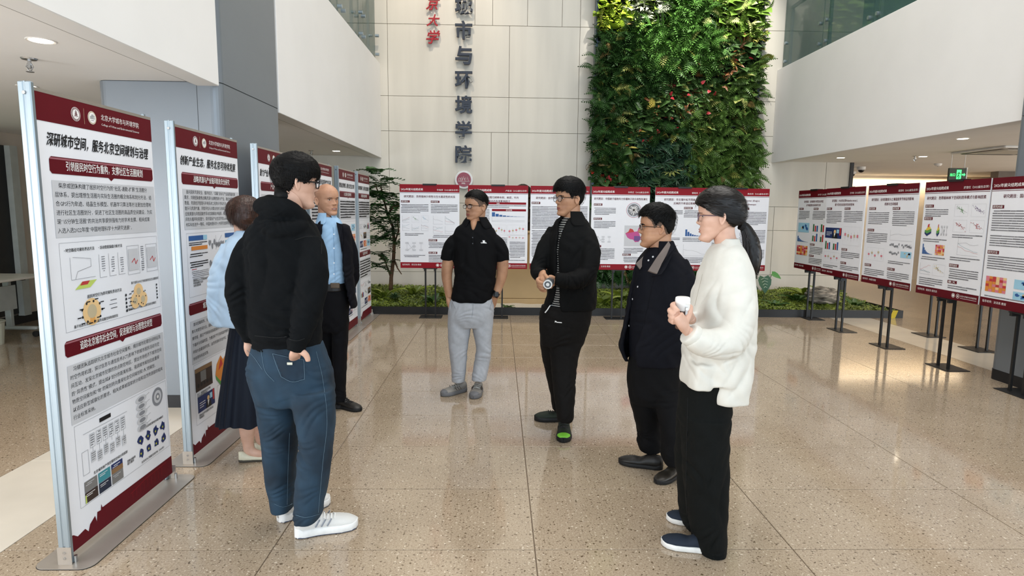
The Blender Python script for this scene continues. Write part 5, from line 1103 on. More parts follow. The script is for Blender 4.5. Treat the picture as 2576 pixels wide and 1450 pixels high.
# ---- shoes: heel at origin, toe along +x (length 1), z up
def shoe(px, py, Y, ang, length, name, upper, sole, parent, z0=0.0, wid=.36, hgt=.36, sole_h=.10, ankle=.30, lace=None, toe=None, stripes=None, low=False, midsole=None):
    """foot on the floor: px,py of the heel's ground point at depth Y, ang = heading of the toe in the plan (deg)"""
    q_ = P(px, py, Y); r = bpy.data.objects.new(name, None); COL.objects.link(r); r.parent = parent; r.location = (q_.x, Y, z0); r.rotation_euler = (0, 0, math.radians(ang)); r.scale = (length,)*3
    n = 26; N2 = 20
    def half(t): return wid*.5*(np.interp(t, [0, .04, .15, .35, .55, .72, .88, .96, 1.0], [.25, .62, .80, .78, .90, 1.0, .86, .55, .12]))
    def build(nm, zlo, zhi_f, grow, mt, t0=0.0, t1=1.0, round_=True):
        V = []; F = []; ts = np.linspace(t0, t1, n)
        for t in ts:
            w_ = half(t)*grow; zl = zlo if not callable(zlo) else zlo(t); zh = zhi_f(t); cy = .025*math.sin(PI*t)
            for k in range(N2):
                a = 2*PI*k/N2; c, s = math.cos(a), math.sin(a); e = .55 if round_ else .3
                yy = math.copysign(abs(c)**e, c)*w_*(1-.45*max(0, s)**1.4 if round_ else 1); zz = (zl+zh)/2+math.copysign(abs(s)**(.8 if round_ else .35), s)*(zh-zl)/2
                V.append((t if 0 < t < 1 else t, cy+yy, zz))
        for i in range(n-1):
            for k in range(N2): F.append((i*N2+k, (i+1)*N2+k, (i+1)*N2+(k+1) % N2, i*N2+(k+1) % N2))
        F += [tuple(range(N2)), tuple(range(n*N2-1, (n-1)*N2-1, -1))]
        mb = MB(); mb.add(V, F); return mb.build(nm, mt, r, True)
    top = lambda t: np.interp(t, [0, .05, .2, .36, .5, .65, .85, .97, 1], [hgt*.75, hgt*.95, hgt, hgt*.92, hgt*.66, sole_h+.12, sole_h+.08, sole_h+.03, sole_h]) if not low else np.interp(t, [0, .1, .25, .5, .7, .9, 1], [.26, .27, .19, .15, .16, .13, sole_h])
    build('upper', sole_h*.5, top, .97, upper)
    build('sole', lambda t: .0+.05*max(0, t-.85)*2, lambda t: sole_h*(1+.25*(t < .12))+.04*max(0, t-.88)*2, 1.06, sole, round_=False)
    if midsole: build('outsole', 0.0, lambda t: sole_h*.35, 1.03, midsole, .02, .97, False)
    if toe: build('toe_cap', sole_h*.7, lambda t: top(t)*1.03+.004, 1.0, toe, .86, .995)
    if lace:
        for k in range(5):
            t = .40+.055*k; zt = top(t)+.012; MB().tube([(t, -.085, zt-.035), (t+.015, 0, zt+.012), (t, .125, zt-.035)], .011, 6).build('lace', lace, r)
    if stripes:
        for sy in (-1, 1):
            for k in range(3): t = .34+.09*k; w_ = half(t+.05); MB().tube([(t-.02, .02+sy*w_*.99, sole_h+.02), (t+.05, .02+sy*w_*.86, sole_h+.125)], .018, 6, True, .5).build('stripe', stripes, r)
    return r

# ------------------------------------------------------------ people: surface detail helpers
def proj_np(V):
    M_ = np.array([AX, AD, AF]); q = (V-np.array([0, 0, CAM_H]))@M_.T; return 1288+F_PX*q[:, 0]/q[:, 2], 725+F_PX*q[:, 1]/q[:, 2], q[:, 2]
SURF = {}
def surf(g):
    if g.name not in SURF:
        V = get_v(g.data); SURF[g.name] = (V, get_n(g.data), *proj_np(V))
    return SURF[g.name]
def on(g, px, py, lift=.002, rad=7):
    """point of a garment's near surface seen at a pixel, and its normal"""
    V, N_, x, y, d = surf(g); k = np.argsort((x-px)**2+(y-py)**2)[:40]; k = k[d[k] < d[k].min()+.04][:6]
    n = N_[k].mean(0); n /= np.linalg.norm(n)+1e-9; c = V[k].mean(0); yo = c[1]; q = np.array(P(px, py, yo)); return Vector(q+n*lift), Vector(n)
def seam(name, g, pts, r, mt, parent=None, lift=.0016):
    q = crom(np.array(pts, float), max(3, int(sum(math.dist(a, b) for a, b in zip(pts, pts[1:]))/(len(pts)-1)/7))); MB().tube([on(g, x, y, lift)[0] for x, y in q], r, 6).build(name, mt, parent or g)
def surf_patch(name, g, poly, off, mt, parent=None):
    """raised panel following the garment inside a picture polygon, near side only"""
    V, N_, x, y, d = surf(g); ins = np.zeros(len(V), bool); n = len(poly)
    for i in range(n):
        (x0, y0), (x1, y1) = poly[i], poly[(i+1) % n]; c = ((y0 > y) != (y1 > y)) & (x < (x1-x0)*(y-y0)/((y1-y0) or 1e-9)+x0); ins ^= c
    view = (V-np.array([0, 0, CAM_H])); ins &= (N_*view).sum(1) < 0
    F = [tuple(p.vertices) for p in g.data.polygons if all(ins[i] for i in p.vertices)]; used = sorted({i for f in F for i in f}); mp = {u: k for k, u in enumerate(used)}
    if not F: return None
    mb = MB(); mb.add(V[used]+N_[used]*off, [tuple(mp[i] for i in f) for f in F]); return mb.build(name, mt, parent or g, True)
def decal(name, g, s, px, py, size, mt, parent=None, shear=0.0):
    p, n = on(g, px, py, .004); v, f = text_geo(s, 1, .02, shear); r = Vector((0, 0, 1)).cross(n).normalized(); u = n.cross(r); mb = MB()
    mb.add([p+r*(a[0]*size)+u*(a[1]*size) for a in v], f); o = mb.build(name, mt, parent or g); o['kind'] = 'stuff'; return o
def plate(name, pts, th, mt, parent):
    """solid plate through picture points (px, py, depth)"""
    a = [P(*p) for p in pts]; n = (a[1]-a[0]).cross(a[2]-a[0]).normalized(); n = n if n.y < 0 else -n; k = len(a); mb = MB()
    mb.add([tuple(q+n*th/2) for q in a]+[tuple(q-n*th/2) for q in a], [tuple(range(k)), tuple(range(2*k-1, k-1, -1))]+[(i, (i+1) % k, k+(i+1) % k, k+i) for i in range(k)]); return mb.build(name, mt, parent)
def stud(name, g, px, py, r, mt, parent=None):
    p, n = on(g, px, py, .001); mb = MB(); mb.tube([p, p+n*.003], r, 10); return mb.build(name, mt, parent or g)
ZH = [(-.6, -.24), (-.30, -.24), (-.20, -.16), (-.13, -.02), (-.07, .04), (0, .05), (.05, -.02), (.10, -.01), (.14, .10), (.20, .20), (.28, .27), (.6, .29)]
def hairline(extra=0.0, tab=ZH, wob=.02, seed=0):
    t = np.array(tab)
    def m_(x, y, z): return (z-np.interp(y, t[:, 0], t[:, 1])-extra+wob*np.sin(x*40+seed)*np.sin(y*37+seed*2))*6
    return m_
def short_flow(x, y, z): return (x*1.2, .9 if z > .3 else .35, -.3 if z > .3 else -1.0)
CLOTH = dict(bump=.12, bscale=420, spec=.18)

# ============ man in black polo shirt
Y = 5.0; SK = SKIN['tan']
h4 = Head(P(1197, 520, Y), .236, 219, -2, 0, wide=1.04, jaw=1.08, cheek=1.1)
arm_l = limb(Y, [(1148, 602, 10), (1132, 642, 15.5), (1124, 688, 14), (1127, 722, 11.5), (1131, 750, 10)]); arm_r = limb(Y, [(1242, 602, 10), (1262, 642, 15.5), (1263, 688, 14), (1254, 722, 11.5), (1245, 750, 10, -.02)])
core = [neck(h4, 1196, 572, Y, .056, .062), loft(sect(Y, [(570, 1170, 1222, .06), (600, 1150, 1240, .09), (700, 1152, 1236, .09), (790, 1145, 1230, .09)])), arm_l, arm_r, limb(Y, [(1193, 556, 11, -.035), (1191, 568, 7, -.078), (1190, 580, 3, -.096)]),
        limb(Y, [(1158, 780, 20), (1155, 880, 14), (1152, 960, 10)]), limb(Y, [(1214, 780, 20), (1216, 880, 14), (1205, 960, 10, -.03)])]
hand_l = fingers(Y, [(1130, 744, 10), (1134, 760, 13), (1139, 775, 12)], [[(1134+4*k, 772, 3.6), (1137+4*k, 788, 3.2), (1140+4*k, 798, 2.8)] for k in range(4)]+[[(1140, 755, 4, -.03), (1148, 768, 3.5, -.04), (1150, 778, 3, -.04)]])
hand_r = fingers(Y, [(1245, 746, 10, -.02), (1240, 760, 13), (1235, 775, 12)], [[(1226+4*k, 772, 3.6), (1225+4*k, 788, 3.2), (1224+4*k, 798, 2.8)] for k in range(4)]+[[(1236, 755, 4, -.03), (1228, 768, 3.5, -.04), (1226, 778, 3, -.04)]])
p4 = person('man in black polo shirt and pale grey trousers with hands in his pockets', h4, core, [hand_l, hand_r], SK, None)
h4.face(p4, LIP, HAIRB); m_ = hairline(.03, [(-.6, -.02), (-.25, .02), (-.12, .12), (0, .14), (.10, .20), (.18, .26), (.27, .31), (.6, .325)])
h4.patch('hair', HAIRB, p4, m_, lambda x, y, z: .006+.016*np.clip((z-.2)*4, 0, 1), .0008); h4.patch('shaved_sides', STUB, p4, hairline(.0), .0012, .0003); h4.tufts('hair_tufts', HAIRB, p4, m_, .016, short_flow, 700, .022, .3)
h4.glasses(p4, mat('dark_gold_frame', '#4a382c', .3, metal=.6), lw=.105, lh=.06, round_=3.2)
POLO = mat('black_pique', '#08080a', .8, var=.12, scale=200, **CLOTH)
g = garment('polo_shirt', [loft(sect(Y, [(556, 1172, 1222, .058), (566, 1158, 1232, .08), (580, 1144, 1246, .098), (602, 1138, 1250, .112), (650, 1141, 1250, .12), (700, 1143, 1247, .125), (738, 1137, 1241, .13), (753, 1135, 1238, .13), (759, 1142, 1232, .125)])),
    limb(Y, [(1160, 592, 13), (1140, 612, 18.5), (1129, 636, 18.5), (1125, 655, 17.5)]), limb(Y, [(1230, 592, 13), (1250, 612, 18.5), (1261, 636, 19), (1264, 657, 17.5)])], POLO, p4, Y, .007, 5, [(1190, 738, 50, 80, 18, .004), (1150, 690, 40, 55, 26, .004), (1235, 690, 40, 125, 26, .004), (1195, 640, 60, 20, 40, .004), (1135, 620, 25, 40, 14, .004), (1258, 620, 25, 140, 14, .004)], .0014, 4)
MB().add(*cshell(Y, [(546, 1174, 1224, .066), (556, 1166, 1230, .078), (569, 1160, 1238, .098), (575, 1162, 1238, .102)], 0, -PI/2-.12, [.35, .42, .50, .66], .012)).build('collar', POLO, g, True)
seam('placket_edge', g, [(1190, 584), (1190, 600), (1190, 618)], .0012, mat('placket_black', '#050506', .6))
for yy in (598, 613): stud('button', g, 1189, yy, .005, mat('black_button', '#26262a', .3))
decal('chest_logo', g, 'CAMEL', 1209, 613, .016, WPRINT); surf_patch('camel_emblem', g, [(1213, 606), (1215, 601), (1217, 604), (1220, 602), (1222, 608), (1221, 613), (1214, 612)], .003, WPRINT)
PALEG = mat('pale_grey_cotton', '#adafb4', .8, var=.05, scale=40, **CLOTH)
tr = garment('trousers', [loft(sect(Y, [(744, 1138, 1238, .11), (770, 1129, 1243, .125), (800, 1127, 1241, .125), (822, 1129, 1239, .10)])), loft(sect(Y, [(796, 1127, 1187, .10), (830, 1127, 1184, .095), (860, 1128, 1179, .09), (885, 1130, 1176, .087), (915, 1134, 1174, .082), (940, 1136, 1171, .078), (960, 1137, 1169, .072)])),
    loft(sect(Y, [(796, 1186, 1241, .10), (830, 1189, 1239, .095), (860, 1196, 1236, .09), (885, 1197, 1236, .087), (915, 1192, 1232, .082), (940, 1188, 1226, .078, -.02), (957, 1187, 1223, .072, -.03)]))], PALEG, p4, Y, .007, 5, [(1187, 790, 30, 75, 14, .006), (1155, 880, 26, 80, 16, .005), (1216, 882, 26, 100, 14, .006), (1150, 945, 24, 70, 11, .006), (1205, 940, 24, 110, 11, .006), (1140, 770, 24, 40, 12, .005), (1232, 770, 24, 140, 12, .004)], .0012, 2)
seam('fly_seam', tr, [(1190, 765), (1189, 785), (1187, 800)], .001, mat('seam_grey', '#7f848c', .8)); seam('pocket_edge', tr, [(1132, 752), (1140, 765), (1146, 778)], .0012, MATS['seam_grey']); seam('pocket_edge', tr, [(1240, 752), (1234, 768), (1232, 780)], .0012, MATS['seam_grey'])
w_ = bpy.data.objects.new('wristwatch', None); COL.objects.link(w_); w_.parent = p4
WB = mat('watch_black', '#0b0b0d', .3); q1, q2 = P(1250, 735, Y-.03), P(1243, 745, Y-.03)
MB().tube([q1, q2], .034, 20).build('strap', WB, w_); q3 = P(1249, 741, Y-.065); MB().box(q3.x-.018, q3.y-.008, q3.z-.021, q3.x+.018, q3.y+.006, q3.z+.021, .005).build('watch_case', WB, w_); MB().box(q3.x-.014, q3.y-.0095, q3.z-.017, q3.x+.014, q3.y-.007, q3.z+.017).build('screen', mat('watch_screen', '#15161a', .05), w_)
SG, SG2, SG3 = mat('shoe_silver', '#8f8a84', .5, metal=.2), mat('shoe_taupe', '#5c524b', .7), mat('shoe_grey_sole', '#6d6c6e', .6)
shoe(1172, 985, 5.10, 222, .265, 'sneaker', SG, SG3, p4, sole_h=.13, lace=mat('lace_grey', '#b5b2ac', .7), toe=SG3, stripes=SG2); shoe(1205, 985, 5.12, 262, .275, 'sneaker', SG, SG3, p4, sole_h=.13, lace=MATS['lace_grey'], toe=SG3, stripes=SG2)

# ============ man in black jacket with a can
Y = 4.1; SK = SKIN['warm']
h5 = Head(P(1431, 500, Y), .236, 203, -2, 0, wide=.97, jaw=.95, smile=.6)
core = [neck(h5, 1441, 566, Y, .054, .060), loft(sect(Y, [(580, 1405, 1485, .08), (640, 1395, 1485, .10), (790, 1375, 1475, .10)])), limb(Y, [(1398, 596, 12, .05), (1374, 630, 12), (1358, 668, 11, -.04), (1361, 689, 9, -.15), (1365, 692, 10, -.2)]), limb(Y, [(1476, 592, 17, -.05), (1484, 650, 16, -.12), (1470, 695, 15, -.18), (1400, 704, 11, -.27)]),
        limb(Y, [(1430, 790, 30), (1425, 900, 20, -.05), (1422, 1060, 13, -.14)]), limb(Y, [(1392, 800, 26, .05), (1392, 900, 18, .12), (1402, 1030, 12, .25)])]
hr = fingers(Y, [(1364, 686, 11, -.20), (1364, 700, 14, -.25), (1362, 714, 13.5, -.28), (1363, 722, 11, -.29)], [[(1358, 700+k*8, 5.2, -.27), (1352+k*1.5, 705+k*8, 5, -.30), (1358+k*1.5, 711+k*7, 4.8, -.335), (1368+k, 714+k*7, 4.2, -.35)] for k in range(3)]+[[(1362, 722, 4.6, -.27), (1360, 728, 4.5, -.30), (1368, 732, 4.2, -.33), (1375, 731, 3.8, -.34)], [(1370, 692, 5.5, -.26), (1377, 699, 5, -.30), (1382, 706, 4.4, -.33)]])
hl = fingers(Y, [(1400, 704, 11, -.27), (1392, 708, 13, -.26), (1386, 714, 12, -.25)], [[(1388, 704+k*6, 4.8, -.26), (1380, 704+k*6, 4.6, -.24), (1373, 706+k*6, 4.4, -.22)] for k in range(4)]+[[(1394, 700, 5, -.28), (1386, 696, 4.6, -.29), (1380, 697, 4, -.29)]])
p5 = person('man in glasses and black jacket holding a metal can in clasped hands', h5, core, [hr, hl], SK, None)
h5.face(p5, LIP, HAIRB); m_ = hairline(-.02, [(-.6, -.24), (-.28, -.22), (-.18, -.10), (-.12, .06), (0, .10), (.06, .06), (.10, .06), (.16, .18), (.24, .24), (.6, .22)])
h5.patch('hair', HAIRB, p5, m_, lambda x, y, z: .008+.026*np.clip((z-.1)*3.2, 0, 1), .001); h5.tufts('hair_tufts', HAIRB, p5, m_, .026, lambda x, y, z: (x*.8, .8 if z > .25 else .3, -.5 if y > .1 else -.9), 1000, .035, .35); h5.patch('sideburn', STUB, p5, hairline(0), .0012)
h5.glasses(p5, mat('black_thin_frame', '#1d1a1a', .3, metal=.4), lw=.10, lh=.082, round_=2.4)
JB = mat('black_jacket_cotton', '#0b0b0b', .8, var=.12, scale=60, **CLOTH)
sh = garment('striped_shirt', [loft(sect(Y, [(548, 1414, 1464, .065), (575, 1402, 1480, .10), (620, 1388, 1488, .13), (690, 1384, 1488, .14), (770, 1378, 1488, .14)]))], None or mat('striped_knit', '#101013', .8), p5, Y, .009, 4, (), .001, 5)
nt = MATS['striped_knit'].node_tree; wv = nt.nodes.new('ShaderNodeTexWave'); wv.bands_direction = 'Z'; wv.inputs['Scale'].default_value = 21; wv.inputs['Distortion'].default_value = .6; wv.inputs['Detail Scale'].default_value = 6; rp = nt.nodes.new('ShaderNodeValToRGB'); rp.color_ramp.interpolation = 'CONSTANT'; rp.color_ramp.elements[0].color = (.006, .006, .007, 1); rp.color_ramp.elements[1].position = .82; rp.color_ramp.elements[1].color = (.55, .54, .50, 1)
tcn = nt.nodes.new('ShaderNodeTexCoord'); nt.links.new(tcn.outputs['Object'], wv.inputs[0]); nt.links.new(wv.outputs[0], rp.inputs[0]); nt.links.new(rp.outputs[0], nt.nodes['Principled BSDF'].inputs['Base Color'])
g = garment('jacket', [cshell(Y, [(546, 1410, 1466, .075), (560, 1394, 1480, .105), (585, 1386, 1491, .13), (620, 1378, 1497, .15), (680, 1377, 1499, .16), (740, 1376, 1499, .158), (768, 1368, 1498, .155), (777, 1371, 1496, .152)], 0, math.radians(229), [.42, .32, .14, .07, .07, .14, .30, .34], .022),
    limb(Y, [(1396, 580, 20, .05), (1374, 622, 22.5), (1357, 664, 21, -.03), (1353, 688, 18, -.10), (1366, 692, 15, -.20)]), limb(Y, [(1472, 584, 24, -.04), (1484, 634, 27, -.11), (1474, 690, 26, -.17), (1440, 706, 22, -.23), (1408, 704, 18, -.27), (1396, 702, 16, -.275)])], JB, p5, Y, .007, 4, [(1470, 700, 40, 60, 14, .007), (1430, 705, 40, 10, 13, .006), (1365, 665, 28, 70, 12, .006), (1450, 630, 50, 40, 26, .005), (1480, 740, 40, 10, 24, .006), (1420, 740, 40, 20, 20, .004)], .0015, 6)
MB().add(*cshell(Y, [(532, 1416, 1463, .07), (545, 1410, 1470, .085), (558, 1402, 1477, .106), (567, 1399, 1481, .118)], 0, math.radians(222), [.55, .60, .66, .80], .012)).build('collar', JB, g, True)
surf_patch('pocket_flap', g, [(1408, 612), (1434, 620), (1432, 636), (1420, 630), (1406, 622)], .004, JB); seam('hem_seam', g, [(1420, 764), (1450, 766), (1490, 765)], .0014, mat('jacket_seam', '#060606', .8)); seam('side_seam', g, [(1466, 690), (1468, 730), (1468, 772)], .0012, MATS['jacket_seam'])
MTL = mat('button_metal', '#8a8c90', .3, metal=.8)
for x, y in ((1429, 627), (1414, 583), (1387, 768)): stud('snap_button', g, x, y, .007, MTL)
DKP = mat('charcoal_trousers', '#151312', .8, var=.12, scale=60, **CLOTH)
tr = garment('trousers', [loft(sect(Y, [(768, 1362, 1490, .14), (800, 1357, 1487, .145), (840, 1358, 1476, .14), (868, 1362, 1466, .12)])), loft(sect(Y, [(836, 1384, 1476, .115), (880, 1384, 1460, .105, -.03), (920, 1386, 1451, .10, -.06), (960, 1390, 1447, .092, -.10), (1000, 1394, 1446, .086, -.13), (1035, 1399, 1444, .08, -.15), (1058, 1402, 1440, .072, -.15)])),
    loft(sect(Y, [(836, 1358, 1420, .11, .05), (880, 1361, 1412, .10, .10), (920, 1368, 1410, .09, .15), (960, 1377, 1408, .08, .20), (1000, 1386, 1412, .075, .24), (1030, 1390, 1415, .07, .26)]))], DKP, p5, Y, .0075, 5, [(1415, 855, 40, 60, 16, .006), (1420, 960, 30, 70, 16, .006), (1420, 1035, 26, 60, 10, .006), (1385, 920, 30, 70, 14, .005), (1400, 800, 50, 75, 20, .004)], .0014, 7)
decal('thigh_logo', tr, '⚑▬▬', 1396, 812, .018, WPRINT); MB().tube([on(tr, 1385, 772, .01)[0], on(tr, 1380, 780, .012)[0], on(tr, 1374, 788, .012)[0]], .004, 8).build('drawstring', WPRINT, tr)
BS, BSO = mat('shoe_black_mesh', '#15171a', .7, var=.4, scale=90, c2='#23301a'), mat('shoe_black_sole', '#0d0d0e', .6); NEON = mat('neon_green', '#7cc63a', .5)
shoe(1440, 1050, 4.36, 180, .285, 'running_shoe', BS, BSO, p5, sole_h=.13, lace=mat('lace_black', '#1c1c1e', .7)); shoe(1417, 1060, 4.19, 264, .285, 'running_shoe', BS, BSO, p5, sole_h=.13, lace=MATS['lace_black'], toe=NEON)
c0, c1 = P(1378, 716, Y-.385), P(1385, 704, Y-.24); ax_ = (c1-c0).normalized(); mb = MB(); mb.tube([c0, c0+ax_*.004, c0+ax_*.012, c0+ax_*.13, c0+ax_*.15], [.024, .0275, .0295, .0295, .026], 28); cn = mb.build('drink_can', mat('can_silver', '#a9adb0', .25, metal=.85), None, True); tag(cn, 'silver drink can held end on in the clasped hands', 'can')
MB().tube([c0-ax_*.003, c0+ax_*.001], [.0285, .0285], 28).build('can_rim', mat('can_rim', '#d4d7d9', .2, metal=.9), cn); MB().tube([c0-ax_*.004, c0-ax_*.002], [.021, .021], 24).build('can_end', mat('can_end', '#5d6166', .3, metal=.8), cn); MB().tube([c0-ax_*.0055, c0-ax_*.003], [.011, .011], 20).build('can_centre', MATS['can_rim'], cn)

# ============ man in navy jacket with grey collar lining
Y = 3.5; SK = SKIN['warm']
h6 = Head(P(1650, 573, Y), .236, 175, 0, 0, wide=1.1, jaw=1.18, smile=1.0, cheek=1.3)
core = [neck(h6, 1664, 642, Y, .064, .070), loft(sect(Y, [(660, 1625, 1715, .10), (720, 1615, 1715, .12), (900, 1610, 1695, .12)])), limb(Y, [(1705, 680, 20, -.05), (1722, 760, 19, -.08), (1706, 840, 16, -.10), (1690, 890, 13, -.12)]), limb(Y, [(1622, 690, 18, .14), (1602, 770, 17, .15), (1596, 850, 14, .12)]),
        limb(Y, [(1660, 920, 36, -.03), (1685, 1040, 24, -.10), (1690, 1160, 15, -.15)]), limb(Y, [(1630, 920, 34, .05), (1628, 1040, 24, .06), (1632, 1130, 15, .10)])]
hh = fingers(Y, [(1690, 890, 13, -.12), (1684, 905, 17, -.12), (1680, 920, 15, -.12)], [[(1672+5*k, 918, 5, -.12), (1672+5*k, 934, 4.6, -.12), (1671+5*k, 946, 4, -.12)] for k in range(4)]+[[(1674, 900, 6, -.13), (1664, 914, 5, -.13), (1660, 924, 4.5, -.13)]]); hh2 = fingers(Y, [(1596, 850, 13, .12), (1596, 865, 16, .12), (1596, 880, 14, .12)], [[(1587+6*k, 880, 5, .12), (1587+6*k, 894, 4.6, .12), (1588+6*k, 904, 4, .12)] for k in range(4)]+[[(1606, 862, 6, .1), (1612, 874, 5, .1), (1613, 882, 4.5, .1)]])
p6 = person('shorter man in navy jacket with taupe collar lining seen in profile', h6, core, [hh, hh2], SK, None)
h6.face(p6, LIP, HAIRB, teeth=True, eye_open=.7); m_ = hairline(.0, [(-.6, -.20), (-.28, -.16), (-.18, -.02), (-.12, .10), (0, .12), (.06, .08), (.10, .10), (.16, .21), (.24, .27), (.6, .28)], .03, 3)
h6.patch('hair', HAIRB, p6, m_, lambda x, y, z: .006+.024*np.clip((z-.15)*3.5, 0, 1), .0012); h6.patch('shaved_sides', STUB, p6, hairline(0), .0012, .0003); h6.tufts('hair_tufts', HAIRB, p6, m_, .024, lambda x, y, z: (x, .9 if z > .3 else .3, .05 if z > .35 else -.8), 1100, .03, .5)
h6.glasses(p6, mat('brown_thin_frame', '#4d3b2e', .3, metal=.5), lw=.10, lh=.062, round_=3.0)
NAVY = mat('navy_shell', '#090a12', .75, var=.1, scale=50, **CLOTH); NAVYS = mat('navy_shirt', '#070912', .7, var=.1, scale=50, **CLOTH); TAUPE = mat('taupe_lining', '#6d625c', .7, var=.06)
sh = garment('shirt', [loft(sect(Y, [(622, 1632, 1692, .085), (650, 1612, 1706, .12), (690, 1600, 1722, .145), (760, 1590, 1730, .165), (830, 1584, 1728, .17), (900, 1584, 1710, .165)]))], NAVYS, p6, Y, .009, 5, [(1600, 800, 40, 60, 18, .004)], .001, 8)
WBT = mat('button_pale', '#c9c9cc', .3)
for x, y in ((1632, 656), (1643, 647), (1605, 722), (1592, 753), (1583, 786), (1583, 820)): stud('button', sh, x, y, .0055, WBT)
g = garment('jacket', [cshell(Y, [(628, 1626, 1698, .10), (645, 1612, 1714, .13), (668, 1600, 1730, .155), (705, 1592, 1741, .175), (760, 1582, 1746, .185), (820, 1570, 1744, .19), (870, 1558, 1736, .19), (900, 1566, 1722, .186), (910, 1572, 1716, .183)], 0, math.radians(205), [.80, .74, .66, .58, .50, .44, .38, .36, .36], .025),
    limb(Y, [(1700, 662, 32, -.04), (1720, 722, 35, -.08), (1722, 790, 33, -.09), (1708, 850, 29, -.11), (1696, 888, 25, -.13)]), limb(Y, [(1622, 682, 26, .13), (1602, 762, 26, .15), (1594, 842, 23, .12), (1592, 862, 20, .12)])], NAVY, p6, Y, .007, 5, [(1715, 780, 50, 40, 24, .005), (1690, 700, 50, 60, 30, .004), (1640, 860, 60, 20, 30, .005), (1600, 830, 40, 70, 24, .004)], .0014, 9)
MB().add(*cshell(Y, [(606, 1640, 1692, .082), (625, 1630, 1700, .10), (648, 1616, 1712, .125)], 0, math.radians(192), [.75, .85, .98], .012)).build('collar', NAVY, g, True)
plate('collar_lining', [(1681, 608, Y-.115), (1688, 622, Y-.13), (1664, 664, Y-.20), (1652, 690, Y-.225), (1630, 682, Y-.235), (1652, 648, Y-.20)], .010, TAUPE, g); plate('collar_leaf', [(1690, 606, Y-.105), (1700, 622, Y-.12), (1674, 676, Y-.195), (1662, 692, Y-.218), (1640, 697, Y-.228), (1652, 688, Y-.212), (1674, 650, Y-.18)], .012, NAVY, g); plate('collar_lining', [(1622, 642, Y-.02), (1630, 650, Y-.03), (1610, 678, Y-.06), (1599, 664, Y-.04)], .010, TAUPE, g)
seam('zip', g, [(1657, 790), (1658, 830), (1661, 868)], .0022, mat('zip_dark', '#2a2c38', .35, metal=.4)); stud('zip_pull', g, 1659, 872, .006, MTL)
tr = garment('trousers', [loft(sect(Y, [(886, 1588, 1712, .16), (930, 1580, 1710, .16), (980, 1581, 1707, .15), (1012, 1586, 1705, .12)])), loft(sect(Y, [(976, 1580, 1668, .115, .03), (1030, 1590, 1664, .10, .06), (1070, 1600, 1661, .092, .09), (1095, 1606, 1662, .088, .10), (1112, 1604, 1664, .085, .10), (1134, 1610, 1660, .075, .10)])),
    loft(sect(Y, [(976, 1632, 1709, .115, -.05), (1030, 1650, 1709, .10, -.09), (1080, 1662, 1711, .092, -.13), (1120, 1666, 1714, .088, -.15), (1145, 1664, 1714, .085, -.15), (1168, 1672, 1714, .075, -.15)]))], mat('black_trousers', '#0a0a0c', .8, var=.1, **CLOTH), p6, Y, .0075, 5, [(1630, 1110, 30, 80, 12, .008), (1690, 1140, 30, 85, 12, .008), (1640, 1000, 50, 60, 26, .004)], .0014, 10)
LBK, LSO = mat('black_leather', '#1d1a18', .45, var=.15), mat('black_rubber', '#121112', .7)
shoe(1668, 1165, 3.50, 158, .27, 'slip_on_shoe', LBK, LSO, p6, sole_h=.10, hgt=.32); shoe(1712, 1180, 3.46, 222, .255, 'slip_on_shoe', mat('brown_black_leather', '#2b2620', .4, var=.2), LSO, p6, sole_h=.10, hgt=.34)

# ============ woman in cream blouse with ponytail and cup
Y = 2.66; SK = SKIN['fair']
h7 = Head(P(1807, 545, Y), .226, 161, -3, 0, wide=.97, jaw=.94, nose=.8, smile=.5, brow=.3)
core = [neck(h7, 1828, 622, Y, .045, .050), loft(sect(Y, [(650, 1795, 1865, .09), (720, 1780, 1875, .11), (860, 1770, 1860, .10), (960, 1765, 1865, .11)])), limb(Y, [(1840, 690, 24, -.08), (1850, 800, 22, -.14), (1830, 850, 20, -.17), (1760, 848, 16, -.21), (1727, 832, 14, -.22)]), limb(Y, [(1790, 700, 22, .10), (1770, 800, 20, .10), (1745, 808, 15, .0), (1736, 800, 12, -.10)]),
        limb(Y, [(1785, 1000, 40, -.02), (1775, 1200, 26, -.02), (1780, 1370, 18, -.02)]), limb(Y, [(1760, 1000, 36, .08), (1750, 1200, 24, .14), (1752, 1310, 17, .18)])]
hn = fingers(Y, [(1729, 834, 14, -.225), (1720, 820, 18, -.24), (1711, 804, 19, -.25), (1705, 793, 17, -.25)], [[(1706, 786, 8, -.25), (1697, 776, 7.5, -.235), (1692, 768, 7, -.20), (1699, 764, 6, -.165)], [(1699, 794, 8, -.25), (1689, 786, 7.5, -.23), (1685, 781, 7, -.20), (1692, 778, 6, -.165)], [(1696, 803, 7.6, -.25), (1688, 797, 7, -.23), (1686, 793, 6.6, -.20), (1693, 790, 6, -.165)], [(1696, 812, 7, -.25), (1688, 808, 6.4, -.23), (1686, 805, 6, -.205), (1692, 802, 5.4, -.17)], [(1722, 812, 10, -.235), (1731, 796, 8.5, -.215), (1736, 780, 7.5, -.195), (1737, 769, 6.5, -.185)]])
hf = fingers(Y, [(1738, 802, 12, -.09), (1732, 796, 15, -.12), (1726, 790, 14, -.14)], [[(1730, 780+8*k, 6, -.13), (1722, 778+8*k, 6, -.14), (1712, 779+8*k, 5.5, -.14), (1704, 781+8*k, 5, -.15)] for k in range(4)]+[[(1736, 790, 6.5, -.12), (1738, 778, 6, -.15), (1736, 770, 5.5, -.17)]])
p7 = person('woman in cream blouse and wide black trousers with a ponytail', h7, core, [hn, hf], SK, None)
h7.face(p7, LIPW, HAIRD, brow_w=.03, eye_open=.8)
ZWH = [(-.6, -.22), (-.28, -.20), (-.18, -.12), (-.12, -.02), (-.02, .05), (.05, .06), (.12, .08), (.18, .14), (.24, .20), (.30, .24), (.6, .28)]
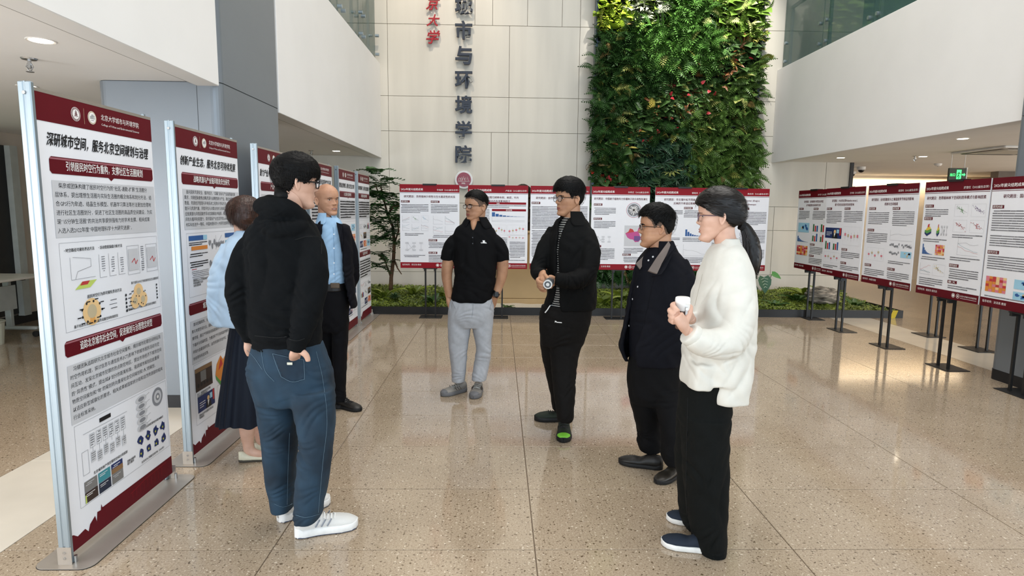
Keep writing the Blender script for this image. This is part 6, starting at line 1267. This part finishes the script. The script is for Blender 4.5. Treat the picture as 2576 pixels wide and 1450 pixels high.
m_ = hairline(-.02, ZWH, .01); h7.patch('hair', HAIRD, p7, m_, lambda x, y, z: .010+.012*np.clip((z)*3, 0, 1)+.012*np.clip(-y-.1, 0, .3), .0006)
h7.tufts('hair_strands', HAIRD, p7, m_, .018, lambda x, y, z: (-x*.3, -1.0, -.35 if z < .3 else -.2), 2200, .05, .0, .0009, zone=False, mess=.05)
h7.glasses(p7, mat('mauve_frame', '#6a5660', .3, metal=.5), lw=.105, lh=.085, round_=2.3)
# ponytail
pt = bpy.data.objects.new('ponytail', None); COL.objects.link(pt); pt.parent = p7
MB().tube([P(1862, 566, Y), P(1872, 570, Y)], [.021, .021], 14).build('hair_tie', mat('black_elastic', '#08080a', .8), pt)
spine = [(1860, 566, 12), (1874, 572, 13), (1887, 600, 18), (1893, 636, 21), (1892, 668, 18), (1893, 690, 10), (1900, 704, 3)]
tl = garment('tail', [limb(Y, [(a, b, c, .02) for a, b, c in spine])], HAIRD, pt, Y, .006, 3, [(1890, 630, 80, 8, 8, .0025)], .0006, 3)
mb = MB(); r_ = np.random.default_rng(5); cs = crom([(a, b, c) for a, b, c in spine], 5)
for k in range(460):
    u, d_ = r_.uniform(-1, 1), r_.uniform(-.04, .07); i0 = r_.integers(0, 12); pts = []
    for i in range(i0, min(len(cs), i0+r_.integers(10, 18))): e = 1.08+.12*(i/len(cs))**2*r_.uniform(0, 2.4); pts.append(P(cs[i][0]+u*cs[i][2]*e+(i-20)*(.5*u if i > 20 else 0), cs[i][1]+u*2+(4 if i > 26 else 0), Y+.02+d_*(cs[i][2]/24)*(1-abs(u)*.5)))
    if len(pts) > 3: mb.tube(pts, [.0016]*(len(pts)-1)+[.0004], 4)
o = mb.build('strands', mat('ponytail_hair', '#1c110c', .4, var=.4, scale=40, spec=.35), pt); o['kind'] = 'stuff'
CRM = mat('cream_satin', '#d4d0c6', .55, var=.03, scale=20, bump=.05, bscale=300, sheen=.2)
g = garment('blouse', [loft(sect(Y, [(612, 1802, 1856, .075), (630, 1788, 1868, .11), (662, 1774, 1880, .15), (705, 1762, 1888, .17), (780, 1743, 1892, .18), (850, 1729, 1890, .185), (910, 1721, 1884, .18), (950, 1718, 1880, .178)])), loft(sect(Y, [(905, 1728, 1800, .12, -.05), (940, 1722, 1779, .12, -.05), (962, 1720, 1776, .118, -.05), (968, 1722, 1774, .115, -.05)]), ex=3.6), loft(sect(Y, [(905, 1768, 1876, .125, -.05), (945, 1784, 1874, .122, -.05), (985, 1781, 1872, .12, -.05), (1000, 1779, 1870, .118, -.05), (1005, 1780, 1868, .115, -.05)]), ex=3.6),
    limb(Y, [(1832, 668, 40, -.05), (1852, 730, 45, -.11), (1855, 800, 46, -.14), (1834, 855, 44, -.17), (1790, 866, 40, -.20), (1755, 856, 34, -.215), (1741, 846, 30, -.22)]), limb(Y, [(1790, 690, 36, .08), (1768, 770, 36, .10), (1752, 812, 28, .04), (1746, 808, 22, -.06)])], CRM, p7, Y, .0062, 6, [(1835, 850, 50, 130, 26, .009), (1775, 862, 40, 60, 20, .007), (1760, 760, 60, 15, 34, .006), (1800, 740, 60, 30, 44, .006), (1860, 760, 60, 10, 40, .006), (1830, 930, 60, 20, 50, .006), (1745, 900, 50, 170, 30, .005), (1800, 640, 30, 60, 18, .003)], .0012, 11)
cf = garment('cuff', [limb(Y, [(1750, 850, 31, -.215), (1738, 844, 31, -.22), (1731, 838, 29, -.222)])], CRM, g, Y, .006, 3, (), .0006, 2)
MB().add(*cshell(Y, [(600, 1808, 1855, .062), (613, 1801, 1859, .078), (628, 1792, 1866, .104), (638, 1789, 1869, .114)], 0, PI, [.40, .50, .62, .80], .010)).build('collar', CRM, g, True)
seam('placket', g, [(1768, 690), (1758, 730), (1748, 770)], .0008, mat('cream_seam', '#b9b1a3', .7))
WTR = mat('black_wool', '#0b0d0c', .85, var=.15, scale=300, **CLOTH)
tr = garment('wide_trousers', [loft(sect(Y, [(925, 1728, 1868, .15), (1000, 1712, 1838, .14), (1060, 1708, 1832, .135)])), loft(sect(Y, [(1040, 1712, 1832, .13, -.02), (1100, 1718, 1828, .128, -.02), (1200, 1722, 1827, .125, -.02), (1290, 1730, 1824, .12, -.02), (1340, 1742, 1822, .118, -.02), (1378, 1752, 1820, .112, -.02), (1394, 1766, 1817, .10, -.02)])), loft(sect(Y, [(1040, 1706, 1780, .11, .08), (1150, 1704, 1762, .105, .12), (1250, 1709, 1758, .10, .15), (1318, 1716, 1758, .09, .17)]))], WTR, p7, Y, .0068, 6, [(1760, 1330, 40, 50, 30, .010), (1790, 1200, 90, 8, 46, .008), (1730, 1150, 80, 4, 22, .006), (1780, 1370, 30, 70, 14, .008), (1820, 1050, 60, 20, 30, .005)], .0012, 12)
seam('crease', tr, [(1731, 1000), (1729, 1100), (1727, 1220), (1730, 1300)], .0016, mat('crease_black', '#050606', .9))
NVS, WS = mat('navy_knit_shoe', '#15202f', .8, var=.2, scale=200), mat('white_sole', '#dcdad6', .5)
shoe(1800, 1385, 2.60, 163, .245, 'slip_on_sneaker', NVS, WS, p7, sole_h=.12, hgt=.34, wid=.39); shoe(1800, 1330, 2.83, 163, .24, 'slip_on_sneaker', NVS, WS, p7, sole_h=.12, hgt=.34, wid=.39)
# cup
q_ = P(1715.5, 800, Y-.185); zt = P(1715.5, 747, Y-.185).z; zb = P(1715.5, 828, Y-.185).z
cu = thing('tumbler', 'white lidded tumbler held by the woman in cream', 'cup', (q_.x, q_.y, zb)); H_ = zt-zb
MB().lathe((0, 0, 0), [(.022, 0), (.026, .004), (.0275, H_*.55), (.028, H_*.6)], 28).build('body', mat('cup_brown', '#5d4238', .15, var=.1), cu, True); MB().lathe((0, 0, H_*.58), [(.0285, 0), (.0305, .003), (.0305, H_*.34), (.029, H_*.40), (.024, H_*.42)], 28).build('lid', mat('cup_white', '#eceae6', .4), cu, True)
MB().box(.004, -.034, H_*.80, .022, -.029, H_*.84, .001).build('lid_latch', MATS['cup_white'], cu); MB().box(.002, -.036, H_*.25, .012, -.031, H_*.72, .002).build('carry_strap', mat('strap_grey', '#c6c6c6', .5), cu); MB().cyl((.008, -.037, H_*.66), .006, .006, 14, axis='y').build('strap_pin', MATS['cup_white'], cu)

# ============ tall man in black hoodie and jeans
Y = 2.8; SK = SKIN['fair']
h1 = Head(P(745, 460, Y), .234, 34, -4, 0, wide=1.0)
core = [neck(h1, 716, 566, Y, .058, .066), loft(sect(Y, [(600, 655, 785, .10), (700, 650, 785, .11), (880, 660, 790, .11)])), limb(Y, [(640, 610, 20), (606, 700, 19, -.03), (614, 800, 16, -.03), (627, 866, 12, -.01)]), limb(Y, [(785, 630, 22, -.06), (782, 720, 20, -.11), (760, 820, 17, -.16), (744, 888, 14, -.18)]),
        limb(Y, [(700, 960, 28, .04), (704, 1120, 22, .05), (712, 1280, 16, .06)]), limb(Y, [(780, 960, 28, -.02), (795, 1120, 22, -.08), (775, 1300, 16, -.10)])]
hr = fingers(Y, [(746, 880, 15, -.185), (744, 890, 17, -.175), (741, 901, 14, -.13)], [[(726+8*k, 898, 6.5, -.13), (722+8*k, 920, 6, -.115), (720+8*k, 932, 5.5, -.10)] for k in range(4)]+[[(758, 884, 9, -.19), (769, 893, 8, -.195), (774, 903, 7, -.195), (775, 910, 6, -.195)]]); hl = fingers(Y, [(627, 858, 13, -.01), (630, 874, 17, -.01), (636, 890, 16, 0)], [[(630+6*k, 890, 6.5, .0), (634+6*k, 905, 6, .0), (637+6*k, 916, 5.5, .0)] for k in range(4)]+[[(638, 866, 8, -.05), (644, 878, 7, -.06), (646, 888, 6, -.06)]])
p1 = person('tall man in black hoodie and blue jeans seen from behind', h1, core, [hr, hl], SK, None)
h1.face(p1, LIP, HAIRB); m_ = hairline(-.03, [(-.6, -.34), (-.30, -.30), (-.22, -.24), (-.15, -.10), (-.10, .02), (0, .05), (.06, .00), (.10, .02), (.16, .10), (.24, .14), (.6, .15)])
h1.patch('hair', HAIRB, p1, m_, lambda x, y, z: .006+.018*np.clip((z+.05)*2.5, 0, 1), .0010); h1.tufts('hair_tufts', mat('soft_black_hair', '#0d0b0a', .6, var=.3, scale=60, spec=.15), p1, m_, .020, lambda x, y, z: (x*.9, .7 if z > .3 else .1, -.3 if z > .35 else -1), 1500, .04, .16)
h1.glasses(p1, mat('black_acetate', '#141416', .3), r=.0034, lw=.115, lh=.085, round_=3.0)
MB().tube([tuple(q) for q in h1.w(np.array([[0, -.16, -.12], [0, -.165, -.28], [0, -.155, -.38], [0, -.14, -.47]]))], [.054, .055, .050, .040], 22).build('nape_hair', HAIRB, p1, True)
HOOD = mat('black_fleece', '#0c0e10', .9, var=.12, scale=40, bump=.15, bscale=500, spec=.15)
hoodring = [(770, 562, 15, .05), (757, 540, 15, .10), (716, 512, 16, .12), (674, 508, 18, .07), (657, 520, 21, -.02), (682, 521, 26, -.08), (722, 527, 25, -.09), (758, 548, 20, -.05), (770, 562, 15, .05)]
g = garment('hoodie', [loft(sect(Y, [(545, 664, 772, .12), (572, 634, 794, .145), (620, 622, 807, .165), (700, 627, 806, .16), (780, 631, 806, .155), (838, 633, 806, .15), (848, 640, 805, .143), (870, 641, 806, .143), (880, 645, 803, .138)])), limb(Y, hoodring), limb(Y, [(655, 560, 22, -.08), (690, 580, 24, -.13), (735, 576, 20, -.12), (768, 566, 14, -.05)]),
    limb(Y, [(652, 590, 30), (616, 655, 35, -.02), (603, 720, 35, -.04), (609, 785, 31, -.03), (620, 828, 25, -.02), (624, 838, 21, -.02), (627, 858, 19, -.01)]), limb(Y, [(778, 606, 34, -.05), (790, 680, 38, -.10), (779, 758, 37, -.13), (763, 818, 31, -.16), (752, 850, 27, -.18), (748, 856, 24, -.18), (744, 882, 23, -.18)])], HOOD, p1, Y, .0066, 5, [(615, 730, 40, 60, 22, .008), (612, 800, 30, 80, 16, .007), (780, 750, 50, 110, 28, .007), (760, 820, 40, 100, 18, .007), (700, 810, 80, 80, 34, .006), (700, 660, 90, 8, 60, .007), (690, 560, 50, 60, 16, .006), (740, 545, 40, 120, 16, .005), (640, 620, 50, 50, 30, .005)], .0018, 1)
seam('shoulder_seam', g, [(742, 604), (775, 596), (806, 606), (808, 640)], .0018, mat('hoodie_seam', '#08090a', .9)); seam('waistband_seam', g, [(642, 845), (690, 850), (722, 848)], .002, MATS['hoodie_seam']); seam('cuff_seam', g, [(728, 854), (748, 858), (766, 852)], .002, MATS['hoodie_seam'])
DEN = mat('blue_denim', '#12222f', .85, c2='#213a4d', scale=7, bump=.2, bscale=700)
tr = garment('jeans', [loft(sect(Y, [(862, 642, 808, .145), (900, 631, 822, .155), (940, 626, 834, .16), (980, 640, 839, .155), (1008, 648, 839, .13)])), loft(sect(Y, [(976, 640, 750, .12, .03), (1030, 650, 750, .115, .04), (1080, 658, 748, .105, .05), (1120, 662, 747, .10, .05), (1180, 668, 742, .095, .06), (1240, 680, 740, .086, .06), (1272, 686, 738, .08, .06), (1280, 688, 737, .078, .06)])),
    loft(sect(Y, [(976, 722, 839, .12, -.05), (1030, 742, 841, .115, -.06), (1080, 752, 839, .11, -.08), (1120, 757, 835, .105, -.09), (1160, 752, 832, .10, -.10), (1220, 746, 823, .095, -.10), (1270, 743, 813, .088, -.10), (1300, 742, 807, .08, -.10), (1306, 744, 804, .078, -.10)]))], DEN, p1, Y, .0066, 4, [(700, 1100, 45, 85, 18, .007), (795, 1110, 45, 95, 20, .008), (790, 1010, 60, 60, 26, .006), (690, 1010, 50, 120, 24, .006), (710, 1235, 36, 75, 18, .007), (780, 1270, 36, 70, 15, .007), (790, 1190, 40, 80, 26, .006), (650, 920, 30, 60, 16, .005), (800, 930, 40, 110, 18, .005)], .0013, 13)
STI = mat('pale_stitch', '#5f7686', .8); pk = surf_patch('back_pocket', tr, [(686, 888), (764, 905), (766, 954), (736, 962), (708, 948)], .0035, mat('blue_denim_dark', '#122230', .85, c2='#1f374a', scale=9))
for pts in ([(687, 890), (725, 899), (763, 906)], [(763, 906), (765, 930), (766, 954)], [(766, 954), (736, 961), (708, 948)], [(708, 948), (696, 918), (687, 890)]): seam('stitching', tr, pts, .0008, STI, None, .005)
seam('stitching', tr, [(655, 868), (660, 900), (668, 935), (690, 960)], .0008, STI); seam('stitching', tr, [(795, 885), (812, 960), (822, 1060), (812, 1160), (800, 1290)], .0008, STI); seam('stitching', tr, [(622, 882), (640, 900), (660, 930)], .0008, STI); seam('stitching', tr, [(728, 1090), (724, 1180), (722, 1270)], .0008, STI); seam('hem_stitching', tr, [(744, 1296), (770, 1302), (803, 1294)], .0008, STI); seam('hem_stitching', tr, [(690, 1268), (712, 1276), (736, 1268)], .0008, STI)
pp, nn = on(tr, 729, 915, .007); MB().box(pp.x-.012, pp.y-.002, pp.z-.006, pp.x+.012, pp.y+.002, pp.z+.006, .001).build('pocket_label', mat('metal_label', '#c9c8b8', .4, metal=.3), tr)
WSH, GS, DS = mat('white_knit', '#dad8d4', .7, var=.05, scale=200, bump=.3, bscale=900), mat('grey_stripe', '#8a8f99', .5), mat('slate_sole', '#4d5870', .5)
shoe(741, 1358, 2.735, 20, .295, 'white_sneaker', WSH, mat('white_foam', '#e3e2e0', .5), p1, sole_h=.14, hgt=.40, wid=.37, lace=mat('white_lace', '#e8e6e2', .7), stripes=GS, midsole=DS); shoe(700, 1325, 2.87, 48, .29, 'white_sneaker', WSH, MATS['white_foam'], p1, sole_h=.14, hgt=.40, wid=.37, lace=MATS['white_lace'], stripes=GS, midsole=DS)

# ============ woman in pale blue shirt and pleated skirt
Y = 3.62; SK = SKIN['fair']
h2 = Head(P(618, 545, Y), .208, 38, 0, 0, wide=.98)
core = [neck(h2, 613, 606, Y, .046, .05), loft(sect(Y, [(620, 585, 660, .08), (720, 590, 660, .09), (850, 590, 660, .10)])), limb(Y, [(578, 640, 14, -.02), (556, 720, 13, -.06), (575, 780, 11, .02)]), limb(Y, [(665, 640, 14, .05), (680, 720, 13, .08), (672, 790, 11, .1)]), limb(Y, [(615, 840, 26), (620, 980, 22), (621, 1040, 20.5), (622, 1085, 19), (624, 1116, 14), (628, 1134, 13), (648, 1143, 11), (670, 1147, 8)]), limb(Y, [(650, 840, 26, .06), (655, 980, 22, .1), (656, 1050, 19, .12), (657, 1095, 16, .13), (660, 1114, 12, .14), (678, 1122, 10, .15), (696, 1126, 8, .16)])]
ha = fingers(Y, [(575, 778, 10, .02), (582, 790, 12, .03), (588, 800, 11, .04)], [[(583+3*k, 800, 3.5, .04), (586+3*k, 810, 3.2, .05), (588+3*k, 818, 3, .05)] for k in range(4)]+[[(590, 788, 4, .03), (596, 796, 3.6, .03), (598, 803, 3.2, .03)]])
p2 = person('woman with short brown hair in pale blue shirt and navy pleated skirt', h2, core, [ha], SK, None)
h2.face(p2, LIPW, HAIRR, brow_w=.03); m_ = hairline(-.05, [(-.6, -.46), (-.20, -.44), (-.08, -.34), (.02, -.20), (.10, -.06), (.18, .12), (.26, .2), (.6, .22)], .01)
h2.patch('hair', HAIRR, p2, m_, lambda x, y, z: .012+.010*np.clip(z*2+.3, 0, 1)-.006*np.clip(-(z+.25)*5, 0, 1)+.016*np.exp(-((y+.07)/.12)**2-((z+.05)/.17)**2), .001); h2.tufts('hair_strands', HAIRR, p2, m_, .020, lambda x, y, z: (x*.6, -.2, -1), 1500, .05, .02, .0011, zone=False, mess=.08)
PBL = mat('pale_blue_cotton', '#b9cfe4', .75, var=.04, scale=20, **CLOTH)
g = garment('shirt', [loft(sect(Y, [(588, 592, 650, .07), (604, 576, 664, .11), (640, 562, 680, .15), (700, 552, 686, .17), (760, 545, 690, .18), (806, 542, 690, .18), (813, 546, 688, .175)])), limb(Y, [(584, 622, 26, -.03), (563, 680, 31, -.07), (552, 740, 30, -.09), (550, 795, 26, -.09), (552, 806, 24, -.09)])], PBL, p2, Y, .007, 5, [(560, 720, 50, 110, 24, .007), (580, 660, 40, 20, 26, .005), (560, 780, 40, 160, 20, .006)], .0014, 14)
MB().add(*cshell(Y, [(580, 596, 640, .062), (592, 590, 650, .078), (602, 586, 654, .092)], 0, .5, [.4, .45, .5], .010)).build('collar', PBL, g, True)
NSK = mat('navy_satin', '#0c1422', .55, var=.06, spec=.25)
S_ = sect(Y, [(800, 586, 668, .12), (850, 580, 672, .15), (920, 571, 680, .18), (1000, 561, 686, .205), (1050, 555, 688, .215)]); R_ = crom(S_, 8); mb = MB(); n = 160; vs = []
for i, (cx, cy, cz, a, b) in enumerate(R_):
    t = i/(len(R_)-1)
    for k in range(n): th = 2*PI*k/n; f_ = 1+.045*t*math.sin(th*17+1.5*math.sin(th*3))+.02*t*math.sin(th*7); vs.append((cx+a*f_*math.cos(th), cy+b*f_*math.sin(th), cz-.012*t*math.sin(th*5)))
fs = [((i+1)*n+k, (i+1)*n+(k+1) % n, i*n+(k+1) % n, i*n+k) for i in range(len(R_)-1) for k in range(n)]+[tuple(range(n))]
mb.add(vs, fs); mb.build('pleated_skirt', NSK, p2, True)
CRS = mat('cream_leather', '#d9d2ba', .4, var=.05)
shoe(600, 1135, 3.60, 8, .24, 'flat_shoe', CRS, mat('dark_thin_sole', '#3a352c', .6), p2, sole_h=.05, wid=.30, low=True); shoe(640, 1120, 3.74, 15, .24, 'flat_shoe', CRS, MATS['dark_thin_sole'], p2, sole_h=.05, wid=.30, low=True)

# ============ bald man in navy suit jacket and pale blue shirt
Y = 4.6; SK = SKIN['ruddy']
h3 = Head(P(823, 503, Y), .236, -37, -3, 3, wide=1.0, jaw=.96, smile=.7, cheek=1.15)
core = [neck(h3, 821, 566, Y, .054, .060), loft(sect(Y, [(575, 800, 862, .07), (620, 795, 868, .09), (760, 800, 868, .09)])), limb(Y, [(874, 592, 12, .03), (884, 650, 12, .08), (884, 705, 11, .14), (862, 738, 9, .22)]), limb(Y, [(782, 592, 12), (772, 650, 12, .06), (776, 705, 11, .14), (800, 738, 9, .22)]), limb(Y, [(856, 760, 18), (856, 880, 13), (856, 1005, 9)]), limb(Y, [(820, 760, 18, .03), (824, 880, 13, .08), (828, 1000, 9, .15)])]
hb = fingers(Y, [(858, 740, 9, .22), (846, 746, 11, .24), (838, 750, 10, .25)], [[(838, 744+4*k, 3.6, .25), (828, 746+4*k, 3.4, .25), (820, 750+4*k, 3, .24)] for k in range(4)]+[[(850, 738, 4, .24), (842, 736, 3.6, .26), (836, 738, 3.2, .26)]]); hc = fingers(Y, [(803, 740, 9, .22), (814, 746, 11, .22), (822, 750, 10, .22)], [[(822, 744+4*k, 3.6, .22), (832, 746+4*k, 3.4, .21), (838, 750+4*k, 3, .2)] for k in range(4)]+[[(812, 738, 4, .22), (820, 736, 3.6, .21), (826, 738, 3.2, .21)]])
p3 = person('bald man in dark suit jacket and pale blue shirt with hands behind his back', h3, core, [hb, hc], SK, None)
h3.face(p3, LIP, mat('sparse_brow', '#6a5044', .7), teeth=True, eye_open=.8);
SHB = mat('sky_blue_cotton', '#9fc0de', .7, var=.04, scale=25, **CLOTH); SUIT = mat('midnight_wool', '#0e0e15', .8, var=.1, scale=60, **CLOTH)
sh = garment('shirt', [loft(sect(Y, [(546, 802, 848, .058), (558, 796, 858, .08), (600, 790, 872, .112), (660, 790, 871, .118), (714, 798, 870, .118)]))], SHB, p3, Y, .0075, 5, [(832, 690, 40, 80, 14, .006), (836, 620, 50, 20, 24, .004)], .0014, 15)
MB().add(*cshell(Y, [(536, 802, 841, .058), (548, 799, 848, .068), (560, 796, 856, .085), (566, 796, 858, .092)], 0, math.radians(-65), [.25, .32, .42, .60], .009)).build('collar', SHB, sh, True)
seam('placket', sh, [(838, 572), (840, 620), (842, 660), (843, 705)], .0016, mat('blue_seam', '#7fa2c4', .7))
for yy in (590, 625, 662, 690): stud('button', sh, 840, yy, .0055, mat('pearl_button', '#e6eaf0', .25))
g = garment('suit_jacket', [cshell(Y, [(563, 790, 868, .108), (574, 780, 880, .124), (620, 774, 886, .14), (680, 774, 888, .152), (730, 775, 892, .155), (766, 778, 897, .155), (774, 780, 896, .152)], 0, math.radians(-73), [.42, .44, .50, .56, .66, .80, .84], .022), limb(Y, [(868, 584, 16, .02), (882, 640, 18, .07), (886, 700, 17, .13), (872, 730, 14, .2)]), limb(Y, [(786, 584, 16), (774, 640, 18, .05), (776, 700, 17, .13), (796, 732, 14, .2)])], SUIT, p3, Y, .0075, 5, [(880, 690, 30, 70, 16, .005), (880, 740, 40, 20, 18, .005)], .0014, 16)
plate('lapel', [(846, 560, Y-.105), (862, 566, Y-.10), (866, 600, Y-.135), (860, 640, Y-.15), (856, 610, Y-.145)], .008, SUIT, g); plate('lapel', [(800, 562, Y-.10), (806, 556, Y-.095), (808, 600, Y-.14), (806, 650, Y-.15), (798, 610, Y-.14)], .008, SUIT, g)
bl = MB(); v, f = loft(sect(Y, [(711, 798, 872, .122), (720, 798, 872, .124), (729, 798, 873, .123)])); bl.add(v, f); b_ = bl.build('belt', mat('black_belt', '#141214', .35), p3, True)
q_ = P(843, 719, Y-.128); MB().box(q_.x-.034, q_.y-.008, q_.z-.020, q_.x+.034, q_.y+.004, q_.z+.020, .004).build('buckle', mat('bronze_buckle', '#6b5d50', .3, metal=.7), b_)
tr = garment('trousers', [loft(sect(Y, [(724, 799, 872, .118), (760, 798, 876, .125), (800, 800, 877, .12), (832, 804, 876, .10)])), loft(sect(Y, [(815, 836, 877, .085), (880, 837, 873, .082), (940, 839, 870, .078), (1008, 841, 869, .072)])), loft(sect(Y, [(815, 801, 846, .085, .05), (880, 806, 843, .082, .08), (940, 810, 845, .078, .12), (1000, 812, 846, .07, .15)]))], mat('black_suit_trousers', '#0b0b0f', .8, var=.1, **CLOTH), p3, Y, .0078, 5, [(855, 990, 24, 80, 12, .005), (840, 830, 30, 60, 14, .005)], .0012, 17)
shoe(842, 1022, 4.66, -28, .265, 'leather_shoe', LBK, LSO, p3, sole_h=.10, lace=MATS['lace_black']); shoe(814, 1010, 4.78, -45, .265, 'leather_shoe', LBK, LSO, p3, sole_h=.10, lace=MATS['lace_black'])

# ============ bronze bust on the pedestal
Yb = 9.75; hb_ = Head(P(1315, 503, Yb), .46, -88, 0, 0); BRZ = mat('dark_bronze', '#3a2c22', .35, metal=.7, var=.25, scale=12, bump=.4, bscale=30)
V = []; F = []
for v, f in hb_.skin()+[limb(Yb, [(1315, 525, 20), (1315, 548, 22), (1315, 560, 34)]), loft(sect(Yb, [(546, 1296, 1334, .10), (556, 1282, 1352, .15), (570, 1277, 1358, .17), (581, 1281, 1352, .16)]))]:
    o = len(V); V += [tuple(q) for q in v]; F += [tuple(i+o for i in q) for q in f]
me = bpy.data.meshes.new('bust'); me.from_pydata(V, [], F); me.materials.append(BRZ); me.polygons.foreach_set('use_smooth', [True]*len(me.polygons)); me.update(); bu = tag(link('bronze_bust', me), 'dark bronze bust peeking over the posters on the tan pedestal', 'sculpture')
hb_.patch('bust_hair', BRZ, bu, hairline(-.02), .02, .002)
